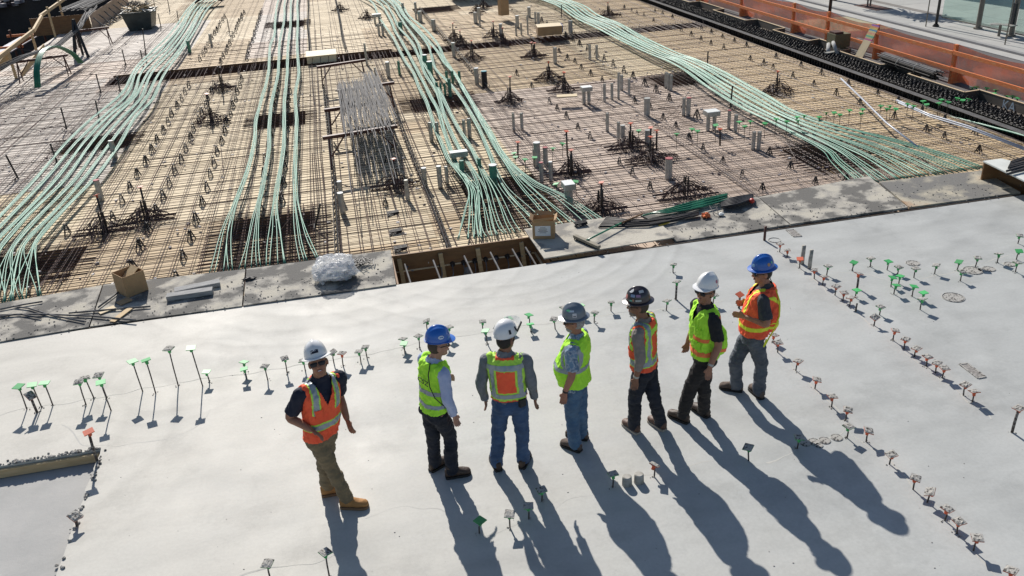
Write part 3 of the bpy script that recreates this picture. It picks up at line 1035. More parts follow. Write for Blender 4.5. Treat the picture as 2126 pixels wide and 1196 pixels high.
for tp, bp, w in POSTS:
    capped_post(tp, bp, 'o', 'orange-capped black post %s' % w, 'orange-capped posts on the deck', thick=0.021, size=0.10, cat='capped post', name='capped_post')
# green capped tall rods on the deck
GC = [((1326, 271), (1326, 301)), ((1405, 278), (1404, 308)), ((1437, 268), (1437, 297)), ((1448, 272), (1447, 305)), ((1486, 260), (1485, 295)), ((1535, 253), (1532, 280)), ((1546, 262), (1545, 292)), ((1558, 252), (1556, 278)), ((1588, 256), (1587, 285)),
      ((1168, 298), (1168, 325)), ((1148, 308), (1147, 345)), ((1110, 327), (1111, 360)), ((1070, 326), (1070, 350)), ((1090, 331), (1091, 362)), ((1154, 382), (1155, 405)), ((1195, 377), (1197, 405)), ((1067, 318), (1067, 338)), ((1612, 247), (1608, 280)), ((1634, 252), (1631, 285)),
      ((1655, 243), (1653, 272)), ((1657, 250), (1656, 285)), ((1670, 240), (1668, 262)), ((1701, 243), (1699, 262)), ((1716, 234), (1714, 254)), ((1732, 234), (1731, 254)), ((1744, 238), (1743, 260)), ((1764, 229), (1762, 258)), ((1791, 227), (1789, 250)), ((1788, 235), (1786, 265)),
      ((1829, 220), (1824, 250)), ((1842, 226), (1840, 250)), ((1848, 220), (1847, 246)), ((1860, 226), (1856, 250)), ((1885, 216), (1882, 240)), ((1897, 220), (1893, 250)), ((1917, 210), (1913, 240)), ((1924, 217), (1920, 245)), ((1950, 214), (1945, 245)), ((1955, 207), (1951, 240)), ((1969, 212), (1965, 240)),
      ((1988, 204), (1983, 235)), ((1999, 208), (1993, 238)), ((2012, 206), (2008, 238)), ((2019, 182), (2016, 197)), ((2028, 181), (2024, 197)), ((2049, 183), (2043, 208)), ((2064, 194), (2059, 216)), ((2068, 187), (2063, 210)), ((2091, 200), (2086, 220)), ((2103, 200), (2098, 226)), ((2113, 204), (2107, 232))]
GC.sort(key=lambda c: c[0][0])
for i, (tp, bp) in enumerate(GC):
    capped_post(tp, bp, 'g', 'thin green-capped rod, %s from left of the deck scatter' % NTH[i], 'green-capped rods scattered over the deck', thick=0.006, size=0.115)
# plain black rods at left
BR = [((253, 102), (259, 127), 'left of the left band, in its upper half'), ((291, 104), (296, 125), 'touching the upper left band'), ((199, 153), (207, 183), 'right of the green arch'), ((198, 208), (203, 236), 'close left of the left band at mid height'), ((126, 223), (135, 256), 'in the open mat left of the band'),
      ((12, 322), (33, 356), 'at the left edge of the photo'), ((104, 298), (115, 326), 'just left of the left band, lower half'), ((243, 158), (247, 180), 'beside the small trench under the left band'), ((296, 60), (301, 108), 'tall, above the left band'), ((328, 28), (333, 50), 'right of the scrap skip'), ((367, 22), (369, 38), 'between skip and left band'),
      ((319, 0), (321, 15), 'near the skip at the top edge, left'), ((348, 0), (351, 18), 'near the skip at the top edge, right'), ((451, 138), (461, 186), 'tall, nearest the long trench at left'), ((471, 38), (475, 60), 'among the far chair rows at left'), ((1166, 10), (1165, 28), 'beside the right band at the top edge'), ((1470, 107), (1469, 130), 'above the right band at mid height'), ((1521, 178), (1517, 210), 'stuck in the right band'), ((665, 423), (651, 455), 'leaning, left of the two tall sleeves')]
for tp, bp, w in BR:
    B_ = at(bp[0], bp[1], -0.09); zs = np.linspace(0, 1.8, 400)
    z = min(zs, key=lambda z: np.hypot(*(at(tp[0], tp[1], z) - B_)[:2])); T_ = at(tp[0], tp[1], z)
    t = thing('upright_rod', 'black upright rod %s' % w, 'steel rod', tuple(B_), 'plain black rods standing in the mat')
    b = MB(); b.tube([B_ + [0, 0, -.19], T_], 0.022, 6); b.build('rod', M['steel_dark'], t)
    b = MB()
    for a in (0.4, 2.5, 4.6):
        b.bar(B_ + [0, 0, -.1], B_ + [.22 * math.cos(a), .22 * math.sin(a), -.19], .02, .012)
    b.build('foot', M['steel_dark'], t)

# ------------------------------------------------------------------ sleeves (sheet metal pipes)
def c3(x, y): return (1064 + x / 3.987, y / 3.987)
def c2(x, y): return (532 + x / 3.987, y / 3.987)
def c5(x, y): return (532 + x / 3.987, 250 + y / 3.987)
def c6(x, y): return (1064 + x / 3.987, 250 + y / 3.987)
def c8(x, y): return (x / 3.987, 150 + y / 3.987)


SL = []
for f, L_ in ((c3, [(40, 130, 195, 30, 'w'), (30, 195, 260, 16, ''), (73, 195, 255, 16, ''), (127, 130, 250, 14, ''), (137, 60, 110, 28, 'w'), (190, 100, 160, 18, ''), (215, 105, 165, 25, ''), (208, 190, 255, 18, ''), (480, 170, 240, 36, ''), (353, 395, 485, 32, ''), (640, 370, 450, 22, ''), (697, 375, 445, 22, ''), (878, 600, 770, 18, ''), (903, 620, 700, 28, ''), (965, 655, 745, 24, ''), (762, 695, 790, 24, ''), (823, 690, 775, 24, ''), (1270, 600, 680, 24, ''), (1290, 610, 695, 24, ''), (1312, 620, 700, 26, ''), (1113, 815, 910, 52, 'c'), (1418, 810, 905, 28, ''), (1457, 810, 910, 36, 'r'), (785, 935, 1035, 28, ''), (877, 1010, 1100, 28, ''), (912, 1040, 1125, 40, 'c'), (1118, 1090, 1160, 48, 'c'), (1792, 915, 1010, 28, 'r'), (1847, 950, 1040, 32, ''), (1995, 1090, 1180, 32, ''), (2040, 1090, 1180, 34, ''), (10, 935, 1040, 24, ''), (77, 935, 1020, 28, '')]),
               (c6, [(205, 185, 320, 58, 'w'), (185, 235, 320, 34, ''), (273, 225, 315, 42, 'r'), (240, 350, 460, 36, 'r'), (317, 345, 455, 32, 'w'), (1293, 315, 425, 60, 'r')]),
               (c2, [(1015, 195, 260, 20, ''), (1047, 195, 260, 20, ''), (1195, 180, 240, 36, 'g'), (1398, 455, 520, 40, 'gw'), (1440, 510, 590, 46, 'gw'), (1092, 515, 600, 34, 'w'), (1183, 505, 580, 22, 'g'), (990, 560, 640, 18, ''), (912, 360, 500, 18, ''), (1577, 610, 650, 24, 'g'), (1625, 600, 650, 24, 'g'), (1683, 590, 650, 24, 'g'), (1605, 650, 770, 30, 'g'), (1497, 685, 745, 24, 'g'), (1530, 685, 765, 18, 'g'), (1563, 690, 755, 20, 'g'), (1635, 355, 435, 30, 'w'), (1825, 565, 655, 36, 'w'), (1890, 590, 680, 48, 't'), (1447, 1010, 1120, 34, ''), (1500, 1010, 1110, 30, ''), (1722, 990, 1080, 28, ''), (1765, 980, 1090, 34, ''), (1320, 20, 75, 20, 'w'), (1322, 85, 130, 16, ''), (1357, 90, 150, 36, ''), (1845, 65, 130, 28, 'w'), (1470, 160, 225, 36, ''), (1850, 130, 190, 16, ''), (1815, 100, 160, 34, ''), (2025, 200, 270, 28, 'w'), (1215, 25, 75, 22, '')]),
               (c5, [(700, 505, 600, 38, 'w'), (710, 600, 710, 48, 'w'), (1395, 395, 495, 42, 'w'), (1520, 380, 500, 42, 'w'), (1577, 378, 470, 32, ''), (1250, 490, 600, 36, ''), (1705, 330, 430, 44, 'g'), (1850, 315, 400, 34, 'g'), (1965, 370, 500, 68, 'gw')]),
               (c8, [(825, 890, 1000, 44, 'r'), (940, 560, 660, 40, '')]), (lambda x, y: (x / 3.987, y / 3.987), [(1745, 280, 340, 20, ''), (1565, 335, 400, 26, 'g')])):
    for (x, y0, y1, w, fl) in L_:
        SL.append((f(x, y0), f(x, y1), w / 3.987, fl))
# order left to right for the labels
SL.sort(key=lambda s: s[0][0])
M['green_sleeve'] = mat('green_sleeve_plastic', (0.10, 0.30, 0.20), (0.08, 0.22, 0.16), 0.4, 6)
M['teal'] = mat('teal_lid_plastic', (0.02, 0.30, 0.36), (0.02, 0.25, 0.3), 0.4, 6)
M['redtop'] = mat('dull_red_plug', (0.42, 0.09, 0.10), (0.35, 0.07, 0.08), 0.7, 9)
adj = {'': 'open-topped silver', 'w': 'white-topped silver', 'c': 'wide capped silver', 'r': 'red-plugged silver', 'g': 'green-tinted', 'gw': 'white-topped green', 't': 'black canister-like teal-lidded'}
cnt = {}
for tp, bp, w, fl in SL:
    B_ = at(bp[0], bp[1], -0.12); zs = np.linspace(0, 1.3, 300)
    z = min(zs, key=lambda z: np.hypot(*(at(tp[0], tp[1], z) - B_)[:2]))
    dist = np.linalg.norm(B_ - CAM)
    r = max(0.035, w * dist / FPX / 2 * 0.95)
    z = min(max(z, 0.12), 0.62)
    k = cnt.get(fl, 0); cnt[fl] = k + 1
    if fl == 't':
        lb = 'black canister with a teal lid standing alone right of the centre band'
    else:
        lb = '%s sleeve, %s from left among the deck %s ones' % (adj[fl], NTH[k], {'': 'open-topped silver', 'w': 'white-topped silver', 'c': 'wide capped', 'r': 'red-plugged', 'g': 'green-tinted', 'gw': 'white-topped green'}[fl])
    t = thing('pipe_sleeve' if fl != 't' else 'canister', lb, 'pipe sleeve' if fl != 't' else 'canister', (B_[0], B_[1], DZ), 'pipe sleeves standing on the deck' if fl != 't' else None)
    b = MB()
    ang = [2 * math.pi * i / 16 for i in range(16)]
    b.tube([(B_[0], B_[1], DZ + .001), (B_[0], B_[1], z)], r, 16, cap=False)
    b.tube([(B_[0], B_[1], z - .02), (B_[0], B_[1], z + .002)], r * 1.05, 16, cap=False)
    b.tube([(B_[0], B_[1], DZ + .03), (B_[0], B_[1], z - .006)], r * .93, 16, cap=True)
    b.build('pipe', M['green_sleeve'] if 'g' in fl else (M['blackplastic'] if fl == 't' else M['galv']), t, smooth=False)
    if fl and fl != 'g':
        b = MB(); b.tube([(B_[0], B_[1], z - .004), (B_[0], B_[1], z + .012)], r * 1.06, 16)
        b.build('lid', M['redtop'] if fl == 'r' else (M['teal'] if fl == 't' else (M['galv'] if fl == 'c' else M['cap_white'])), t)
# box-topped sleeves
for i, (tp, bp, w, d, lb) in enumerate([(c3(615, 720), c3(612, 812), .30, .26, 'square box on a stub left of the tall sleeve group'), (c3(1660, 920), c3(1645, 1020), .34, .30, 'square box on twin stubs near the right band'), (c6(455, 520), c6(465, 660), .22, .30, 'tall white-topped rectangular box near the end of the centre band'), (c2(1003, 118), c2(1000, 165), .42, .25, 'square box at the left side of the centre band near the top'), (c5(1665, 285), c5(1680, 335), .42, .20, 'long low box lying across the centre band')]):
    B_ = at(bp[0], bp[1], -0.12); zs = np.linspace(0, .9, 300)
    z = min(zs, key=lambda z: np.hypot(*(at(tp[0], tp[1], z) - B_)[:2])); z = min(max(z, .1), .6)
    t = thing('box_out', 'silver sheet-metal %s' % lb, 'junction box', (B_[0], B_[1], DZ), None)
    b = MB(); b.box((B_[0], B_[1], z - .05), (w, d, .11)); b.build('box', M['galv'], t)
    b = MB(); b.box((B_[0], B_[1], z + .012), (w * .98, d * .98, .012)); b.build('lid', M['cap_white'], t)
    b = MB()
    for s in ((-1, 1) if i != 2 else (0,)):
        b.tube([(B_[0] + s * w * .25, B_[1], DZ), (B_[0] + s * w * .25, B_[1], z - .1)], .05 if i != 2 else .09, 10)
    b.build('stub', M['galv'], t)

# ------------------------------------------------------------------ caps and stubs on the slab
CAPS = {
 'tall_left': ('in the tall far-left group', [((38.6, 802.6), (55.8, 850), 'g', 0), ((66.5, 799.4), (86.9, 845.9), 'g', 0), ((92, 795.7), (110, 842), 'g', 0), ((62.7, 822), (77.6, 857), 'o', 2), ((163.6, 793), (178.9, 840.7), 'g', 1), ((176.6, 785), (196, 827.7), 'g', 1), ((204.5, 779.4), (222, 826), 'g', 1), ((209, 794.3), (231, 852.8), 'g', 0), ((275, 750.6), (296.5, 812.9), 'g', 0), ((303, 748), (323.4, 817.5), 'g', 0), ((350.4, 724.6), (370.4, 801.7), 'g', 1), ((396.4, 722.7), (421, 801.7), 'g', 0)]),
 'bay': ('beside the lower slab step', [((184, 897), (202.6, 958), 'o', 0), ((155.7, 1072), (160, 1093), 'o', 2)]),
 'row_men': ('in the row behind the men', [((428.4, 772.4), (435.4, 793.3), 'g', 0), ((506.5, 752), (509, 775), 'g', 0), ((506.5, 766.4), (513, 787.8), 'g', 0), ((549.7, 760.8), (556.2, 789.6), 'g', 1), ((591, 744.6), (596, 774.7), 'g', 1), ((628.5, 749), (634, 770), 'g', 1), ((690.6, 731.5), (693.6, 754.8), 'g', 1), ((709.8, 734), (712.4, 760.4), 'o', 1), ((745, 730.3), (749.3, 753), 'g', 1), ((758.3, 721), (762.5, 744.6), 'g', 1), ((836.6, 704), (838, 724), 'g', 1), ((838.5, 713.4), (840.4, 734), 'g', 0), ((868.6, 698.3), (871, 722.8), 'g', 1),
              ((885.6, 667), (888, 690), 'g', 2), ((932.6, 679.5), (931, 701), 'g', 1), ((926, 700), (927, 720), 'g', 1), ((1002, 668), (1003, 688), 'g', 1), ((1007.7, 687), (1012, 714), 'g', 0), ((1056.4, 661.6), (1058, 684), 'g', 0), ((1098, 654), (1099.5, 673), 'g', 0), ((1101, 673.4), (1102, 690), 'g', 0), ((1149.8, 663), (1152.8, 683), 'g', 1), ((1170.5, 638.8), (1172, 660), 'g', 1), ((1206, 635), (1207, 655), 'g', 0), ((1235, 649.4), (1233.5, 670), 'g', 1), ((1268.8, 628), (1268.5, 645.6), 'g', 1), ((1312, 618), (1309, 655), 'g', 1), ((1385, 625), (1383, 644.7), 'g', 1), ((1398.4, 549.6), (1397.4, 565.8), 'g', 1), ((1405, 585.6), (1403, 622), 'g', 1), ((1483.7, 613), (1480, 632), 'g', 1), ((1536, 612), (1534, 640), 'o', 0)]),
 'diag': ('in the long diagonal line', [((1619.6, 507), (1618.5, 523.4), 'o', 1), ((1634.7, 519.8), (1634, 534), 'o', 1), ((1661, 537.8), (1660, 556.8), 'o', 0), ((1690.8, 561), (1690.8, 578.8), 'o', 1), ((1710.7, 574.4), (1707, 592), 'o', 1), ((1736.5, 595), (1733.5, 613), 'o', 1), ((1752.6, 608), (1750, 625), 'o', 1), ((1767, 618.3), (1764, 635.8), 'o', 1), ((1783, 568.5), (1779.5, 598.4), 'o', 1), ((1816.7, 659), (1814.6, 676), 'o', 2), ((1859, 686.5), (1854, 707), 'o', 2), ((1880.5, 704.6), (1876.7, 725), 'o', 1), ((1903, 723.6), (1898.6, 741), 'o', 1), ((1925.8, 741), (1923, 760.8), 'o', 1), ((1945.7, 754.4), (1942.8, 774.8), 'o', 1), ((1961, 764.6), (1955.7, 785), 'o', 1), ((2004.5, 799), (2000.7, 821), 'o', 1), ((2022.6, 813), (2019, 835), 'o', 1), ((2115.5, 847.8), (2101, 897.6), 'o', 1)]),
 'green': ('in the right-hand cluster', [((1719.5, 553), (1716, 571.5), 'g', 1), ((1773, 545), (1768.7, 562.7), 'g', 0), ((1779, 602.8), (1776, 618), 'g', 0), ((1808, 537), (1806.7, 553.9), 'g', 1), ((1844.8, 543), (1841.5, 560.6), 'g', 0), ((1866, 555), (1863.5, 570), 'g', 1), ((1901.5, 558), (1897.4, 576.7), 'g', 1), ((1853.5, 576.4), (1849.7, 594.9), 'g', 0), ((1868.7, 573.5), (1865.8, 589), 'g', 0), ((1860.8, 592.5), (1855.6, 611), 'g', 0), ((1898, 594.9), (1893.6, 615.3), 'g', 0), ((1917.6, 608), (1915, 625), 'g', 0), ((1914.7, 621.2), (1910.3, 643), 'g', 1), ((1944, 551), (1940.4, 568.5), 'g', 1), ((1991, 543.7), (1986.4, 561), 'g', 0), ((2030, 535.7), (2024.4, 553.9), 'g', 1), ((1997.5, 564.7), (1993.7, 583.7), 'g', 1), ((2074, 527.6), (2070, 545.7), 'g', 1), ((2112, 546), (2108, 564.7), 'g', 1), ((2116, 521.7), (2110, 539), 'g', 0), ((2117, 489.5), (2113, 505.6), 'g', 1), ((1828.4, 637.3), (1825.7, 654), 'g', 1)]),
 'diag2': ('in the bottom right curved row', [((1607, 696), (1605, 712), 'o', 1), ((1616, 711.4), (1615, 732), 'o', 1), ((1657, 750), (1652, 769.7), 'o', 1), ((1696.3, 788.7), (1691.5, 807), 'o', 1), ((1728, 823.5), (1726.3, 845), 'o', 1), ((1760.7, 851.3), (1755.8, 872.9), 'o', 1), ((1761.7, 886), (1758.3, 909.4), 'g', 1), ((1803.5, 894.8), (1798.3, 917.4), 'o', 1), ((1659, 908.7), (1654.6, 932), 'g', 1), ((1851, 944), (1846.3, 964.3), 'o', 1), ((1900.9, 992.9), (1895.7, 1016.5), 'o', 1), ((1931, 1021.7), (1924.5, 1043.3), 'o', 2), ((1967, 1057), (1961, 1081), 'o', 1), ((1991, 1083), (1987, 1108.7), 'o', 1), ((2028.9, 1117.4), (2021, 1143.5), 'o', 1), ((2099, 1185), (2093, 1212), 'o', 1)]),
 'front': ('in front of the men', [((1553.6, 929.5), (1554.8, 957), 'g', 1), ((1272.7, 984.5), (1272, 1012), 'g', 1), ((1359, 965.7), (1358, 990), 'o', 2), ((1058, 1068.4), (1058.7, 1096), 'g', 1), ((1124, 1017.8), (1124.6, 1041), 'g', 1), ((1097, 1051), (1097.7, 1078), 'g', 1), ((996.5, 1081.4), (995, 1107.5), 'g', 0), ((555.5, 1171), (561, 1200), 'g', 1), ((675.5, 1147.5), (684, 1198), 'g', 1)]),
}
for key, (where, lst) in CAPS.items():
    lst = sorted(lst, key=lambda c: c[0][0])
    for i, (tp, bp, c, d) in enumerate(lst):
        state = ('mortar-splattered ' if d else 'clean ') + ('green' if c == 'g' else 'orange')
        cq = {'row_men': 0.098, 'green': .102}.get(key, 0.101)
        capped_post(tp, bp, c, '%s cap on rebar, %s from left %s' % (state, NTH[i], where), 'capped rebar stubs in the slab', zb=0.0, dirty=d, size=cq * (1.15 if key in ('tall_left', 'bay') else 1.0), thick=0.0085 if not (c == 'o' and key in ('tall_left', 'bay')) and (tp[0], tp[1]) not in ((1405, 585.6), (2115.5, 847.8), (1536, 612), (1783, 568.5)) else 0.016)
# bare stubs
for tp, bp, r, name, lb, cat, m in [((1590, 470), (1587, 499), .022, 'stake', 'brown wooden stake standing at the slab edge beside the walkway sheets', 'stake', 'lumber'), ((1778.6, 630), (1776.6, 646.7), .012, 'rebar_stub', 'short bare rebar stub in the diagonal line right of the men', 'rebar stub', 'rodmortar'),
                                    ((1666.8, 510), (1665, 548), .032, 'pipe_stub', 'left of two mortar-grey pipe stubs standing in the slab at right', 'pipe stub', 'mortar2'), ((1682, 518.8), (1680.6, 557), .030, 'pipe_stub', 'right of two mortar-grey pipe stubs standing in the slab at right', 'pipe stub', 'mortar2')]:
    M['mortar2'] = mat('mortar_coated_pipe', (0.46, 0.44, 0.40), (0.25, 0.24, 0.21), 0.9, 12, bump=0.6)
    B_ = at(bp[0], bp[1], 0); zs = np.linspace(0.05, 1.3, 300)
    z = min(zs, key=lambda z: np.hypot(*(at(tp[0], tp[1], z) - B_)[:2]))
    b = MB(); b.tube([(B_[0], B_[1], -.02), (B_[0], B_[1], z * .5), (B_[0] + .004, B_[1], z)], r * (1.0 if 'pipe' not in name else 1.0), 12)
    tag(b.build(name, M[m] if m != 'lumber' else M['rust'], loc=tuple(B_), smooth=True), lb, cat)
for u, v, lb in ((1301.7, 1006, 'left of two stubby concrete cylinders in front of the men'), (1326.5, 1001, 'right of two stubby concrete cylinders in front of the men')):
    B_ = at(u, v, 0)
    b = MB()
    b.loft([((B_[0], B_[1], -.01), (.055, 0, 0), (0, .055, 0)), ((B_[0], B_[1], .05), (.053, 0, 0), (0, .053, 0)), ((B_[0], B_[1], .105), (.050, 0, 0), (0, .050, 0)), ((B_[0], B_[1], .113), (.042, 0, 0), (0, .042, 0))], 16)
    tag(b.build('concrete_cylinder', M['mortar2'], loc=tuple(B_)), lb, 'concrete stub')
# flush plates and rings in the slab
def ring(u, v, r, name, lb, fill=True):
    p = at(u, v, 0)
    b = MB()
    pts = [(p[0] + r * math.cos(a), p[1] + r * math.sin(a), 0.003) for a in np.linspace(0, 6.2832, 25)]
    b.tube(pts, 0.007, 5)
    if fill:
        b.prism([(p[0] + r * .9 * math.cos(a), p[1] + r * .9 * math.sin(a)) for a in np.linspace(0, 6.2832, 20)[:-1]], 0.001, 0.007)
    tag(b.build(name, M['mortar'], loc=(p[0], p[1], 0)), lb, 'floor cap', 'round floor caps in the slab')


ring(1608, 499, .10, 'floor_cap', 'round splattered floor cap beside the brown stake', False)
ring(1895, 547, .10, 'floor_cap', 'round pale floor cap amid the green-capped cluster')
ring(1979, 618, .15, 'floor_cap', 'largest round floor cap, alone right of the green cluster')
ring(2020, 562, .14, 'floor_cap', 'round floor cap right of the cluster, largest of its row')
ring(2038, 561, .06, 'floor_cap', 'small round floor cap touching the larger one at right')
ring(2053, 559, .09, 'floor_cap', 'medium round floor cap at the right end of its row')
ring(2096, 549, .08, 'floor_cap', 'round floor cap nearest the right edge of the photo')
for i, (u, v, r) in enumerate([(1672, 921, .05), (1690, 918, .06), (1712, 915, .06), (1737, 909, .06), (1700, 925, .04)]):
    ring(u, v, r, 'floor_cap', 'dark splattered floor cap, %s from the left in the strip under the rightmost shadow' % NTH[i])
for pts, lb in (([(1632, 478), (1648, 477), (1664, 491), (1648, 492)], 'small rectangular patch box set in the slab near the stake'), ([(1992, 757), (2008, 755), (2046, 783), (2030, 786)], 'long rectangular patch box set in the slab at right')):
    q = [at(u, v, 0) for u, v in pts]
    b = MB()
    for i in range(4):
        b.bar(q[i] + [0, 0, .004], q[(i + 1) % 4] + [0, 0, .004], .022, .014)
    o = b.build('patch_frame', M['mortar'], loc=tuple(q[0])); tag(o, lb, 'floor box')
    c = sum(q) / 4
    b = MB(); b.add([c + (p - c) * .93 + np.array([0, 0, .005]) for p in q], [(0, 1, 2, 3)])
    f = b.build('patch_fill', M['rubble'], o)
# scattered crumbs on slab
b = MB()
for i in range(110):
    p = at(rnd.uniform(0, 2126), rnd.uniform(560, 1196), 0)
    if p[1] > 12.4 or (p[0] < NX + .1): continue
    s = rnd.uniform(.002, .006)
    b.ell((p[0], p[1], s * .4), (s * rnd.uniform(1, 2), 0, 0), (0, s, 0), (0, 0, s * .6), 5, 3)
stuff(b.build('slab_crumbs', M['rubble']))

# ------------------------------------------------------------------ walkway sheets along the slab edge
def crusty(name, c1, c2, c3, sc=1.3, lo=.40, hi=.56):
    m = mat(name, c1, c3, 0.92, sc, bump=0.9, bscale=22, lo=lo, hi=hi, c3=c2)
    return m


W1 = crusty('cement_crusted_sheet', (0.46, 0.43, 0.36), (0.13, 0.125, 0.115), (0.36, 0.34, 0.30), 1.6, .42, .56)
W2 = crusty('light_crusted_sheet', (0.48, 0.45, 0.38), (0.24, 0.23, 0.21), (0.42, 0.39, 0.33), 2.2, .45, .62)
W3 = crusty('rusty_crusted_sheet', (0.36, 0.20, 0.10), (0.17, 0.165, 0.155), (0.44, 0.40, 0.31), 1.0, .32, .56)


def slabpoly(px, z0, z1, name, m, label, cat='walkway sheet', zpix=None, group=None):
    q = [at(u, v, z1 if zpix is None else zpix)[:2] for u, v in px]
    b = MB(); b.prism(q, z0, z1)
    # broken edges: bevel-free but slightly lifted crust
    return tag(b.build(name, m, loc=(q[0][0], q[0][1], z0)), label, cat, group)


G = 'cement-crusted walkway sheets along the slab edge'
slabpoly([(-140, 655), (212, 592), (184, 678), (-140, 733)], -0.02, 0.022, 'walkway_sheet', W1, 'dirty cement-crusted walkway sheet at far left under the lying rods', group=G)
slabpoly([(215, 591), (509, 558.5), (502, 635), (187, 677.5)], -0.02, 0.02, 'walkway_sheet', W1, 'dirty walkway sheet under the left cardboard box and grey lumber', group=G)
slabpoly([(512, 558), (811, 519), (822, 590), (505, 634)], -0.02, 0.024, 'walkway_sheet', W1, 'dirty walkway sheet under the clear plastic bag', group=G)
slabpoly([(1330, 446), (1572, 408), (1639, 466), (1402, 501.5), (1376, 470)], -0.02, 0.020, 'walkway_sheet', W1, 'dirty walkway sheet right of the broom, under the hose ends', group=G)
slabpoly([(1575, 409), (1803, 365.5), (1885, 430), (1641.5, 465)], -0.02, 0.024, 'walkway_sheet', W1, 'grey walkway sheet with dark crust, left of the rusty one', group=G)
slabpoly([(1825, 377), (2040, 354), (2119, 399), (1888, 430)], -0.02, 0.026, 'walkway_sheet', W3, 'rust-edged walkway sheet at the far right end', group=G)
b = MB()
q = [at(u, v, .03)[:2] for u, v in [(1088, 477), (1257, 453), (1374, 468), (1401, 497), (1130, 541)]]
b.add([(p[0], p[1], .045 + (.028 if i in (3, 4) else 0.0)) for i, p in enumerate(q)] + [(p[0], p[1], .025 + (.028 if i in (3, 4) else 0.0)) for i, p in enumerate(q)], [(0, 1, 2, 3, 4), (9, 8, 7, 6, 5)] + [(i, 5 + i, 5 + (i + 1) % 5, (i + 1) % 5) for i in range(5)])
tag(b.build('walkway_sheet', W2, loc=(q[0][0], q[0][1], 0)), 'pale cracked walkway sheet lifted at its near edge, under the broom', 'walkway sheet', G)
# mortar lumps lying on the sheets
b = MB()
for i in range(900):
    u = rnd.uniform(0, 2126); v = 711 - .1437 * u - rnd.uniform(4, 60)
    if 812 < u < 1130: continue
    p = at(u, v, .03); s = rnd.uniform(.004, .014)
    if p[1] > 14.0: continue
    b.ell((p[0], p[1], .026 + s * .4), (s * rnd.uniform(.8, 1.6), 0, 0), (0, s, 0), (0, 0, s * .7), 5, 3)
stuff(b.build('walkway_crumbs', M['rubble']))
# slab-edge nose board (dark line)
b = MB()
b.box((-7.3, 12.60, -.02), (15.4, .02, .05)); b.box((9.0, 12.60, -.02), (11.8, .02, .05))
tag(b.build('edge_form', M['form_dark'], loc=(0, 12.6, 0)), 'thin dark form board along the far edge of the new slab', 'form board')

# ------------------------------------------------------------------ open form pit
t = thing('form_pit', 'open brown timber form pit at the slab edge between the walkway sheets', 'form pit', (1.8, 13.2, 0))
b = MB()
b.box((1.8, 13.76, -.43), (2.62, .03, .86)); b.build('far_board', M['form_brown'], t)
b = MB(); b.box((0.50, 13.18, -.44), (.03, 1.1, .84)); b.build('side_board', M['form_brown'], t)
b = MB(); b.box((3.10, 13.18, -.44), (.03, 1.1, .84)); b.build('side_board', M['form_brown'], t)
b = MB(); b.box((1.8, 13.1, -.93), (2.7, 1.3, .04)); b.build('bottom', M['form_dark'], t)
for x in (.62, 1.35, 2.02, 2.82):
    b = MB(); b.bar((x, 13.71, -.06), (x + .04, 13.68, -.66), .045, .075, up=(1, 0, 0)); b.bar((x + .04, 13.66, -.66), (x + .03, 12.7, -.55), .045, .07)
    b.build('timber_brace', M['lumber'], t)
for x in (.70, 1.20, 1.75, 2.22, 2.62, 2.86):
    b = MB(); b.tube([(x, 13.55, -.10), (x + .03, 12.62, -.16)], .016, 6); b.build('tie_rod', M['steel_grey'], t)
for i in range(9):
    x = 1.1 + i * .2
    b = MB(); b.tube([(x + .25, 13.73, -.30), (x + .22, 13.45, -.36), (x + .08, 13.1, -.50), (x - .25, 12.7, -.62)], .009, 5); b.build('bent_strand', M['steel_grey'], t)
    b = MB(); b.tube([(x + .25, 13.745, -.30), (x + .25, 13.70, -.305)], .045, 10); b.build('anchor_cup', M['steel_dark'], t)
b = MB(); b.tube([(1.78, 13.5, -.30), (1.80, 13.3, -.78)], .06, 12); b.build('duct', M['steel_grey'], t)

# ------------------------------------------------------------------ cardboard boxes
def carton(cu, cv, w, d, h, rz, label, flaps=True, lab=False, z=0.03, content=None):
    p = at(cu, cv, z)
    t = thing('cardboard_box', label, 'cardboard box', (p[0], p[1], z))
    ca, sa = math.cos(rz), math.sin(rz)
    def W(x, y, zz): return np.array([p[0] + x * ca - y * sa, p[1] + x * sa + y * ca, z + zz])
    ax = (np.array([ca, sa, 0]), np.array([-sa, ca, 0]), np.array([0, 0, 1.]))
    th = .008
    for s, nm_ in ((-1, 'front'), (1, 'back')):
        b = MB(); b.box(W(0, s * d / 2, h / 2), (w, th, h), axes=ax); b.build('side_panel', M['cardboard'], t)
        b = MB(); b.box(W(s * w / 2, 0, h / 2 + .001), (th, d - th * 1.1, h), axes=ax); b.build('side_panel', M['cardboard'], t)
    b = MB(); b.box(W(0, 0, .006), (w - .02, d - .02, .01), axes=ax); b.build('base', M['cardboard_in'], t)
    if flaps:
        for s in (-1, 1):
            b = MB(); b.bar(W(s * w / 2, 0, h), W(s * w / 2 + s * .05, .0, h + .045), d * .92, .006, up=(0, 0, 1)); b.build('flap', M['cardboard'], t)
            b = MB(); b.bar(W(0, s * d / 2, h), W(0.01, s * d / 2 + s * .035, h + .06), w * .92, .006, up=(0, 0, 1)); b.build('flap', M['cardboard'], t)
    if lab:
        b = MB(); b.box(W(-.01, -d / 2 - .007, h * .45), (w * .72, .003, h * .55), axes=ax); L_ = b.build('shipping_label', M['white'], t)
        b = MB()
        for i, ww in enumerate((.25, .42, .36, .45, .3)):
            b.box(W(-.01, -d / 2 - .0095, h * (.63 - .07 * i)), (w * ww, .001, .008), axes=ax)
        b.build('print_line', M['steel_dark'], L_)
    if content:
        b = MB(); b.bar(W(-w * .3, .02, h * .55), W(w * .42, .03, h + .02), d * .6, .01); b.build('inner_flap', M['lumber'], t)
    return t


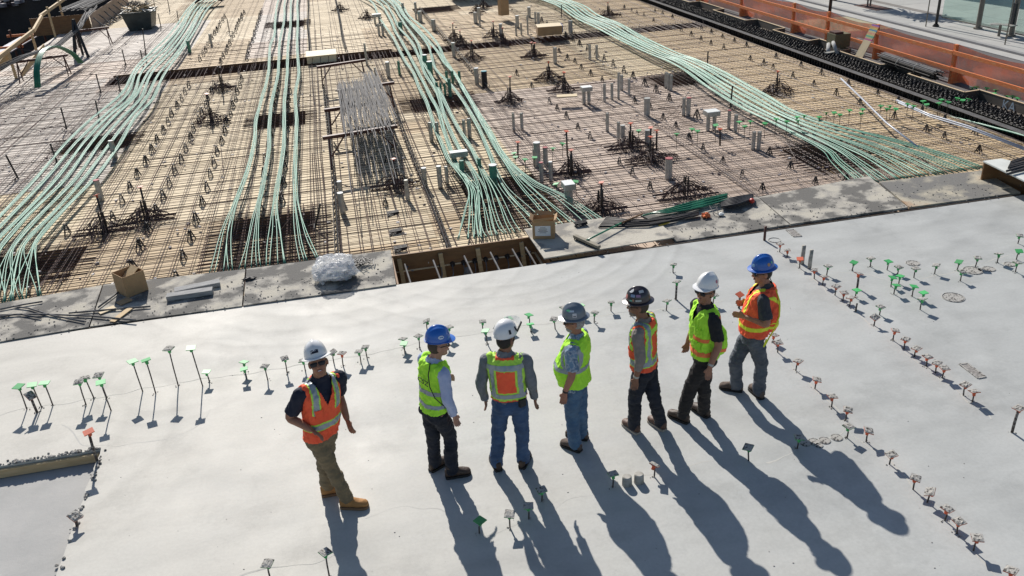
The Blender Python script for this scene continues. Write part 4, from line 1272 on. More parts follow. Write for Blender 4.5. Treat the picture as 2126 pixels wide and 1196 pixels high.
carton(1130, 489, .38, .30, .34, R_(-18), 'open cardboard box with a white label beside the broom', lab=True, z=.06)
carton(276, 604, .36, .36, .36, R_(38), 'open cardboard box with folded-in flaps on the left walkway sheets', flaps=False, content=True)
carton(1046, 31, .38, .38, .72, R_(10), 'tall brown carton standing far off at top centre', flaps=False, z=-.05)
t = carton(1140, 70, .95, .72, .32, R_(-8), 'low wide carton with a blue end at top right of centre', flaps=False, z=-.05)
p = ROOT[t.name]
b = MB(); b.box((p[0] + .52, p[1], .14), (.02, .66, .26), R_(-8)); b.build('blue_end', mat('blue_tape', (.05, .12, .4), rough=.5), t)
b = MB(); b.box((p[0], p[1], .28), (.97, .74, .012), R_(-8)); b.build('lid', M['ply2'], t)

# ------------------------------------------------------------------ broom
hd0, hd1 = at(1193, 492, .1), at(1244, 515, .1)
t = thing('push_broom', 'push broom with a green handle lying on the pale walkway sheet', 'broom', tuple(hd0))
b = MB(); b.bar(hd0 + [0, 0, .02], hd1 + [0, 0, .02], .07, .045); b.build('head', mat('broom_block', (.30, .27, .20), (.2, .18, .14), .8, 9), t)
b = MB()
dv = (hd1 - hd0); dl = np.linalg.norm(dv); dvn = dv / dl; nn = np.array([dvn[1], -dvn[0], 0])
for i in range(26):
    q = hd0 + dvn * dl * (i + .5) / 26
    for k in range(3):
        b.bar(q + nn * (k - 1) * .02 + [0, 0, .0], q + nn * ((k - 1) * .02 + .01 + rnd.uniform(-.01, .01)) + [rnd.uniform(-.008, .008), 0, -.055], .008, .008)
b.build('bristles', M['blackplastic'], t)
h1 = at(1222, 497, .16); h2 = at(1290, 463, .13); h3 = at(1334, 444, .10)
b = MB(); b.tube([(hd0 + hd1) / 2 + [0, 0, .04], h1, h2], .016, 8); b.build('handle', M['tendon_dark'], t, smooth=True)
b = MB(); b.tube([h2, h3], .0165, 8); b.build('handle_end', M['form_brown'], t, smooth=True)

# ------------------------------------------------------------------ plastic bag and loose chairs
bp_ = at(700, 576, .03)
def blobby(c, sx, sy, sz, n, m_, amp, seed, name, material, parent, fr=3.0):
    b = MB(); vs = []; fs = []
    for i in range(m_ + 1):
        th = math.pi * i / m_
        for j in range(n):
            ph = 2 * math.pi * j / n
            d = Vector((math.sin(th) * math.cos(ph), math.sin(th) * math.sin(ph), math.cos(th)))
            k = 1 + amp * noise.noise(d * fr * .5 + Vector((seed, 0, 0))) + amp * .6 * abs(noise.noise(d * fr * 1.4 + Vector((0, seed, 0)))) - amp * .4 * abs(noise.noise(d * fr * 3 + Vector((0, 0, seed))))
            z = c[2] + sz * (d.z * k)
            vs.append((c[0] + sx * d.x * k, c[1] + sy * d.y * k, max(z, c[2] - sz * .45)))
    for i in range(m_):
        for j in range(n):
            j2 = (j + 1) % n
            fs.append((i * n + j, i * n + j2, (i + 1) * n + j2, (i + 1) * n + j))
    b.add(vs, fs)
    return b.build(name, material, parent)


m = bpy.data.materials.new('clear_plastic_film'); m.use_nodes = True
nt = m.node_tree; pb = nt.nodes['Principled BSDF']
pb.inputs['Base Color'].default_value = (.80, .82, .84, 1); pb.inputs['Roughness'].default_value = .22; pb.inputs['Specular IOR Level'].default_value = .8
tr = nt.nodes.new('ShaderNodeBsdfTransparent'); tl = nt.nodes.new('ShaderNodeBsdfTranslucent'); tl.inputs[0].default_value = (.85, .87, .9, 1)
mx = nt.nodes.new('ShaderNodeMixShader'); mx.inputs[0].default_value = .55; mx2 = nt.nodes.new('ShaderNodeMixShader'); mx2.inputs[0].default_value = .35
nn_ = _noise(nt, 9, 5, .6); bpn = nt.nodes.new('ShaderNodeBump'); bpn.inputs['Strength'].default_value = .9; bpn.inputs['Distance'].default_value = .03
nt.links.new(nn_.outputs[0], bpn.inputs['Height']); nt.links.new(bpn.outputs[0], pb.inputs['Normal'])
nt.links.new(pb.outputs[0], mx2.inputs[1]); nt.links.new(tl.outputs[0], mx2.inputs[2])
nt.links.new(mx2.outputs[0], mx.inputs[1]); nt.links.new(tr.outputs[0], mx.inputs[2])
nt.links.new(mx.outputs[0], nt.nodes['Material Output'].inputs[0])
M['film'] = m
t = thing('plastic_bag', 'crumpled clear plastic bag of parts slumped on the walkway sheet', 'plastic bag', (bp_[0], bp_[1], .03))
blobby((bp_[0] - .02, bp_[1] - .02, .19), .35, .27, .23, 56, 34, .30, 2.2, 'bag_film', M['film'], t, 4.2)
blobby((bp_[0], bp_[1] - .02, .14), .30, .22, .15, 22, 12, .45, 5.0, 'bag_contents', mat('pale_parts', (.62, .62, .62), (.40, .40, .42), .7, 16), t, 6)
bb = at(672, 588, .03)
b = MB(); b.tube([(bb[0], bb[1] - .08, .05), (bb[0] - .05, bb[1] + .0, .10), (bb[0] + .05, bb[1] + .12, .20)], [.03, .05, .10], 9); b.build('bag_neck', M['film'], t)
p = at(752, 552, .03)
t = thing('spilled_chairs', 'heap of black plastic rebar chairs spilled beside the plastic bag', 'chair heap', (p[0], p[1], .03))
for i in range(9):
    b = MB(); a = rnd.uniform(0, 3.1); c = np.array([p[0] + rnd.uniform(-.2, .2), p[1] + rnd.uniform(-.1, .1), .06 + rnd.uniform(0, .08)])
    d = np.array([math.cos(a), math.sin(a), rnd.uniform(-.2, .2)]) * .11
    s = np.array([-math.sin(a), math.cos(a), 0]) * .03
    for k in (-1, 1):
        b.bar(c - d + s * k * 1.6, c + d + s * k * .5, .012, .014)
    b.bar(c - d * .4 - s, c - d * .4 + s, .012, .012); b.bar(c + d * .3 - s, c + d * .3 + s, .012, .012)
    b.build('rebar_chair', M['blackplastic'], t)
for i, (u, v, lb) in enumerate([(817, 450, 'lying on its side above the pit, farthest of three'), (823, 489, 'lying on its side above the pit, middle of three'), (833, 524, 'lying on its side above the pit, nearest of three'), (1208, 472, 'lying on the pale walkway sheet behind the broom head')]):
    p = at(u, v, -.06 if i < 3 else .05)
    b = MB()
    for k in range(3):
        o = np.array([0, k * .05, 0])
        b.bar(p + o + [-.12, 0, 0], p + o + [.12, .03, .05], .014, .02); b.bar(p + o + [-.12, .03, .06], p + o + [.12, .05, .07], .014, .02)
    for k in range(4):
        b.bar(p + [-.09 + .06 * k, 0, .02], p + [-.09 + .06 * k, .12, .03], .012, .02)
    tag(b.build('plastic_spacer', M['blackplastic'], loc=tuple(p)), 'black plastic spacer rack %s' % lb, 'spacer', 'loose spacer racks')

# ------------------------------------------------------------------ lumber, rods, hoses
M['greylumber'] = mat('cement_grey_lumber', (.40, .40, .39), (.26, .26, .26), .9, 6, vec=(1, 6, 6), bump=.4)
for a, c, w, h, lb in [((362, 603), (456, 584), .16, .07, 'grey cement-coated plank, farther of two'), ((346, 615), (441, 601), .15, .08, 'grey cement-coated plank, nearer of two')]:
    p, q = at(*a, .09), at(*c, .09)
    b = MB(); b.bar(p - [0, 0, .02], q - [0, 0, .02], w, h)
    tag(b.build('plank', M['greylumber'], loc=tuple(p)), lb + ' on the left walkway sheets', 'plank')
for a, c, w, m_, lb in [((233, 668), (270, 640), .10, 'lumber', 'pale scrap of lath below the left cardboard box'), ((206, 650), (238, 637), .12, 'ply2', 'pale splintered plywood scrap left of the cardboard box'), ((246, 631), (270, 620), .17, 'cardboard', 'torn cardboard scrap in front of the left box')]:
    p, q = at(*a, .035), at(*c, .05)
    b = MB(); b.bar(p, q, w, .012)
    tag(b.build('scrap', M[m_], loc=tuple(p)), lb, 'scrap wood')
for pts, lb in [([(28, 636), (60, 640), (105, 654), (175, 668)], 'long bent grey rod lying farthest left on the walkway'), ([(0, 654), (80, 652), (190, 656), (282, 665)], 'long grey rod crossing the near left walkway sheet'), ([(143, 650), (200, 645), (312, 636)], 'straight rod lying under the left cardboard box'), ([(204, 638), (228, 620), (252, 602)], 'short dark lath leaning toward the left cardboard box'), ([(-20, 660), (40, 652), (85, 660)], 'short rod at the left frame edge on the walkway'), ([(0, 642), (50, 632), (88, 626)], 'thin rod behind the bent one at far left')]:
    b = MB(); b.tube([at(u, v, .05) for u, v in pts], .014, 6)
    p = at(*pts[0], .05)
    tag(b.build('steel_rod', M['steel_grey'], loc=tuple(p), smooth=True), lb, 'steel rod')
# black rods group in centre right walkway
t = thing('rod_bundle', 'loose bundle of black flattened rods in front of the green hoses', 'rod bundle', tuple(at(1290, 463, .06)))
for i in range(9):
    o = i * 2.6
    pts = [(1258 - i * 2, 451 + o), (1300, 455 + o * .8 + rnd.uniform(-1, 1)), (1345, 458 + o * .6 - 2), (1400, 449 + o * .45), (1450, 440 + o * .3)]
    b = MB(); b.tube([at(u, v, .075 + rnd.uniform(-.02, .02)) for u, v in pts], .014, 5); b.build('rod', M['steel_dark'], t, smooth=True)
t = thing('hose_bundle', 'bundle of glossy dark green hoses lying across the walkway edge', 'hose bundle', tuple(at(1400, 430, .08)))
for i in range(10):
    o = (i - 4.5) * 1.5
    pts = [(1335 + i * 2, 445 - o * .4), (1385, 438 + o * .6), (1430, 428 + o), (1470, 419 + o * 1.1), (1510, 409 + o)]
    b = MB(); b.tube([at(u, v, .10 + .02 * math.sin(i * 2.1 + k)) for k, (u, v) in enumerate(pts)], .015, 6); b.build('hose', M['tendon_dark'], t, smooth=True)
t = thing('tool_case', 'black coiled cables and tool ends at the right of the green hoses', 'cable coil', tuple(at(1530, 418, .06)))
for i in range(6):
    b = MB(); o = (i - 2.5) * 3
    b.tube([at(1497, 424 + o * .8, .09), at(1530, 417 + o, .13), at(1562, 409 + o * .6, .10)], .026, 7); b.build('cable', M['blackplastic'], t, smooth=True)
b = MB(); b.ell(at(1561, 417, .10), (.05, 0, 0), (0, .06, 0), (0, 0, .05)); b.build('red_grip', mat('red_plastic', (.55, .05, .03), rough=.4), t)
p = at(1466, 449, .05)
t = thing('rag', 'crumpled orange rag on the walkway in front of the hoses', 'rag', tuple(p))
blobby((p[0], p[1], .06), .085, .07, .05, 14, 8, .5, 8.0, 'cloth', mat('orange_rag', (.75, .20, .07), (.6, .14, .05), .9, 15), t, 5)
p = at(1497, 445, .05)
t = thing('white_rag', 'small crumpled white plastic scrap beside the orange rag', 'scrap', tuple(p))
blobby((p[0], p[1], .05), .06, .05, .03, 12, 7, .5, 1.0, 'film', M['cap_white'], t, 5)
t = thing('utility_knife', 'yellow-handled tool lying by the black rods', 'tool', tuple(at(1380, 465, .05)))
b = MB(); b.bar(at(1368, 469, .05), at(1390, 461, .055), .035, .02); b.build('handle', mat('yellow_plastic', (.6, .42, .05), rough=.5), t)
t = thing('bent_wire', 'bent silver wire frame among the tools by the hoses', 'wire frame', tuple(at(1480, 435, .08)))
b = MB(); b.tube([at(1473, 427, .12), at(1480, 440, .07), at(1492, 446, .06), at(1488, 430, .12), at(1481, 424, .16)], .009, 5); b.build('wire', M['steel_grey'], t)
p = at(517, 579, .04)
t = thing('glove', 'dark crumpled work glove on the seam of two walkway sheets at left', 'glove', tuple(p))
blobby((p[0], p[1], .04), .10, .045, .03, 16, 8, .5, 3.0, 'leather', M['steel_dark'], t, 5)

# ------------------------------------------------------------------ trestles and stacked bars
def trestle(a, c, hgt, legs, label):
    """a, c: world ends of the beam (x, y); legs: list of end offsets"""
    A = np.array([a[0], a[1], hgt]); C_ = np.array([c[0], c[1], hgt])
    t = thing('steel_trestle', label, 'trestle', (a[0], a[1], -.1), 'rust-red steel trestles')
    b = MB(); b.bar(A, C_, .10, .075); b.build('beam', M['rust'], t)
    for s, e in ((.08, -1), (.92, 1)):
        P_ = A + (C_ - A) * s
        for sy in (-1, 1):
            b = MB(); b.bar(P_ - [0, 0, .03], P_ + [e * .04, sy * .22, -hgt - .10], .035, .035); b.build('leg', M['rust'], t)
        b = MB(); b.bar(P_ + [0, 0, -hgt * .75], P_ + (C_ - A) * (.2 if e < 0 else -.2) - [0, 0, .03], .03, .03); b.build('brace', M['rust'], t)


trestle((-.55, 28.3), (1.02, 28.7), .55, 0, 'rust-red steel trestle standing free beyond the grey bar stack')
trestle((-.02, 24.6), (1.62, 24.9), .55, 0, 'rust-red trestle under the far end of the grey bar stack')
trestle((-.42, 22.5), (1.2, 22.75), .55, 0, 'rust-red trestle under the middle of the grey bar stack')
trestle((-.50, 19.6), (1.25, 19.9), .62, 0, 'rust-red trestle under the near end of the grey bar stack')
t = thing('bar_stack', 'thick stack of long grey steel bars laid over the trestles', 'bar stack', (.5, 22.5, .65))
for i in range(150):
    f = i / 150
    x = .02 + 1.20 * f + rnd.uniform(-.03, .03)
    z = .66 + .12 * rnd.random()
    y1 = 24.6 + rnd.uniform(-.9, .5) + (.9 if f > .62 else 0); y0 = 20.0 + rnd.uniform(-1.0, 1.0) + (.6 if f > .8 else 0)
    if i % 17 == 0: y0 = 16.2 + rnd.uniform(0, 1.2)
    sag = .40 if y0 < 18 else .05
    b = MB(); b.tube([(x, y1, z + .03), (x + rnd.uniform(-.03, .03), (y0 + y1) / 2 + .5, z), (x + rnd.uniform(-.10, .10), y0, z - sag)], .0095, 5); b.build('bar', M['steel_grey'], t, fix=False)
# plywood cover on the trench
b = MB(); b.box((-.42, 33.75, .02), (1.15, 1.15, .02)); b.box((-.42, 33.25, -.12), (1.1, .04, .26))
tag(b.build('plywood_cover', M['cap_white'] if False else mat('bright_plywood', (.78, .66, .44), (.72, .60, .39), .7, 2), loc=(-.42, 33.75, 0)), 'square of bright plywood laid over the long trench', 'plywood')
q0, q1 = at(1156, 200, -.02), at(1198, 198, -.02)
b = MB(); b.bar(q0, q1, .28, .03); tag(b.build('plywood_offcut', M['ply1'], loc=tuple(q0)), 'narrow plywood offcut before the mound at centre', 'plywood')

# ------------------------------------------------------------------ scrap skip
p = at(277, 58, -.1)
t = thing('scrap_skip', 'dark grey scrap bin heaped with timber and wire offcuts at upper left', 'scrap bin', (p[0], p[1], -.1))
cx0, cy0 = -9.1, 47.0
sk = mat('grey_green_skip_plastic', (.055, .065, .06), (.03, .036, .034), .45, 3, objvar=0)
def ringq(w, d, z): return [(cx0 - w, cy0 - d, z), (cx0 + w, cy0 - d, z), (cx0 + w, cy0 + d, z), (cx0 - w, cy0 + d, z)]
b = MB(); lo_ = ringq(.52, .7, -.27); hi_ = ringq(.70, .88, .55); li = ringq(.47, .64, -.2); hi2 = ringq(.66, .84, .55)
b.add(lo_ + hi_ + li + hi2, [(0, 1, 2, 3), (8, 11, 10, 9)] + [(i, (i + 1) % 4, 4 + (i + 1) % 4, 4 + i) for i in range(4)] + [(8 + i, 12 + i, 12 + (i + 1) % 4, 8 + (i + 1) % 4) for i in range(4)] + [(4 + i, 4 + (i + 1) % 4, 12 + (i + 1) % 4, 12 + i) for i in range(4)])
b.build('bin_body', sk, t)
b = MB()
for i in range(4):
    q = ringq(.72, .90, .56); b.bar(q[i], q[(i + 1) % 4], .06, .07)
b.build('rim', sk, t)
for i in range(30):
    b = MB(); a = rnd.uniform(0, 6.28); c = np.array([cx0 + rnd.uniform(-.45, .45), cy0 + rnd.uniform(-.6, .6), .55 + rnd.uniform(0, .28)])
    d = np.array([math.cos(a), math.sin(a), rnd.uniform(-.5, .5)]) * rnd.uniform(.2, .6)
    w_ = rnd.choice((.03, .06, .22))
    b.bar(c - d, c + d, w_, .025); b.build('timber_offcut', M['lumber'] if i % 3 else M['cap_white'], t)
b = MB()
for i in range(26):
    c = np.array([cx0 + rnd.uniform(-.5, .5), cy0 + rnd.uniform(-.6, .6), .78]); a = rnd.uniform(0, 6.28)
    b.tube([c, c + [.3 * math.cos(a), .3 * math.sin(a), .22], c + [.6 * math.cos(a + .5), .6 * math.sin(a + .5), .0]], .012, 4)
b.build('wire_tangle', M['steel_grey'], t)

# ------------------------------------------------------------------ sawhorses, long bars and the green arch at upper left
for (a, c, lb) in [((-11.35, 34.3), (-9.6, 34.9), 'rust-red trestle holding the long bars, beside the green arch'), ((-10.9, 41.1), (-9.4, 41.4), 'dark trestle holding the far end of the long bars')]:
    trestle(a, c, .62, 0, lb)
t = thing('a_frame', 'dark timber A-frame standing at upper left', 'A-frame', (-10.4, 39.9, -.1))
for e, m_ in (((-10.62, 39.5), 'steel_dark'), ((-10.08, 39.5), 'steel_grey'), ((-10.5, 40.4), 'steel_dark')):
    b = MB(); b.bar((e[0], e[1], -.28), (-10.38, 39.9, 1.25), .10, .07); b.build('leg', M['blackplastic'], t)
t = thing('long_bar_bundle', 'drooping bundle of long grey bars across the trestles at upper left', 'bar bundle', (-11, 37, .6))
for i in range(16):
    o = rnd.uniform(-.18, .18); zz = .70 + rnd.uniform(0, .1)
    b = MB(); b.tube([(-10.3 + o * .6, 43 + rnd.uniform(-2, 1.5), zz + .5), (-10.35 + o, 40.3, zz + .1), (-10.6 + o, 37.5, zz - .15), (-11.0 + o * 1.3, 34.6, zz), (-11.9 + o * 1.6, 31 + rnd.uniform(-2, 0), zz - .1)], .015, 5); b.build('bar', M['steel_grey'], t, smooth=True, fix=False)
t = thing('green_arch', 'bowed bundle of glossy green tendons standing as an arch at left', 'tendon arch', (-10.2, 34, 0))
A0 = at(78, 182, -.1); A1 = at(168, 131, -.1)
for i in range(9):
    o = np.array([(i - 4) * .022, (i % 3) * .02, 0])
    pts = []
    for k in range(13):
        s = k / 12
        pp = A0 * (1 - s) + A1 * s
        z = -.1 + 1.18 * math.sin(math.pi * min(1, s * 1.0)) ** .62 * (1 - .25 * s)
        pts.append(np.array([pp[0] - .12 * math.sin(math.pi * s), pp[1], z]) + o)
    b = MB(); b.tube(pts, .017, 6); b.build('tendon', M['tendon'] if i % 3 else M['tendon_dark'], t, smooth=True, fix=False)

# ------------------------------------------------------------------ left edge: guard rail, upstand forms, stacked bars
t = thing('guard_rail', 'pale timber guard rail along the left edge of the deck', 'guard rail', (-12.6, 40, 0))
def seg(a, c, w=.09, h=.14, nm='rail'):
    b = MB(); b.bar(a, c, w, h); b.build(nm, M['lumber'], t)
seg((-11.8, 33.2, .75), (-12.25, 40.6, .85)); seg((-12.25, 40.7, .85), (-12.9, 44.6, .95)); seg((-13.0, 44.7, .95), (-13.6, 53.5, 1.0))
seg((-11.4, 35.0, .05), (-11.75, 39.8, .30), .04, .2)
for x, y, z in ((-12.0, 36.2, .85), (-12.4, 40.8, .95), (-13.1, 46.5, 1.15), (-13.35, 49.6, 1.2)):
    seg((x, y, -.3), (x, y, z), .07, .09, 'post')
for i, (x, y) in enumerate(((-12.6, 36.6),)):
    seg((x + .5, y, .6), (x - .1, y - 2.4, -.28), .04, .25, 'brace')
for (c, s, rz, lb) in [((-13.0, 47.6, .12), (2.75, .04, .85), .0, 'brown upstand form board facing the deck at upper left'), ((-11.58, 52.5, .10), (.04, 9.6, .8), 0, 'long pale upstand form board running away at upper left')]:
    b = MB(); b.box(c, s, rz); tag(b.build('upstand_form', M['form_brown'] if s[0] > 1 else mat('pale_upstand', (.42, .32, .25), (.33, .25, .2), .8, 1.5), loc=c), lb, 'form board')
t = thing('roof_bar_stack', 'grey bars stacked on the upstand form at upper left', 'bar stack', (-12.4, 50, .8))
for i in range(40):
    x = -12.9 + 1.3 * i / 40; y0 = 47.3 + rnd.uniform(0, .8)
    b = MB(); b.tube([(x, y0, .72 + rnd.uniform(0, .18)), (x + rnd.uniform(-.1, .1) + .9, y0 + 8, .9)], .018, 5); b.build('bar', M['steel_grey'], t, fix=False)
for i in range(7):
    y = 47.9 + i * 1.25
    b = MB(); b.bar((-11.5, y, .3), (-11.0, y - .05, -.25), .05, .05); b.bar((-11.5, y, -.24), (-10.95, y, -.24), .16, .03)
    tag(b.build('form_kicker', M['steel_grey'], loc=(-11.3, y, -.25)), 'small steel kicker bracing the upstand form, %s from the near end' % NTH[i], 'brace', 'kickers along the upstand form')
# pit and lower building levels beyond the left edge
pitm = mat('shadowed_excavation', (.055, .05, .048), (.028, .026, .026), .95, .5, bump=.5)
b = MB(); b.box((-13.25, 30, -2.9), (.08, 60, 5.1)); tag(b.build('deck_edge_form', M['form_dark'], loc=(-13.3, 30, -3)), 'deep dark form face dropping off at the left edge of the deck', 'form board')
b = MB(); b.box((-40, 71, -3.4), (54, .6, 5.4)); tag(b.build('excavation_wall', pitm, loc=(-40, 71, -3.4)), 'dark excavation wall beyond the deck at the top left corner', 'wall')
b = MB()
for i in range(260):
    x = rnd.uniform(-36, -15); y = rnd.uniform(68, 74); s = rnd.uniform(.1, .5)
    b.box((x, y + 2, -1.0 + rnd.uniform(0, .6)), (s * 2, s, s * .6), rnd.uniform(0, 3))
stuff(b.build('far_rubble', M['debris']))
t = thing('lower_scaffold', 'rusty scaffold frames below the left edge of the deck', 'scaffold', (-15.5, 44, -3))
for i in range(5):
    y = 34 + i * 4
    for x in (-14.6, -16.2):
        b = MB(); b.tube([(x, y, -6), (x, y, -.2)], .06, 6); b.build('upright', M['rust'], t)
    b = MB(); b.bar((-14.5, y, -.5), (-16.4, y, -.5), .08, .12); b.build('crossbeam', M['lumber_orange'], t)
    if i < 4:
        b = MB(); b.bar((-14.6, y, -.35), (-14.6, y + 4, -.35), .09, .14); b.build('ledger', M['lumber_orange'], t)
b = MB(); b.box((-15.2, 45.6, -.55), (.9, 8, .05)); b.build('platform', mat('pale_blue_board', (.5, .52, .58), rough=.7), t)
# dark machines cut by the top edge
for (u, v, w, d, h, lb) in [(437, 4, 1.1, 1.2, .35, 'dark heap of hoses over the left band at the top edge'), (992, -8, 4.2, 1.6, 1.3, 'dark machine cut off by the top edge, centre right')]:
    p = at(u, v, -.05)
    t = thing('site_machine' if w > 2 else 'hose_heap', lb, 'machine' if w > 2 else 'hose heap', tuple(p))
    if w > 2:
        b = MB(); b.box((p[0] + .3, p[1] + 1.2, .75), (w * .8, d, .7)); b.build('body', M['blackplastic'], t)
        b = MB(); b.box((p[0] + .6, p[1] + 1.2, 1.35), (w * .4, d * .8, .5)); b.build('hood', M['rust'], t)
        for sx in (-1, 1):
            for sy in (-1, 1):
                b = MB(); b.tube([(p[0] + .3 + sx * 1.2, p[1] + 1.2 + sy * .65, .22), (p[0] + .3 + sx * 1.2, p[1] + 1.2 + sy * .9, .22)], .38, 14); b.build('wheel', M['steel_dark'], t)
    else:
        for i in range(12):
            b = MB(); a = rnd.uniform(-.5, .5)
            b.tube([p + [-.8, a, .05], p + [-.2, a + .1, .3 + rnd.uniform(0, .15)], p + [.7, a - .1, .08]], .05, 6); b.build('hose', M['blackplastic'], t, smooth=True)

# ------------------------------------------------------------------ right edge beam cage
t = thing('edge_beam_cage', 'dense black rebar cage filling the edge beam along the street side', 'rebar cage', (15.5, 30, -.3))
b = MB(); y = 12.8
segs = []
while y < 52:
    x0, x1 = 15.22, 15.74
    for k in range(5):
        xx = x0 + (x1 - x0) * k / 4
        yk = y + rnd.uniform(-.03, .03)
        b.tube([(xx - .03, yk, -.55), (xx - .03, yk, .0 + .02 * rnd.random()), (xx + .02, yk + .01, .045 + .03 * rnd.random()), (xx + .075, yk + .02, -.02), (xx + .08, yk + .02, -.5)], .019, 4, cap=False)
    b.tube([(x0 - .05, y + .05, -.02), (x1 + .1, y + .06, .0)], .016, 4, cap=False)
    y += .165
b.build('stirrups', M['steel_dark'], t, fix=False)['kind'] = 'stuff'
b = MB()
for i in range(11):
    x = 15.18 + i * .06
    b.tube([(x, 12.7, -.04 + .01 * (i % 3)), (x + .02, 30, -.03), (x, 52, -.04)], .014, 5, cap=False)
b.build('long_bars', M['steel_dark'], t, fix=False)
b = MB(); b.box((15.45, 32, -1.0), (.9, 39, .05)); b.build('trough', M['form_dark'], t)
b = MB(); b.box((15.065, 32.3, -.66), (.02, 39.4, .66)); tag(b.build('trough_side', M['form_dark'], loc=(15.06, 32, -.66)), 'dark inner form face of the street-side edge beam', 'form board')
b = MB()
for i in range(4):
    b.tube([(14.90 + i * .05, 13.0, -.05), (14.92 + i * .05, 28, -.03), (14.95 + i * .05, 50, -.05)], .013, 5, cap=False)
tag(b.build('edge_bars', M['steel_grey'], loc=(14.9, 30, 0)), 'grey continuous bars along the inner lip of the edge beam', 'rebar')
t = thing('edge_tendons', 'pale green tendons in the edge trench at the right frame edge', 'tendon bundle', (15.0, 17, -.2))
for i in range(4):
    b = MB(); b.tube([(15.09 + i * .025, 14.0, -.18), (15.09 + i * .025, 16, -.16), (15.09 + i * .025, 18.0, -.3), (15.1 + i * .02, 20, -.5)], .012, 6); b.build('tendon', M['tendon'], t, smooth=True, fix=False)
# outer form with zigzag crenellations and pale top edge
M['form_outer'] = mat('dark_faced_outer_form', (.07, .065, .055), (.13, .11, .09), .7, 1.1)
M['form_top'] = mat('pale_form_edge', (.70, .55, .36), (.6, .45, .28), .8, 4)
t = thing('outer_edge_form', 'stepped outer form board along the street with pale top edge', 'form board', (16, 30, 0))
pathf = [(15.82, 14.5), (15.82, 15.5), (16.30, 15.6), (16.28, 19.0), (15.80, 18.95), (15.80, 21.3), (16.30, 21.4), (16.30, 22.6), (15.82, 22.62), (15.82, 24.9), (16.32, 25.0), (16.32, 26.9), (15.83, 26.8), (15.80, 29.2), (16.33, 29.3), (16.35, 31.5), (15.85, 31.5), (15.85, 34.5), (16.35, 34.5), (16.35, 37), (15.85, 37), (15.85, 52)]
for a, c in zip(pathf[:-1], pathf[1:]):
    b = MB(); b.bar((a[0], a[1], -.16), (c[0], c[1], -.16), .03, .52, mi=0); b.build('board', M['form_outer'], t)
    b = MB(); b.bar((a[0], a[1], .107), (c[0], c[1], .107), .045, .012); b.build('top_edge', M['form_top'], t)
# spray painted letters on the form facing the deck
m_sp = mat('pale_blue_spray_paint', (.42, .52, .60), (.3, .38, .45), .8, 8)
o_ = text_mesh('KA', .34, 'sprayed_letters', m_sp, t, (16.262, 17.9, -.07), (0.02, -1, 0), (0, 0, 1), .001)

# white box form at the right edge
t = thing('box_form', 'white-topped box form open toward the slab at the right frame edge', 'box form', tuple(at(2060, 350, .3)))
q = [at(u, v, .42) for u, v in [(2041, 334), (2079, 329), (2260, 372), (2200, 410)]]
b = MB(); b.add([tuple(p) for p in q] + [tuple(p - np.array([0, 0, .025])) for p in q], [(0, 1, 2, 3), (7, 6, 5, 4)] + [(i, 4 + i, 4 + (i + 1) % 4, (i + 1) % 4) for i in range(4)])
b.build('top_panel', mat('white_faced_board', (.66, .68, .64), (.56, .58, .55), .7, 3), t)
b = MB()
e0 = at(2049, 365, .0); b.bar(np.array([q[0][0] + .05, q[0][1] + .02, .0]), np.array([q[1][0], q[1][1], .0]), .03, .78); b.build('end_board', M['form_brown'], t)
b = MB(); b.bar(np.array([q[1][0], q[1][1] + .0, .0]), np.array([q[2][0], q[2][1], .0]), .03, .78); b.build('back_board', M['form_brown'], t)
for i in range(9):
    b = MB(); a0 = at(2092 + rnd.uniform(-5, 8), 336 + i * 3.2, .46); b.tube([a0, a0 + [1.2, .25 + rnd.uniform(-.1, .1), .02]], .022, 6); b.build('loose_bar', M['steel_dark'], t)

# two pale conduits lying over the mat at right
for pts, lb in (([(1746, 163), (1795, 210), (1840, 255), (1905, 305)], 'long pale grey conduit lying slantwise over the right mat'), ([(1862, 208), (1930, 238), (2010, 262), (2126, 307)], 'pair of pale conduits lying along the mat near the right edge trench')):
    b = MB(); b.tube([at(u, v, -.02) for u, v in pts], .022, 7)
    if 'pair' in lb: b.tube([at(u + 3, v + 5, -.02) for u, v in pts], .018, 7)
    p = at(*pts[0], -.02)
    tag(b.build('conduit', mat('pale_conduit', (.45, .50, .58), (.35, .38, .45), .35, 5), loc=tuple(p), smooth=True), lb, 'conduit')

# bundle of black bars on the form edge
t = thing('bar_bundle', 'thick tied bundle of black bars resting on the outer form', 'bar bundle', (16.1, 22, .3))
for i in range(46):
    a = rnd.uniform(0, 6.28); r = .17 * math.sqrt(rnd.random())
    ox, oz = r * math.cos(a) * 1.2, r * math.sin(a) * .9
    b = MB(); b.tube([(16.12 + ox, 23.0 + rnd.uniform(-.08, .1), .24 + oz), (16.02 + ox, 20.35 + rnd.uniform(-.1, .1), .24 + oz)], .017, 5); b.build('bar', M['steel_grey'] if oz > .06 else M['steel_dark'], t, fix=False)
for y in (22.0, 21.2):
    b = MB(); b.tube([(16.08 + .22 * math.cos(a), y, .24 + .17 * math.sin(a)) for a in np.linspace(0, 6.28, 13)], .008, 5); b.build('tie', M['galv'], t)
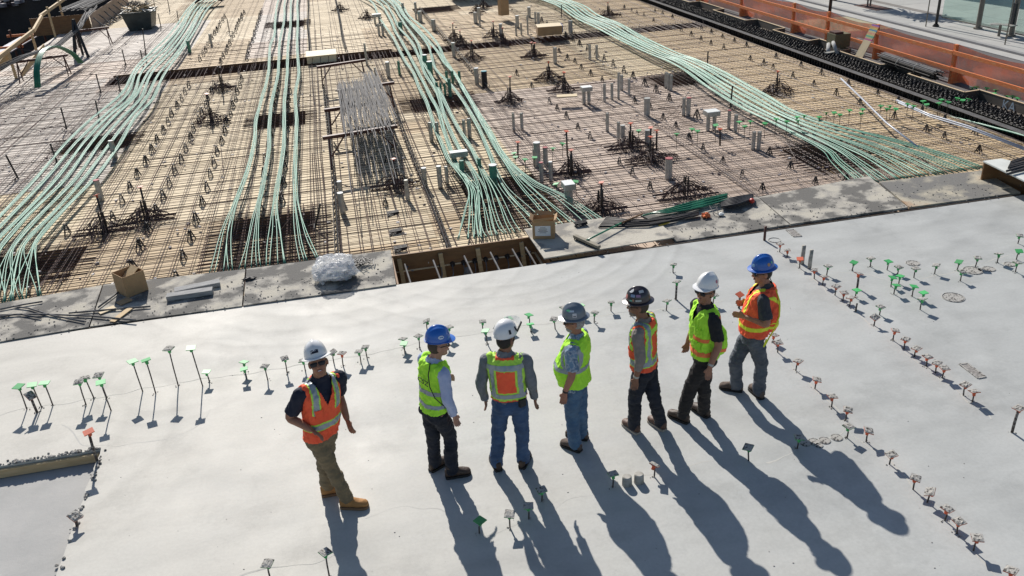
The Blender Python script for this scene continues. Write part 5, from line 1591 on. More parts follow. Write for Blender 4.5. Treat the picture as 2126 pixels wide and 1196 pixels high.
# small generator
t = thing('pump_unit', 'small olive pump unit standing on the outer form', 'pump', (16.1, 25.5, 0))
ol = mat('olive_painted_steel', (.16, .145, .08), (.12, .11, .06), .6, 4)
b = MB(); b.box((16.15, 25.5, .33), (.55, .5, .42)); b.build('housing', ol, t)
b = MB(); b.box((16.05, 25.5, .57), (.3, .35, .06)); b.build('cover', M['rust'], t)
b = MB(); b.tube([(15.85, 25.3, .3), (15.72, 25.0, .25), (15.74, 24.8, .02)], .06, 7); b.tube([(15.85, 25.55, .2), (15.7, 25.3, .1), (15.6, 25.1, .03)], .07, 7); b.build('hose', M['greylumber'], t, smooth=True)
b = MB(); b.box((15.62, 25.0, .06), (.42, .16, .03), .2); b.build('foot_plate', M['galv'], t)

# ------------------------------------------------------------------ street-side barrier
FX = 16.52
t = thing('timber_barrier', 'red-stained timber barrier with two rails along the street', 'barrier', (FX, 28, 0))
ys = [14.1, 17.35, 20.5, 24.1, 26.9, 29.2, 33.4, 37.8, 42, 46]
for y in ys:
    b = MB(); b.box((FX + .05, y, .44), (.09, .09, 1.08)); b.build('post', M['lumber_orange'], t)
    b = MB(); b.add([(FX + .10, y - .02, .36), (FX + .10, y + .02, .36), (FX + .10, y - .02, -.08), (FX + .10, y + .02, -.08), (FX + .62, y - .02, -.08), (FX + .62, y + .02, -.08)], [(0, 2, 4), (1, 5, 3), (0, 1, 3, 2), (2, 3, 5, 4), (0, 4, 5, 1)]); b.build('gusset', M['lumber_orange'], t)
for y0, y1 in zip([10] + ys[2::2], ys[2::2] + [50]):
    for z, h in ((.76, .10), (.33, .10)):
        b = MB(); b.bar((FX - .02, y0, z), (FX - .02, y1 - .01, z + rnd.uniform(-.015, .015)), .045, h); b.build('rail', M['lumber_orange'], t)
# orange debris net
m = bpy.data.materials.new('orange_mesh_net'); m.use_nodes = True
nt = m.node_tree; pb = nt.nodes['Principled BSDF']; pb.inputs['Base Color'].default_value = (.88, .21, .09, 1); pb.inputs['Roughness'].default_value = .6
tr = nt.nodes.new('ShaderNodeBsdfTransparent'); mx = nt.nodes.new('ShaderNodeMixShader')
nz = _noise(nt, 3.0, 3, .6); rp = _ramp(nt, nz.outputs[0], [(.3, .60), (.7, .80)])
nt.links.new(rp.outputs[0], mx.inputs[0]); nt.links.new(tr.outputs[0], mx.inputs[1]); nt.links.new(pb.outputs[0], mx.inputs[2]); nt.links.new(mx.outputs[0], nt.nodes['Material Output'].inputs[0])
for j, (y0, y1) in enumerate(zip(ys[:-1], ys[1:])):
    b = MB(); n = 12; vs = []; fs = []
    for i in range(n + 1):
        s = i / n; y = y0 + (y1 - y0) * s
        sag = .10 * math.sin(math.pi * s)
        for k in range(6):
            q_ = k / 5
            z = -.02 * (1 - q_) + (.97 - sag) * q_
            x = FX + .13 + .05 * math.sin(6 * s + k) * (1 - q_) + .10 * (1 - q_)
            vs.append((x, y, z))
    for i in range(n):
        for k in range(5):
            a = i * 6 + k; fs.append((a, a + 6, a + 7, a + 1))
    b.add(vs, fs); b.build('safety_net', m, t, smooth=True, fix=False)
# striped plank
p0 = np.array([16.17, 24.35, .10]); p1 = np.array([16.55, 23.3, 1.22])
p0 = at(1783, 118, .12); p1 = at(1819, 52, 1.02)
t = thing('striped_plank', 'plywood plank with rainbow paint stripes leaning on the timber barrier', 'plank', tuple(p0))
up_ = np.array([-.9, -.2, .4])
d = p1 - p0; L_ = np.linalg.norm(d)
b = MB(); b.bar(p0, p1, .30, .02, up=up_); pl = b.build('board', M['ply1'], t)
cols = [('violet', (.32, .10, .42)), ('orange', (.72, .28, .10)), ('yellow', (.62, .50, .12)), ('blue', (.08, .28, .42)), ('yellow2', (.60, .52, .25)), ('salmon', (.75, .32, .2)), ('yellow3', (.6, .5, .2)), ('green', (.10, .42, .24)), ('tan', (.5, .42, .2)), ('magenta', (.5, .10, .25))]
f0 = 1.0
for nm_, c in cols:
    f1 = f0 - .048
    b = MB(); b.bar(p0 + d * f1, p0 + d * f0, .302, .0225, up=up_)
    b.build('paint_stripe', mat('paint_' + nm_, c, rough=.7), pl); f0 = f1

# ------------------------------------------------------------------ street, kerb, pavement
M['asphalt'] = mat('worn_asphalt', (.125, .118, .118), (.095, .09, .09), .9, 1.2, bump=.4, bscale=60)
def slope(n): pass
b = MB(); b.box((18.4, 20, -.13), (4.1, 110, .1)); structure(b.build('road', M['asphalt']))
b = MB(); b.box((16.1, 20, -.20), (.5, 110, .1)); structure(b.build('road_shoulder', M['ground2'] if 'ground2' in M else mat('shoulder_dirt', (.2, .16, .13), (.12, .1, .08), .95, 3)))
M['pave'] = mat('pale_pavement', (.45, .445, .42), (.39, .385, .37), .85, .9, bump=.25, bscale=30)
pv = structure(MB().build('pavement', M['pave'])); ROOT[pv.name] = np.zeros(3)
b = MB(); b.box((20.52, 20, -.045), (.17, 110, .125)); structure(b.build('kerb', mat('kerb_stone', (.30, .30, .30), (.24, .24, .24), .85, 2)))
bandm = mat('dark_paver_band', (.22, .205, .19), (.17, .16, .15), .9, 6)
restp = MB(); nv = 0
y = 14.0
M['pave_b'] = mat('pale_pavement_b', (.41, .41, .39), (.36, .36, .345), .85, 1.5, bump=.25, bscale=30)
while y < 46:
    x = 20.61
    for wd in (1.0, 0.95, None, 1.0, 1.0, 1.0, 1.0, 1.0):
        if wd is None:
            s = MB(); s.box((x + .16, y + .6, -.04), (.31, 1.19, .08)); s.build('paving_slab', bandm, pv, fix=False); x += .32; continue
        if visible_xy(x + .5, y + .6, 0, 60):
            s = MB(); s.box((x + wd / 2, y + .6, -.041 + rnd.uniform(-.002, .002)), (wd - .008, 1.192, .08)); s.build('paving_slab', M['pave'] if rnd.random() < .6 else M['pave_b'], pv, fix=False)
        else:
            restp.box((x + wd / 2, y + .6, -.04), (wd - .008, 1.192, .08))
        x += wd
    y += 1.2
restp.build('outer_paving', M['pave'], pv, fix=False)['kind'] = 'stuff'
b = MB(); b.box((32, 20, -.10), (24, 110, .1)); structure(b.build('plaza', M['pave']))
# yellow crossing patch and joint marks on the road
q = [at(u, v, -.076)[:2] for u, v in [(1641, 44), (1774, 33), (1872, 55), (1840, 60), (1730, 68)]]
b = MB(); b.prism(q, -.0795, -.0755); structure(b.build('road_marking', mat('worn_yellow_paint', (.40, .36, .22), (.30, .28, .2), .85, 5)))
q = [(1779, 78), (1812, 84), (1809, 85.5), (1776, 79.5)]
b = MB()
for dv_ in (0, 3.2, 6.4):
    b.prism([at(u + dv_, v + dv_, -.076)[:2] for u, v in q], -.0795, -.0752)
structure(b.build('road_marking', mat('worn_white_paint', (.5, .5, .5), rough=.8)))
# tree pit and tree
b = MB(); b.box((21.8, 32.2, .003), (.75, 1.6, .012)); structure(b.build('tree_pit', mat('brick_red_grate', (.16, .085, .07), (.10, .055, .05), .9, 12)))
t = thing('street_tree', 'young street tree on two slim trunks at the top edge right', 'tree', (21.8, 32.5, 0))
b = MB(); b.tube([(21.74, 32.5, 0), (21.70, 32.52, 1.2), (21.65, 32.55, 2.4)], [.035, .03, .02], 7); b.tube([(21.86, 32.5, 0), (21.88, 32.5, 1.2), (21.92, 32.45, 2.4)], [.035, .03, .02], 7); b.build('trunk', mat('bark', (.18, .15, .12), rough=.9), t)
def leaves(b, c, R__, n, ln):
    for i in range(n):
        d_ = Vector((rnd.gauss(0, 1), rnd.gauss(0, 1), rnd.gauss(0, .7))).normalized()
        p_ = np.array(c) + np.array(d_) * R__ * rnd.random() ** .5
        e_ = np.array(Vector((rnd.gauss(0, 1), rnd.gauss(0, 1), rnd.gauss(-.3, .4))).normalized()) * ln
        s_ = np.cross(e_, [0, 0, 1]); s_ = s_ / (np.linalg.norm(s_) + 1e-6) * ln * .16
        b.add([p_, p_ + e_ * .4 + s_, p_ + e_, p_ + e_ * .4 - s_], [(0, 1, 2, 3)])
b = MB(); leaves(b, (21.8, 32.5, 2.6), .75, 260, .42); cr = b.build('crown', mat('leaf', (.06, .11, .03), (.04, .08, .02), .6, 9), t, fix=False)
t = thing('palm_tree', 'palm-like tree off the frame whose shadow falls on the pavement', 'tree', (21.2, 33.9, 0))
b = MB(); b.tube([(21.5, 34.6, 0), (21.4, 34.6, 2.9)], [.10, .07], 8); b.build('trunk', M['form_brown'], t)
b = MB()
for i in range(26):
    a = i * 2.4; l = rnd.uniform(.9, 1.35)
    pts = [(21.4 + l * s * math.cos(a) * .62, 34.6 + l * s * math.sin(a), 2.9 + .5 * s - .9 * s * s) for s in (0, .3, .6, 1.0)]
    for (p_, q_) in zip(pts[:-1], pts[1:]):
        b.bar(p_, q_, .10, .01)
b.build('crown', MATS['leaf'], t, fix=False)
# poles
def pole(name, p, h, r, m_, lb, cat, base=True):
    t = thing(name, lb, cat, (p[0], p[1], 0))
    b = MB(); b.tube([(p[0], p[1], 0.0), (p[0], p[1], h)], r, 10); b.build('pole', m_, t, smooth=True)
    if base:
        b = MB(); b.tube([(p[0], p[1], 0.0), (p[0], p[1], .05)], r * 2.2, 12); b.tube([(p[0], p[1], .05), (p[0], p[1], .09)], r * 1.6, 12); b.build('base_plate', m_, t)
    return t


M['poleblack'] = mat('black_painted_steel', (.02, .02, .022), (.03, .03, .03), .4, 3)
M['polegrey'] = mat('weathered_bronze_post', (.22, .20, .165), (.16, .15, .125), .45, 4, metal=.2)
pole('street_lamp', (21.18, 27.43), 4.0, .05, M['poleblack'], 'black street lamp post on the pavement left of the shelter', 'lamp post')
pole('street_lamp', (16.78, 27.2), 4.0, .055, M['poleblack'], 'black lamp post rising through the timber barrier', 'lamp post', False)
pole('sign_pole', (20.9, 27.6), 2.6, .02, M['polegrey'], 'thin grey sign pole nearest the kerb, left of the lamp post', 'sign pole', False)
pole('sign_pole', (21.0, 23.8), 2.6, .02, M['polegrey'], 'thin grey sign pole in front of the shelter right post', 'sign pole', False)
# shelter
t = thing('bus_shelter', 'glass bus shelter with two bronze posts at the top right corner', 'bus shelter', (22.05, 25.5, 0))
gm = bpy.data.materials.new('shelter_glass'); gm.use_nodes = True
nt = gm.node_tree; pb = nt.nodes['Principled BSDF']; pb.inputs['Base Color'].default_value = (.45, .62, .56, 1); pb.inputs['Roughness'].default_value = .06
tr = nt.nodes.new('ShaderNodeBsdfTransparent'); tr.inputs[0].default_value = (.86, .95, .92, 1); mx = nt.nodes.new('ShaderNodeMixShader'); mx.inputs[0].default_value = .16
nt.links.new(tr.outputs[0], mx.inputs[1]); nt.links.new(pb.outputs[0], mx.inputs[2]); nt.links.new(mx.outputs[0], nt.nodes['Material Output'].inputs[0])
for y in (26.38, 24.80):
    b = MB(); b.tube([(22.05, y, 0), (22.05, y, 2.5)], .085, 12); b.tube([(22.05, y, 0), (22.05, y, .05)], .15, 12); b.build('post', M['polegrey'], t)
for y0, y1 in ((26.25, 24.95), (28.3, 26.52), (24.65, 23.0)):
    b = MB(); b.box((22.05, (y0 + y1) / 2, 1.15), (.012, abs(y0 - y1), 2.0)); b.build('glass_pane', gm, t)
    b = MB(); b.box((22.05, (y0 + y1) / 2, .12), (.03, abs(y0 - y1), .03)); b.build('glass_rail', M['polegrey'], t)
b = MB(); b.box((22.0, 24.9, 2.55), (.8, 3.6, .08)); b.build('roof', M['polegrey'], t)
t = thing('shelter_seat', 'round silver stool with a folding table top under the shelter', 'seat', (21.75, 25.0, 0))
b = MB(); b.tube([(21.75, 25.0, 0), (21.75, 25.0, .36)], .045, 10); b.build('stem', M['polegrey'], t)
b = MB(); b.tube([(21.7, 25.15, .36), (21.7, 25.15, .385)], .19, 16); b.build('seat', M['galv'], t)
b = MB(); b.box((21.8, 24.7, .40), (.30, .42, .02), .2); b.build('table_top', M['galv'], t)
t = thing('info_panel', 'narrow black panel fixed on the right shelter post', 'sign', (21.9, 24.7, .6))
b = MB(); b.box((21.93, 24.72, .7), (.07, .12, .75)); b.build('panel', M['blackplastic'], t)
# building outside the frame whose shade falls on the plaza
t = thing('office_building', 'plain grey office block beyond the frame that shades the plaza', 'building', (33, 52, 0))
b = MB(); b.box((33.05, 54, 8), (16.6, 26, 16)); b.build('wall', mat('facade', (.35, .34, .33), rough=.7), t)
for k in range(5):
    for j in range(6):
        b = MB(); b.box((26.4 + j * 2.6, 40.98, 1.8 + k * 3), (1.6, .05, 1.7)); b.build('window', mat('dark_window', (.03, .04, .05), rough=.1), t)

# ------------------------------------------------------------------ the men: joints in metres
JOINT_ROWS = [
 [1.032, 150, 135, 178, [(-0.665, 7.412, 0.95), (-0.591, 7.459, 1.538), (-0.578, 7.467, 1.708), (-0.72, 7.579, 0.103), (-0.525, 7.31, 0.103), (-0.494, 7.593, 0.04), (-0.372, 7.225, 0.04), (-0.764, 7.575, 0.03), (-0.561, 7.276, 0.03), (-0.596, 7.482, 0.95), (-0.734, 7.343, 0.95), (-0.409, 7.564, 1.461), (-0.793, 7.342, 1.461), (-0.703, 7.458, 0.509), (-0.621, 7.336, 0.513)]],
 [0.979, 50, 66, 88, [(0.514, 7.557, 0.9), (0.571, 7.608, 1.458), (0.636, 7.605, 1.62), (0.46, 7.689, 0.098), (0.624, 7.496, 0.098), (0.578, 7.781, 0.04), (0.816, 7.452, 0.04), (0.4, 7.666, 0.03), (0.567, 7.443, 0.03), (0.486, 7.646, 0.9), (0.543, 7.469, 0.9), (0.485, 7.796, 1.386), (0.643, 7.406, 1.386), (0.467, 7.656, 0.484), (0.65, 7.585, 0.495)]],
 [0.979, 18, 12, 50, [(1.308, 7.443, 0.9), (1.308, 7.504, 1.458), (1.327, 7.511, 1.62), (1.131, 7.508, 0.098), (1.42, 7.472, 0.098), None, None, None, None, (1.217, 7.463, 0.9), (1.399, 7.424, 0.9), (1.108, 7.562, 1.386), (1.508, 7.432, 1.386), (1.172, 7.511, 0.484), (1.423, 7.436, 0.484)]],
 [0.963, -58, -62, -72, [(2.092, 7.631, 0.886), (2.13, 7.685, 1.434), (2.113, 7.699, 1.593), (2.054, 7.575, 0.096), (2.184, 7.759, 0.096), (1.919, 7.741, 0.04), (2.02, 7.954, 0.04), (2.108, 7.504, 0.03), (2.232, 7.774, 0.03), (2.049, 7.551, 0.886), (2.135, 7.712, 0.886), (2.015, 7.503, 1.363), (2.234, 7.854, 1.363), (2.027, 7.595, 0.476), (2.142, 7.634, 0.469)]],
 [0.989, -52, -50, -72, [(2.904, 7.672, 0.91), (2.911, 7.732, 1.474), (2.851, 7.753, 1.637), (2.811, 7.714, 0.099), (3.122, 7.687, 0.099), (2.715, 7.863, 0.04), (3.046, 7.864, 0.04), (2.807, 7.592, 0.03), (3.141, 7.59, 0.03), (2.844, 7.6, 0.91), (2.965, 7.744, 0.91), (2.779, 7.556, 1.401), (3.041, 7.892, 1.401), (2.795, 7.667, 0.492), (3.007, 7.613, 0.485)]],
 [1.005, -92, -75, -118, [(3.639, 7.71, 0.925), (3.65, 7.769, 1.498), (3.647, 7.78, 1.664), (3.424, 7.743, 0.101), (3.709, 7.786, 0.101), (3.284, 7.876, 0.04), (3.626, 7.903, 0.04), (3.439, 7.617, 0.03), (3.713, 7.658, 0.03), (3.614, 7.618, 0.925), (3.663, 7.803, 0.925), (3.656, 7.546, 1.423), (3.641, 7.978, 1.423), (3.486, 7.696, 0.506), (3.635, 7.67, 0.494)]],
 [0.989, -62, -68, -85, [(4.396, 8.015, 0.91), (4.522, 8.052, 1.474), (4.472, 8.071, 1.637), (4.501, 7.953, 0.099), (4.298, 8.157, 0.099), (4.462, 8.18, 0.04), (4.121, 8.265, 0.04), (4.475, 7.891, 0.03), (4.345, 8.101, 0.03), (4.361, 7.927, 0.91), (4.431, 8.102, 0.91), (4.406, 7.859, 1.401), (4.605, 8.235, 1.401), (4.478, 7.936, 0.497), (4.225, 8.075, 0.499)]],
]
POSE = {}
for number, (size, chest_yaw, pelvis_yaw, head_yaw, pts) in enumerate(JOINT_ROWS):
    joints = dict(s=size, yc=chest_yaw, yp=pelvis_yaw, yh=head_yaw, P=pts[0], N=pts[1], Hd=pts[2])
    slot = 3
    for joint in ('an', 'toe', 'heel', 'hip', 'sh', 'kn'):
        for side in ('L', 'R'):
            if pts[slot] is not None:
                joints[joint + side] = pts[slot]
            slot += 1
    POSE['m%d' % (number + 1)] = joints


ab_ = abs


def V3(*a): return np.array(a, float)
def lat(y): a = R_(y); return V3(math.cos(a), -math.sin(a), 0)
def fwd(y): a = R_(y); return V3(math.sin(a), math.cos(a), 0)
def unit(v): return v / (np.linalg.norm(v) + 1e-9)


PROF = [(.80, .155, .110, 0), (.88, .176, .124, -.006), (.96, .172, .118, 0), (1.04, .165, .115, .006), (1.14, .167, .118, .010), (1.26, .180, .124, .010), (1.36, .186, .119, .004), (1.42, .178, .103, -.004), (1.455, .146, .087, -.008), (1.485, .102, .074, -.010), (1.52, .070, .068, -.006), (1.56, .060, .062, 0)]


HS = 1.08
# per man: left arm, right arm; each (elbow from shoulder), (wrist from elbow) as outward, forward, up
ARMS = {
 'm1': (((.02, -.09, -.275), (-.05, .17, -.185)), ((.11, -.09, -.25), (-.10, .21, -.10))),
 'm2': (((.03, .02, -.28), (-.08, .20, -.08)), ((.05, -.04, -.285), (-.01, .09, -.245))),
 'm3': (((.065, -.04, -.28), (-.02, .06, -.245)), ((.05, -.03, -.285), (.02, .08, -.24))),
 'm4': (((.06, -.02, -.285), (-.01, .09, -.245)), ((.06, -.02, -.285), (-.01, .08, -.245))),
 'm5': (((.05, -.05, -.285), (-.01, .05, -.255)), ((.05, .0, -.285), (-.01, .06, -.25))),
 'm6': (((.07, -.03, -.28), (.03, .10, -.235)), ((.05, -.02, -.285), (.0, .09, -.24))),
 'm7': (((.08, -.05, -.27), (-.09, .24, .02)), ((.07, -.04, -.27), (-.14, .21, .03))),
}


class Man:
    def __init__(s, key, **kw):
        s.p = {k: (np.array(v, float) if isinstance(v, (tuple, list)) else v) for k, v in POSE[key].items()}
        s.s = s.p['s']
        s.k = kw
        p = s.p; S = s.s
        for side, sg in (('L', -1), ('R', 1)):
            sh = p['sh' + side]
            L_ = lat(p['yc']) * sg; F = fwd(p['yc'])
            (o, f_, z), (o2, f2, z2) = ARMS[key][0 if side == 'L' else 1]
            p['el' + side] = sh + (L_ * o + F * f_ + V3(0, 0, z)) * S
            p['wr' + side] = p['el' + side] + (L_ * o2 + F * f2 + V3(0, 0, z2)) * S
            p['ha' + side] = p['wr' + side] + unit(p['wr' + side] - p['el' + side] + F * .03 + V3(0, 0, -.45 if z2 < -.2 else 0)) * .09

    def frame(s, h):
        p = s.p; t = (h - .92) / (1.49 - .92)
        c = p['P'] + (p['N'] - p['P']) * t
        u = min(1, max(0, (h - .95) / .25))
        y = p['yp'] + (p['yc'] - p['yp']) * u
        return V3(c[0], c[1], h * s.s), lat(y), fwd(y)

    def local(s, q):
        """(lateral, forward, height) in body proportions of a world point"""
        h = q[2] / s.s
        c, l, f = s.frame(h)
        d = q - c
        return (d @ l) / s.s, (d @ f) / s.s, h

    def torso(s, b, h0, h1, ease, hem=0.0, belly=0.0, wide=0.0):
        hs = sorted(set([h0, h1] + [r[0] for r in PROF if h0 < r[0] < h1] + [h0 + (h1 - h0) * i / 9 for i in range(10)]))
        rings = []
        for h in hs:
            w, d, o = [np.interp(h, [r[0] for r in PROF], [r[k] for r in PROF]) for k in (1, 2, 3)]
            e = ease + hem * max(0, 1 - (h - h0) / .25)
            bl = belly * math.exp(-((h - 1.08) / .14) ** 2)
            c, l, f = s.frame(h)
            k = s.k.get('bulk', 1.0) if h < 1.44 else 1.0
            rings.append((c + f * (o + bl * .55) * s.s, l * (w * k + e + bl * .35 + wide) * s.s, f * (d * k + e + bl * .6) * s.s))
        b.loft(rings, 26, power=2.35)

    def limb(s, b, pts, rads, flat=1.0, side=None, n=14):
        P_ = [np.array(q, float) for q in pts]
        # subdivide smoothly
        Q, Rr = [], []
        m = 5
        for i in range(len(P_) - 1):
            for k in range(m):
                t = i + k / m
                Q.append(interp(P_, t)); Rr.append(np.interp(t, range(len(P_)), rads))
        Q.append(P_[-1]); Rr.append(rads[-1])
        b.tube(Q, [r * s.s for r in Rr], n)

    def remesh(s, b, name, m, parent, vox, smooth=4, fold=0.0, ffreq=9.0, seed=0.0, fstretch=(1, 1, .55)):
        o = b.build(name, m, parent, smooth=True, fix=True)
        md = o.modifiers.new('r', 'REMESH'); md.mode = 'VOXEL'; md.voxel_size = vox; md.use_smooth_shade = True
        ms = o.modifiers.new('s', 'SMOOTH'); ms.factor = .5; ms.iterations = smooth
        dg = bpy.context.evaluated_depsgraph_get()
        me = bpy.data.meshes.new_from_object(o.evaluated_get(dg))
        o.modifiers.clear()
        old = o.data; o.data = me; bpy.data.meshes.remove(old); me.name = name
        if not me.materials: me.materials.append(m)
        n = len(me.vertices)
        co = np.zeros(n * 3); me.vertices.foreach_get('co', co); co = co.reshape(-1, 3)
        if fold:
            no = np.zeros(n * 3); me.vertices.foreach_get('normal', no); no = no.reshape(-1, 3)
            out = np.empty(n)
            base = ROOT[parent.name]
            for i in range(n):
                q = co[i]
                v = Vector((q[0] * ffreq * fstretch[0] + seed, q[1] * ffreq * fstretch[1], q[2] * ffreq * fstretch[2]))
                a = noise.noise(v)
                r = 1 - abs(noise.noise(v * 2.1 + Vector((3, 9, seed)))) * 2.2
                out[i] = a * .9 + max(0, r) * .55 - .25
            co = co + no * (out * fold)[:, None]
            me.vertices.foreach_set('co', co.ravel())
        me.polygons.foreach_set('use_smooth', [True] * len(me.polygons))
        me.update()
        return o

    def cut(s, o, fn):
        """delete faces for which fn(lat, fwd, h) is true"""
        base = ROOT[o.name]
        bm = bmesh.new(); bm.from_mesh(o.data)
        dead = [f for f in bm.faces if fn(*s.local(np.array(f.calc_center_median()) + base))]
        bmesh.ops.delete(bm, geom=dead, context='FACES')
        bm.to_mesh(o.data); bm.free()

    def patch(s, src, fn, name, m, off, parent, label=None):
        """thin layer of cloth lying on src where fn is true"""
        base = ROOT[src.name]
        me = src.data
        n = len(me.vertices)
        co = np.zeros(n * 3); me.vertices.foreach_get('co', co); co = co.reshape(-1, 3)
        no = np.zeros(n * 3); me.vertices.foreach_get('normal', no); no = no.reshape(-1, 3)
        faces = []
        for f in me.polygons:
            c = np.array(f.center) + base
            if fn(*s.local(c)):
                faces.append(list(f.vertices))
        if not faces: return None
        used = sorted({i for f in faces for i in f}); mp = {v: i for i, v in enumerate(used)}
        b = MB()
        vs = [co[i] + no[i] * off + base for i in used]
        b.add(vs, [tuple(mp[i] for i in f) for f in faces])
        return b.build(name, m, parent, smooth=True, fix=False, label=label)


def hand(b, wr, ha, thumbdir, S, curl=.5):
    d = unit(ha - wr)
    x = thumbdir - d * (thumbdir @ d); x = unit(x)
    nrm = np.cross(d, x)
    L = .09 * S
    b.loft([(wr - d * .01, x * .026 * S, nrm * .019 * S), (wr + d * L * .4, x * .036 * S, nrm * .017 * S), (wr + d * L * .95, x * .041 * S, nrm * .014 * S), (wr + d * L * 1.08, x * .034 * S, nrm * .011 * S)], 12)
    base = wr + d * L * .95
    for o, l in ((.032, .068), (.011, .076), (-.011, .071), (-.032, .056)):
        q0 = base + x * o * S
        d1 = unit(d + nrm * curl * .35 + x * o * .8); q1 = q0 + d1 * l * S * .5
        d2 = unit(d + nrm * curl * 1.1); q2 = q1 + d2 * l * S * .32
        d3 = unit(d + nrm * curl * 1.9); q3 = q2 + d3 * l * S * .24
        b.tube([q0 - d * .012, q1, q2, q3], [.0105 * S, .0098 * S, .0090 * S, .0075 * S], 8)
    q0 = wr + d * .025 * S + x * .022 * S
    q1 = q0 + unit(d * .8 + x * .75) * .036 * S; q2 = q1 + unit(d + x * .25 + nrm * .35) * .032 * S
    b.tube([q0 - x * .012, q1, q2], [.0135 * S, .0115 * S, .0090 * S], 8)


SKIN = {}
def skinm(name, c):
    if name not in SKIN:
        m = mat(name, c, tuple(x * .86 for x in c), .55, 16, spec=.35)
        m.node_tree.nodes['Principled BSDF'].inputs['Subsurface Weight'].default_value = .0
        SKIN[name] = m
    return SKIN[name]


def headframe(man):
    p = man.p
    y = p['yh']; tilt = R_(man.k.get('tilt', 0)); roll = R_(man.k.get('roll', 0))
    r = lat(y); f0 = fwd(y)
    f = f0 * math.cos(tilt) + V3(0, 0, math.sin(tilt))
    u = np.cross(r, f)
    r2 = r * math.cos(roll) + u * math.sin(roll); u2 = np.cross(r2, f)
    return p['Hd'], r2, f, u2


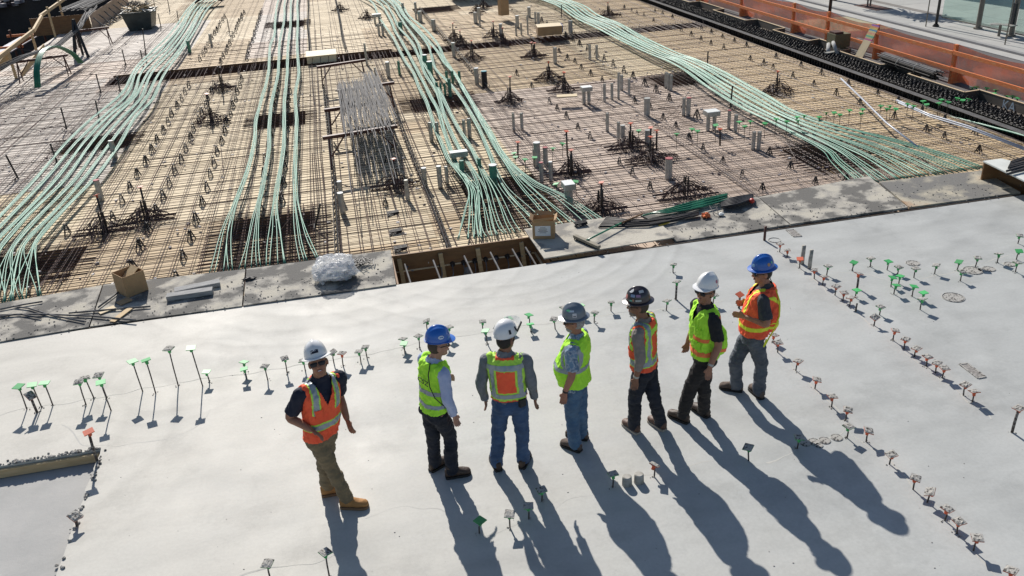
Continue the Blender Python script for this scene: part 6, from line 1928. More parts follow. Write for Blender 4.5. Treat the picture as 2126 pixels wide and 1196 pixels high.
def build_hat(man, t, kind, m, S, stickers=()):
    S = S * HS
    H0, r, f, u = headframe(man)
    O = H0 + u * .074 * S - f * .006 * S
    def W(x, y, z): return O + (r * x + f * y + u * z) * S
    
    rx, ry, rz = .103, .125, .140
    if kind == 'climb': rx, ry, rz = .108, .134, .142
    b = MB(); vs = []; fs = []; n = 36; mm = 13
    for i in range(mm + 1):
        th = math.pi / 2 * i / mm
        for j in range(n):
            ph = 2 * math.pi * j / n
            x = rx * max(0.0, math.cos(th)) ** .86 * math.cos(ph); y = ry * max(0.0, math.cos(th)) ** .86 * math.sin(ph); z = rz * math.sin(th)
            if kind != 'climb':
                k = math.exp(-(x / .017) ** 2) * min(1, math.sin(th) * 1.6)
                k2 = (math.exp(-((abs(x) - .045) / .010) ** 2)) * .5 * min(1, math.sin(th) * 1.3) if man.k.get('ribs') else 0
                z += .011 * k + .008 * k2; y *= 1 + .02 * k
            vs.append(W(x, y, z))
    for i in range(mm):
        for j in range(n):
            j2 = (j + 1) % n
            fs.append((i * n + j, i * n + j2, (i + 1) * n + j2, (i + 1) * n + j))
    b.add(vs, fs)
    hat = thing_child('hard_hat', t)
    b.build('shell', m, hat, smooth=True)
    b = MB(); vs = []; fs = []
    ringn = 4
    for k in range(ringn):
        for j in range(n):
            ph = 2 * math.pi * j / n
            fr = max(0, math.sin(ph))
            if kind == 'full': ext = .028 + .012 * fr ** 2 + .008 * max(0, -math.sin(ph)) ** 2; drop = .010
            elif kind == 'cap': ext = 0.008 + .042 * max(0.0, (fr - .45) / .55) ** .8; drop = .018 * max(0, (fr - .3))
            else: ext = .003; drop = 0
            q = [(-.004, .0), (ext, -drop), (ext, -drop - .006), (-.004, -.006)][k]
            vs.append(W((rx + q[0]) * math.cos(ph), (ry + q[0]) * math.sin(ph), q[1]))
    for k in range(ringn):
        for j in range(n):
            j2 = (j + 1) % n; k2 = (k + 1) % ringn
            fs.append((k * n + j, k * n + j2, k2 * n + j2, k2 * n + j))
    b.add(vs, fs); b.build('brim', m, hat, smooth=False)
    b = MB()
    b.tube([W(.084 * math.cos(a), .100 * math.sin(a), -.016) for a in np.linspace(math.pi * .95, math.pi * 2.05, 14)], .009 * S, 6)
    b.build('headband', M['blackplastic'], hat)
    if kind == 'climb':
        for az in (200, 340, 20, 160):
            a = R_(az)
            q = W(rx * .93 * math.cos(a), ry * .93 * math.sin(a), .055); nn = unit(q - O)
            tx = unit(np.cross(u, nn))
            b = MB(); b.box(q + nn * .004, (.022, .045, .006), axes=(tx, unit(np.cross(nn, tx)), nn)); b.build('vent', M['blackplastic'], hat)
        # raised clear visor and hinges
        for sx in (-1, 1):
            b = MB(); b.bar(W(sx * .103, .06, .02), W(sx * .085, .155, .075), .012, .022); b.build('visor_arm', M['blackplastic'], hat)
            b = MB(); b.tube([W(sx * .10, .02, -.01), W(sx * .085, .01, -.08), W(sx * .03, .05, -.135)], .006 * S, 5); b.build('chin_strap', M['blackplastic'], hat)
        b = MB(); vs = []; fs = []
        for i in range(9):
            a = R_(35 + 110 * i / 8)
            vs.append(W(.122 * math.cos(a), .155 * math.sin(a), .055)); vs.append(W(.13 * math.cos(a), .20 * math.sin(a) + .0, .095))
        for i in range(8): fs.append((2 * i, 2 * i + 2, 2 * i + 3, 2 * i + 1))
        b.add(vs, fs); b.build('clear_visor', M['film'], hat)
    for (az, el, w, h, shape, col, nm_) in stickers:
        a, e = R_(az), R_(el)      # az: 0 = right, 90 = front
        x = rx * math.cos(e) ** .86 * math.cos(a); y = ry * math.cos(e) ** .86 * math.sin(a); z = rz * math.sin(e)
        q = W(x, y, z); nn = unit((r * x / rx ** 2 + f * y / ry ** 2 + u * z / rz ** 2))
        tx = unit(np.cross(u, nn)); ty = np.cross(nn, tx)
        b = MB()
        K = 5
        if shape == 'o':
            ring_ = [(w / 2 * math.cos(c), h / 2 * math.sin(c)) for c in np.linspace(0, 6.2832, 19)[:-1]]
        else:
            ring_ = [(w / 2 * sx, h / 2 * sy) for sx, sy in ((-1, -1), (-.33, -1), (.33, -1), (1, -1), (1, 0), (1, 1), (.33, 1), (-.33, 1), (-1, 1), (-1, 0))]
        def surf(px, py, lift):
            g = (q + tx * px * S + ty * py * S - O) / S
            lx, ly, lz = g @ r, g @ f, g @ u
            kk = math.sqrt((lx / rx) ** 2 + (ly / ry) ** 2 + (lz / rz) ** 2)
            gg = np.array([lx, ly, lz]) / max(kk, .6)
            return O + (r * gg[0] + f * gg[1] + u * gg[2]) * S * (1 + lift)
        vs = [surf(0, 0, .035)] + [surf(px, py, .035) for px, py in ring_]
        m_ = len(ring_)
        b.add(vs, [(0, 1 + i, 1 + (i + 1) % m_) for i in range(m_)])
        b.build('sticker', mat('sticker_' + nm_, col, tuple(min(1, c * .8) for c in col), .5, 60), hat)
    return hat


def thing_child(name, parent):
    o = bpy.data.objects.new(name, None); COL.objects.link(o); o.parent = parent
    o.empty_display_size = .05
    ROOT[o.name] = ROOT[parent.name]
    return o


def build_man(key, label, skin, trouser, shirt, vest, boots, hatkind, hatm, **kw):
    global CUR
    man = Man(key, **kw); p = man.p; S = man.s
    foot = (p['an' + 'L'] + p['an' + 'R']) / 2
    t = thing('person', label, 'person', (foot[0], foot[1], 0))
    yaw = p['yc']
    # ---------------- body (one continuous skin)
    b = MB()
    man.torso(b, .82, 1.50, -.016, belly=kw.get('belly', 0) * .8)
    c, l, f_ = man.frame(1.48)
    H0, r, f, u = headframe(man)
    b.tube([c - V3(0, 0, .02), (c + H0 - u * .06) / 2 - f * .004, H0 - u * .04 - f * .012], [.070 * S, .064 * S, .065 * S], 12)
    def HW(x, y, z): return H0 + (r * x + f * y + u * z) * S * HS
    b.ell(HW(0, -.012, .022), r * .074 * S * HS, f * .094 * S * HS, u * .098 * S * HS, 18, 12)
    b.ell(HW(0, .022, -.030), r * .061 * S * HS, f * .071 * S * HS, u * .082 * S * HS, 18, 12)
    b.ell(HW(0, .040, -.088), r * .042 * S * HS, f * .043 * S * HS, u * .027 * S * HS, 14, 9)
    b.ell(HW(0, .062, -.100), r * .020 * S * HS, f * .022 * S * HS, u * .016 * S * HS, 10, 7)
    b.ell(HW(0, .082, .033), r * .050 * S * HS, f * .014 * S * HS, u * .012 * S * HS, 12, 7)
    b.loft([(HW(0, .088, .022), r * .008 * S * HS, f * .008 * S * HS), (HW(0, .098, -.002), r * .011 * S * HS, f * .012 * S * HS), (HW(0, .106, -.020), r * .016 * S * HS, f * .016 * S * HS), (HW(0, .092, -.033), r * .012 * S * HS, f * .012 * S * HS)], 10)
    b.ell(HW(.036, .066, -.022), r * .022 * S * HS, f * .018 * S * HS, u * .020 * S * HS, 9, 6)
    b.ell(HW(-.036, .066, -.022), r * .022 * S * HS, f * .018 * S * HS, u * .020 * S * HS, 9, 6)
    b.ell(HW(0, .082, -.052), r * .026 * S * HS, f * .013 * S * HS, u * .014 * S * HS, 10, 6)
    for sx in (-1, 1):
        b.ell(HW(sx * .079, -.010, -.006), r * .012 * S * HS, f * .022 * S * HS, u * .033 * S * HS, 10, 7)
    for side, sg in (('L', -1), ('R', 1)):
        sh, el, wr, ha = p['sh' + side], p['el' + side], p['wr' + side], p['ha' + side]
        shi = sh - lat(yaw) * sg * .05 * S
        b_pts = [shi, sh + V3(0, 0, -.02), sh * .45 + el * .55, el, el * .6 + wr * .4, wr]
        Q = []; Rr = []
        rad = [.05, .054, .048, .044, .043, .029]
        for i in range(len(b_pts) - 1):
            for k in range(4):
                Q.append(interp(b_pts, i + k / 4)); Rr.append(np.interp(i + k / 4, range(6), rad) * S)
        Q.append(wr); Rr.append(.026 * S)
        b.tube(Q, Rr, 12)
        td = fwd(yaw) if kw.get('hand' + side, 'side') == 'side' else V3(0, 0, 1.0)
        hand(b, wr, ha, td, S, kw.get('curl' + side, .55) * (sg))
        man.limb(b, [p['hip' + side], p['kn' + side], p['an' + side]], [.08, .052, .038])
        d = unit((p.get('toe' + side, p['an' + side] + fwd(p['yp'] + sg * 16)) - p.get('heel' + side, p['an' + side])) * V3(1, 1, 0))
        b.tube([p['an' + side] * V3(1, 1, 0) + V3(0, 0, .06) - d * .04, p['an' + side] * V3(1, 1, 0) + V3(0, 0, .05) + d * .14], .032 * S, 8)
    body = man.remesh(b, 'body', skin, t, .0053, smooth=3)
    # ---------------- hair, face
    if kw.get('hair'):
        b = MB(); b.ell(HW(0, -.030, .000), r * .079 * S * HS, f * .082 * S * HS, u * .088 * S * HS, 20, 12)
        hair = b.build('hair', kw['hair'], t, smooth=True)
        bm = bmesh.new(); bm.from_mesh(hair.data); base = ROOT[t.name]
        dead = []
        for fc in bm.faces:
            g = (np.array(fc.calc_center_median()) + base - H0) / (S * HS)
            if g @ u < -.062 or g @ f > (.040 if g @ u > .04 else -.018): dead.append(fc)
        bmesh.ops.delete(bm, geom=dead, context='FACES'); bm.to_mesh(hair.data); bm.free()
    if kw.get('beard'):
        b = MB(); b.ell(HW(0, .045, -.078), r * .052 * S * HS, f * .050 * S * HS, u * .038 * S * HS, 16, 10)
        b.ell(HW(0, .088, -.041), r * .024 * S * HS, f * .010 * S * HS, u * .007 * S * HS, 10, 6)
        b.build('beard', kw['beard'], t, smooth=True)
    lip = mat('lips', (.30, .10, .08), rough=.5)
    b = MB(); b.ell(HW(0, .0945, -.054), r * (.026 if kw.get('smile') else .019) * S * HS, f * .007 * S * HS, u * (.011 if kw.get('smile') else .006) * S * HS, 12, 7); mo = b.build('mouth', lip, t, smooth=True)
    if kw.get('smile'):
        b = MB(); b.ell(HW(0, .0985, -.052), r * .018 * S * HS, f * .004 * S * HS, u * .0042 * S * HS, 10, 6); b.build('teeth', M['white'], mo, smooth=True)
    for sx in (-1, 1):
        b = MB(); b.ell(HW(sx * .030, .082, .010), r * .012 * S * HS, f * .008 * S * HS, u * .007 * S * HS, 10, 6); e = b.build('eye', M['white'], t, smooth=True)
        b = MB(); b.ell(HW(sx * .030, .0885, .010), r * .0055 * S * HS, f * .003 * S * HS, u * .0055 * S * HS, 8, 5); b.build('iris', M['blackplastic'], e)
    if kw.get('glasses'):
        gl = thing_child('sunglasses' if kw['glasses'] == 'dark' else 'glasses', t)
        gm_ = M['blackplastic'] if kw['glasses'] == 'dark' else mat('clear_lens', (.35, .33, .30), rough=.15)
        for sx in (-1, 1):
            if kw['glasses'] == 'dark':
                b = MB(); b.loft([(HW(sx * .034, .095, .028), r * .030 * S * HS, f * .006 * S * HS), (HW(sx * .036, .098, .010), r * .033 * S * HS, f * .008 * S * HS), (HW(sx * .036, .092, -.010), r * .024 * S * HS, f * .006 * S * HS)], 12); b.build('lens', gm_, gl, smooth=True)
            else:
                b = MB(); b.tube([HW(sx * .034 + .024 * math.cos(a), .094, .010 + .018 * math.sin(a)) for a in np.linspace(0, 6.28, 13)], .0025 * S * HS, 4); b.build('rim', gm_ if kw['glasses'] == 'clear' else M['blackplastic'], gl)
            b = MB(); b.bar(HW(sx * .062, .086, .018), HW(sx * .082, -.01, .012), .004, .008); b.build('temple', M['blackplastic'], gl)
    # ---------------- trousers
    b = MB(); man.torso(b, .81, 1.0, .004, belly=kw.get('belly', 0) * .6)
    bag = kw.get('bag', 1.0)
    c, l, f_ = man.frame(.88)
    for sg in (-1, 1):
        b.ell(c - f_ * .045 * S + l * sg * .075 * S, l * .085 * S, f_ * .085 * S, V3(0, 0, .095) * S, 14, 9)
    for side in 'LR':
        hp, kn, an = p['hip' + side] - V3(0, 0, .02), p['kn' + side], p['an' + side]
        hem = an * V3(1, 1, 0) + V3(0, 0, kw.get('hem', .055)) + (an - kn) * V3(.08, .08, 0)
        man.limb(b, [hp, hp * .5 + kn * .5, kn, kn * .55 + an * .45, hem], [.100, .096 * bag, .076 * bag, .074 * bag, .072 * bag], n=16)
    tr_ = man.remesh(b, 'trousers', trouser, t, .011, smooth=4, fold=.017, ffreq=8.5, seed=hash_(key), fstretch=(.8, .8, 1.5))
    b = MB(); cc, l, f_ = man.frame(.985)
    if kw.get('belt', True):
        w, d_ = .172, .121
        bl = kw.get('belly', 0) * .4
        b.tube([cc + l * (w + bl) * S * math.cos(a) + f_ * (d_ + bl) * S * math.sin(a) for a in np.linspace(0, 6.2832, 30)], .013 * S, 5)
        b.build('belt', M['steel_dark'], t)
    # ---------------- shirt
    b = MB(); man.torso(b, kw.get('shirt_hem', .93), 1.505, -.002, belly=kw.get('belly', 0) * .9)
    for side, sg in (('L', -1), ('R', 1)):
        sh, el, wr = p['sh' + side], p['el' + side], p['wr' + side]
        shi = sh - lat(yaw) * sg * .07 * S + V3(0, 0, .005)
        if kw.get('short', False):
            e1 = sh + (el - sh) * .80
            man.limb(b, [shi, sh + V3(0, 0, -.012), sh * .5 + e1 * .5, e1], [.066, .072, .072, .076])
        else:
            cuff = el + (wr - el) * (.93 if not kw.get('rolled') else .55)
            man.limb(b, [shi, sh + V3(0, 0, -.012), sh * .5 + el * .5, el, el * .5 + cuff * .5, cuff], [.064, .070, .065, .060, .054, .046 if not kw.get('rolled') else .052])
    c, l, f_ = man.frame(1.50)
    b.tube([c, c + V3(0, 0, .04) + f * .004], [.078 * S, .069 * S], 14)
    sh_o = man.remesh(b, 'shirt', shirt, t, .0105, smooth=3, fold=.014, ffreq=10, seed=hash_(key) + 3)
    man.cut(sh_o, lambda a, q, h: h > 1.525 and a * a + q * q < .005)
    vz_, vk_ = vest.get('vneck', (1.30, .55))
    man.cut(sh_o, lambda a, q, h: 1.0 < h < 1.42 and ab_(a) < .145 and not (q > 0 and h > vz_ - .06 and ab_(a) < (h - vz_) * vk_ + .05))
    # ---------------- vest
    vb, vfn, vneck = vest['mat'], vest.get('bands', []), vest.get('vneck', (1.30, .55))
    b = MB(); man.torso(b, vest.get('hem', .90), 1.492, vest.get('ease', .020), hem=vest.get('flare', .006), belly=kw.get('belly', 0))
    for side, sg in (('L', -1), ('R', 1)):
        sh = p['sh' + side]
        b.ell(sh - lat(yaw) * sg * .045 * S + V3(0, 0, .022), lat(yaw) * .046 * S, fwd(yaw) * .070 * S, V3(0, 0, .056) * S, 14, 9)
    if vest.get('puff'):
        c, l, f_ = man.frame(1.15)
        b.ell(c - f_ * vest['puff'][0] * S + V3(0, 0, vest['puff'][2]) , l * .18 * S, f_ * .10 * S, V3(0, 0, vest['puff'][1]) * S, 14, 9)
    v = man.remesh(b, 'safety_vest', vb, t, .0092, smooth=3, fold=.019, ffreq=8.5, seed=hash_(key) + 6, fstretch=(1.1, 1.1, .7))
    vz, vk = vneck
    man.cut(v, lambda a, q, h: (q > 0 and h > vz and abs(a) < (h - vz) * vk) or (h > 1.472 and a * a + q * q < .0085) or h < vest.get('hem', .90) + .008)
    for (fn, m_, off, nm_) in vfn:
        man.patch(v, fn, nm_, m_, off, v)
    man.vest = v; man.t = t; man.shirt = sh_o; man.HW = HW; man.hf = (H0, r, f, u)
    # ---------------- boots
    bm_, sole, cuffm = boots
    for side, sg in (('L', -1), ('R', 1)):
        an = p['an' + side]
        if 'toe' + side in p: d = unit((p['toe' + side] - p['heel' + side]) * V3(1, 1, 0))
        else: d = fwd(p['yp'] + sg * 16)
        x = V3(d[1], -d[0], 0)
        heel = an * V3(1, 1, 0) - d * .075 * S
        bo = thing_child('boot', t)
        b = MB()
        prof = [(-.008, .030, .046, .066), (.02, .042, .058, .070), (.07, .046, .066, .076), (.12, .048, .060, .070), (.17, .052, .048, .060), (.22, .056, .040, .054), (.262, .052, .035, .050), (.290, .036, .026, .044), (.302, .014, .012, .036)]
        b.loft([(heel + d * q * .95 * S + V3(0, 0, zc * S), x * w * S, V3(0, 0, hh) * S) for q, w, hh, zc in prof], 16)
        b.tube([heel + d * .065 * S + V3(0, 0, .05), heel + d * .062 * S + V3(0, 0, .11), heel + d * .058 * S + V3(0, 0, .165)], [.046 * S, .047 * S, .052 * S], 12)
        man.remesh(b, 'upper', bm_, bo, .009, smooth=2, fold=.004, ffreq=22)
        b = MB()
        out = [(q * .95, w + .004) for q, w, _, _ in prof]
        poly_ = [heel + d * q * S + x * w * S for q, w in out] + [heel + d * q * S - x * w * S for q, w in reversed(out)]
        b.prism([(a[0], a[1]) for a in poly_], .001, .030 * S)
        b.build('sole', sole, bo)
        b = MB()
        for k in range(4):
            q = .10 + k * .025; z_ = (.125 - k * .012) * S
            b.tube([heel + d * q * S - x * .028 * S + V3(0, 0, z_ - .012), heel + d * (q + .004) * S + V3(0, 0, z_ + .004), heel + d * q * S + x * .028 * S + V3(0, 0, z_ - .012)], .0035 * S, 4)
        b.build('laces', cuffm, bo)
    hk = build_hat(man, t, hatkind, hatm, S, kw.get('stickers', ()))
    return man


def hash_(k): return float(int(k[1:])) * 3.3


def helmet(name, c):
    return mat(name, c, tuple(x * .93 for x in c), .28, 5, spec=.6, coat=.3)


M['hivis_orange'] = mat('hivis_orange_cloth', (1.0, .135, .045), (.95, .105, .04), .75, 12)
M['hivis_lime'] = mat('hivis_lime_cloth', (.50, .98, .05), (.44, .90, .04), .75, 12)
M['trim_lime'] = mat('lime_trim_cloth', (.56, .92, .10), (.50, .86, .09), .7, 20)
M['trim_yellow'] = mat('yellow_trim_cloth', (.85, .90, .05), (.78, .84, .05), .7, 20)
M['tape'] = mat('silver_reflective_tape', (.36, .40, .43), (.30, .34, .38), .38, 30, metal=.25)
M['band_orange'] = mat('orange_band_cloth', (1.0, .25, .07), (.92, .20, .06), .7, 20)
navy = mat('navy_polo_cloth', (.010, .013, .030), (.016, .020, .04), .85, 14, bump=.3)
black = mat('black_tee_cloth', (.010, .010, .012), (.018, .018, .02), .85, 14, bump=.3)
charcoal = mat('charcoal_polo_cloth', (.035, .037, .045), (.05, .052, .06), .85, 14, bump=.3)
paleblue = mat('pale_blue_shirt_cloth', (.44, .50, .70), (.38, .44, .64), .8, 10, bump=.3)
greyknit = mat('grey_sweatshirt_cloth', (.19, .20, .22), (.145, .155, .17), .9, 22, bump=.5)
taupe = mat('taupe_shirt_cloth', (.26, .22, .20), (.21, .18, .16), .85, 12, bump=.3)
floral = mat('floral_blue_cloth', (.10, .17, .27), (.40, .45, .52), .8, 17, lo=.42, hi=.58, c3=(.16, .26, .38), bump=.3)
floral = MATS['floral_blue_cloth']
khaki = mat('khaki_cotton', (.215, .165, .095), (.16, .122, .072), .85, 7, bump=.4, bscale=70)
darkden = mat('dark_denim', (.016, .020, .034), (.009, .011, .018), .85, 9, bump=.4, bscale=70)
blueden = mat('blue_denim', (.060, .115, .225), (.033, .066, .14), .85, 6, bump=.4, bscale=70)
washden = mat('washed_blue_denim', (.085, .165, .27), (.05, .10, .18), .85, 6, bump=.4, bscale=70)
greyden = mat('grey_faded_denim', (.125, .14, .165), (.062, .072, .09), .85, 6, bump=.4, bscale=70)
brownblk = mat('black_brown_workpants', (.026, .021, .020), (.016, .014, .014), .85, 8, bump=.4, bscale=70)
tan_l = mat('wheat_nubuck', (.44, .22, .075), (.34, .165, .055), .8, 14)
brn_l = mat('dark_brown_leather', (.045, .028, .02), (.07, .042, .028), .6, 16)
mid_l = mat('mid_brown_leather', (.12, .062, .04), (.09, .045, .03), .6, 14)
dust_l = mat('dusty_brown_leather', (.13, .095, .075), (.08, .055, .045), .85, 16)
sole_d = mat('dark_rubber_sole', (.02, .018, .017), rough=.8)
sole_w = mat('pale_rubber_sole', (.42, .37, .31), rough=.8)
lace = mat('tan_lace', (.35, .25, .14), rough=.8)
lace_d = mat('dark_lace', (.04, .03, .025), rough=.8)
sk_tan = skinm('tanned_skin', (.36, .175, .11)); sk_fair = skinm('fair_skin', (.46, .25, .175)); sk_red = skinm('ruddy_skin', (.40, .185, .125)); sk_brown = skinm('weathered_skin', (.27, .13, .08))
hair_d = mat('dark_hair', (.02, .015, .012), rough=.7); hair_b = mat('brown_hair', (.07, .05, .035), rough=.7); hair_g = mat('grey_beard', (.42, .40, .38), (.25, .23, .22), .9, 60)
white_h = helmet('white_helmet', (.80, .80, .80)); blue_h = helmet('blue_helmet', (.012, .13, .52)); blue_h2 = helmet('deep_blue_helmet', (.008, .11, .46)); grey_h = helmet('slate_helmet', (.15, .18, .22)); dark_h = helmet('dark_stickered_helmet', (.03, .022, .03))

TAPE, LIME, YEL = M['tape'], M['trim_lime'], M['trim_yellow']
ab = abs

# 1: white hat, orange vest, khakis
def f1_h(w, c): return lambda a, q, h: ab(h - c) < w
def f1_v(w, c): return lambda a, q, h: ab(ab(a) - c) < w and h > 1.17
m1 = build_man('m1', 'smiling man in white hard hat, orange vest and khaki trousers, looking up at the camera', sk_tan, khaki, navy,
    dict(mat=M['hivis_orange'], hem=.90, vneck=(1.26, .42), flare=.008, bands=[(lambda a, q, h: ab(h - 1.06) < .042 or (ab(ab(a) - .115) < .040 and h > 1.20), LIME, .002, 'lime_trim'), (lambda a, q, h: ab(h - 1.06) < .027 or (ab(ab(a) - .115) < .025 and h > 1.20), TAPE, .004, 'reflective_tape')]),
    (tan_l, mat('tan_sole', (.22, .13, .07), rough=.8), lace), 'full', white_h, short=True, bulk=1.0, smile=True, glasses='dark', hair=hair_b, tilt=20, roll=-6, hem=.10, bag=.95, armR='x', handR='side',
    stickers=[(90, 22, .070, .032, 'r', (.012, .012, .03), 'black_badge'), (74, 22, .010, .018, 'r', (.75, .75, .75), 'white_mark')])
# 2: blue hat, lime vest, dark jeans
m2 = build_man('m2', 'man in blue hard hat, lime vest and pale blue shirt, facing right', sk_fair, darkden, paleblue,
    dict(mat=M['hivis_lime'], hem=.93, flare=.016, bands=[(lambda a, q, h: ab(h - 1.165) < .022 or ab(h - 1.02) < .022, TAPE, .003, 'reflective_tape')]),
    (brn_l, sole_d, lace_d), 'cap', blue_h, bulk=.93, glasses='thin', hair=hair_b, armL='low', ribs=True, tilt=-2,
    stickers=[(10, 24, .058, .036, 'o', (.70, .76, .85), 'white_oval'), (12, 24, .034, .010, 'r', (.05, .16, .50), 'blue_word'), (78, 28, .04, .05, 'o', (.55, .65, .8), 'pale_badge')])
# 3: white climbing helmet, from behind
m3 = build_man('m3', 'man seen from behind in white climbing helmet, grey sleeves and blue jeans', sk_brown, blueden, greyknit,
    dict(mat=LIME, hem=.985, flare=.004, vneck=(1.25, .5), bands=[
        (lambda a, q, h: q < 0 and ab(a) < .100 and 1.095 < h < 1.345 or (h > 1.462 and ab(a) < .10) or h < 1.005, M['hivis_orange'], .002, 'orange_panel'),
        (lambda a, q, h: (ab(h - 1.385) < .028) or (ab(h - 1.052) < .024) or (ab(ab(a) - .148) < .023 and 1.05 < h < 1.385), TAPE, .004, 'reflective_tape')]),
    (brn_l, sole_d, lace_d), 'climb', white_h, bulk=1.04, hair=hair_d, hem=.05, bag=1.02, glasses=None, shirt_hem=.95)
# 4: slate full-brim hat, big belly
def loop4(a, q, h): return (ab(math.hypot(ab(a) * .2, 0) + 0) < 9 and ab(h - 1.155 - .0) < .022) or (ab(math.hypot(q * 1.0 + .0, (h - 1.30) * .72) - .105) < .017 and h > 1.16 and ab(a) > .05)
m4 = build_man('m4', 'grey-bearded man in slate hard hat, lime vest over a blue floral shirt', sk_red, washden, floral,
    dict(mat=M['hivis_lime'], hem=.93, flare=.012, ease=.026, bands=[(loop4, TAPE, .004, 'reflective_tape')]),
    (dust_l, sole_d, lace_d), 'full', grey_h, bulk=1.06, short=True, belly=.075, beard=hair_g, glasses='dark', hair=hair_g, shirt_hem=.88, tilt=-4, armR='hang', bag=1.05, hem=.04,
    stickers=[(150, 42, .045, .022, 'o', (.20, .80, .35), 'green_ring'), (170, 40, .055, .020, 'r', (.60, .68, .78), 'pale_word'), (186, 20, .042, .042, 'r', (.68, .66, .68), 'white_square'), (186, 16, .030, .010, 'r', (.12, .12, .14), 'dark_word')])
# 5: dark stickered hat, orange vest, taupe sleeves
m5 = build_man('m5', 'lean man in dark sticker-covered hard hat, orange vest and taupe sleeves', sk_brown, darkden, taupe,
    dict(mat=M['hivis_orange'], hem=.93, flare=.012, bands=[(lambda a, q, h: ab(h - 1.03) < .042 or (ab(ab(a) - .125) < .045 and h > 1.05) or ab(h - 1.385) < .030 and ab(a) < .14 and q < 0, LIME, .002, 'lime_trim'),
        (lambda a, q, h: ab(h - 1.03) < .025 or (ab(ab(a) - .125) < .022 and h > 1.05), TAPE, .004, 'reflective_tape')]),
    (mid_l, sole_w, lace), 'full', dark_h, bulk=.96, glasses='clear', hair=hair_b, beard=mat('short_goatee', (.20, .14, .11), (.3, .26, .22), .9, 60), armR='hang', rolled=True, shirt_hem=.90, tilt=-3,
    stickers=[(118, 58, .060, .050, 'o', (.82, .82, .82), 'white_disc'), (105, 22, .050, .050, 'o', (.62, .25, .22), 'red_shield'), (150, 34, .045, .028, 'r', (.30, .38, .55), 'blue_plate'), (180, 34, .045, .026, 'r', (.36, .20, .34), 'flag_patch'), (180, 13, .060, .018, 'r', (.50, .52, .50), 'grey_strip'), (142, 12, .032, .016, 'r', (.20, .50, .38), 'teal_strip'), (205, 55, .05, .03, 'r', (.62, .62, .62), 'pale_strip'), (155, 14, .022, .024, 'o', (.42, .22, .14), 'copper_dot')])
# 6: white cap-style hat, lime vest, black tee
m6 = build_man('m6', 'laughing man in white hard hat and sunglasses, lime vest over a black tee', sk_tan, brownblk, black,
    dict(mat=M['hivis_lime'], hem=.92, flare=.02, vneck=(1.33, .5), puff=(.145, .20, -.08), bands=[(lambda a, q, h: ab(h - 1.00) < .026 or (ab(h - 1.16) < .022 and q > .03 and a < -.02) or (ab(h - 1.40) < .03 and q < 0), M['band_orange'], .003, 'orange_band')]),
    (brn_l, sole_d, lace_d), 'cap', white_h, bulk=1.02, short=True, smile=True, glasses='dark', hair=hair_d, tilt=6, roll=4, armR='hang',
    stickers=[(190, 30, .036, .036, 'o', (.55, .18, .24), 'red_disc'), (222, 26, .016, .036, 'r', (.15, .25, .28), 'dark_mark')])
# 7: deep blue full-brim hat, orange vest with yellow X
m7 = build_man('m7', 'stocky man in blue hard hat, orange vest with yellow stripes and grey jeans', sk_red, greyden, charcoal,
    dict(mat=M['hivis_orange'], hem=.93, flare=.01, ease=.034, vneck=(1.3, .45), puff=(.15, .25, .02), bands=[
        (lambda a, q, h: ab(h - 1.04) < .024 or (q < .03 and (ab((h - 1.25) - a * .95) < .030 or ab((h - 1.25) + a * .95) < .030) and h < 1.44 and h > 1.10) or (q > 0 and ab(ab(a) - .12) < .024 and h > 1.2), YEL, .003, 'yellow_stripe')]),
    (dust_l, sole_d, lace_d), 'full', blue_h2, bulk=1.10, short=True, smile=True, glasses='dark', hair=hair_d, armR='bent', handR='up', handL='up', bag=1.06, ribs=True, hem=.045, tilt=-4, belly=.02,
    stickers=[(195, 24, .034, .038, 'o', (.50, .28, .14), 'orange_crest'), (218, 30, .022, .022, 'r', (.20, .55, .35), 'green_square'), (108, 20, .038, .030, 'r', (.30, .50, .78), 'pale_words')])

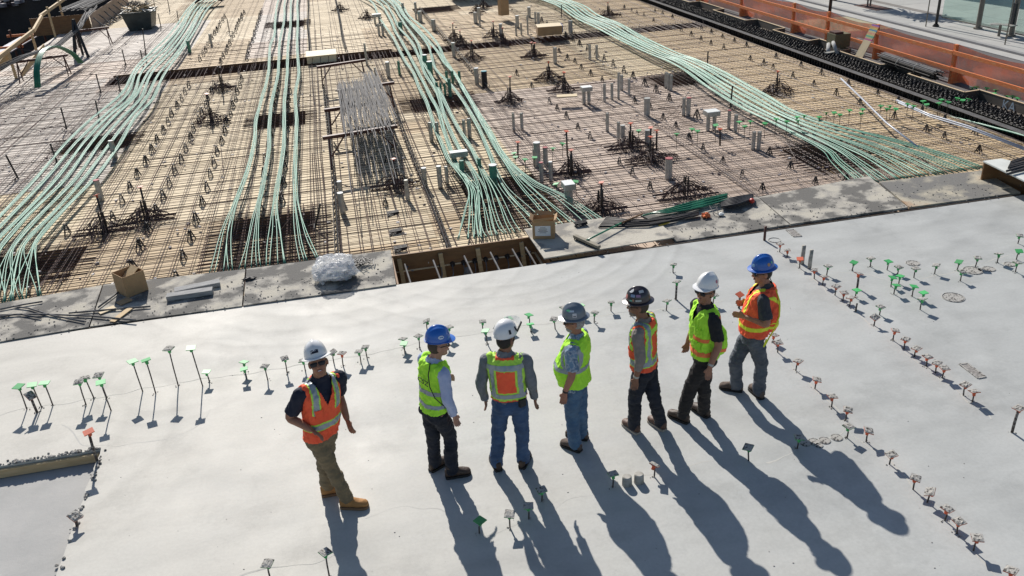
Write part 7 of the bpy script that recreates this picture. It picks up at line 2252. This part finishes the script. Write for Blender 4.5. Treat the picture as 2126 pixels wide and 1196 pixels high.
# extras held or worn
m1.patch(m1.vest, lambda a, q, h: q > 0 and .055 < a < .135 and 1.16 < h < 1.25, 'pocket', M['hivis_orange'], .010, m1.vest)
m6.patch(m6.vest, lambda a, q, h: q > .0 and -.17 < a < -.05 and 1.045 < h < 1.135, 'pocket', M['hivis_lime'], .014, m6.vest)
m6.patch(m6.vest, lambda a, q, h: q > .0 and -.17 < a < -.05 and 1.20 < h < 1.29, 'pocket', M['hivis_lime'], .012, m6.vest)
m5.patch(m5.vest, lambda a, q, h: q > .02 and -.19 < a < -.05 and 1.085 < h < 1.18, 'pocket', M['hivis_orange'], .018, m5.vest)
def loc_at(man, a, q, h):
    c, l, f_ = man.frame(h)
    return c + l * a * man.s + f_ * q * man.s


b = MB(); b.tube([loc_at(m2, .03, -.09, 1.50), loc_at(m2, .06, -.155, 1.40), loc_at(m2, .09, -.165, 1.28), loc_at(m2, .15, -.14, 1.16), loc_at(m2, .20, -.05, 1.06), loc_at(m2, .20, .05, 1.0)], .006, 6)
b.build('strap', M['blackplastic'], m2.t)
c, l, f_ = m2.frame(1.30)
text_mesh('CSZ', .085, 'vest_lettering', M['blackplastic'], m2.vest, c - f_ * .150 - l * .02, l * 1.0 + V3(0, 0, -.25), V3(0, 0, 1) + l * .25, .002)
b = MB(); b.bar(loc_at(m3, .11, -.135, .965), loc_at(m3, .17, -.085, .965), .04, .09); b.build('belt_pouch', M['blackplastic'], m3.t)
b = MB(); b.tube([loc_at(m7, -.05, -.12, 1.47), loc_at(m7, -.12, -.19, 1.36), loc_at(m7, -.15, -.225, 1.20), loc_at(m7, -.16, -.20, 1.04), loc_at(m7, -.16, -.16, .92), loc_at(m7, -.17, -.14, .84), loc_at(m7, -.20, -.12, .83), loc_at(m7, -.19, -.13, .92)], .009, 6)
b.build('lanyard', M['trim_yellow'], m7.t)
b = MB(); H0, r, f, u = m7.hf
b.tube([H0 - f * .09 - u * .0, H0 - f * .10 - u * .10, loc_at(m7, -.02, -.13, 1.45)], .005, 5); b.build('helmet_cord', M['blackplastic'], m7.t)
for mm_, side in ((m4, 'L'), (m5, 'L'), (m6, 'L')):
    el, wr = mm_.p['el' + side], mm_.p['wr' + side]
    d = unit(wr - el)
    b = MB(); b.tube([wr - d * .035, wr - d * .010], .034 * mm_.s, 12)
    b.build('wristwatch', M['galv'] if mm_ is not m4 else M['blackplastic'], mm_.t)
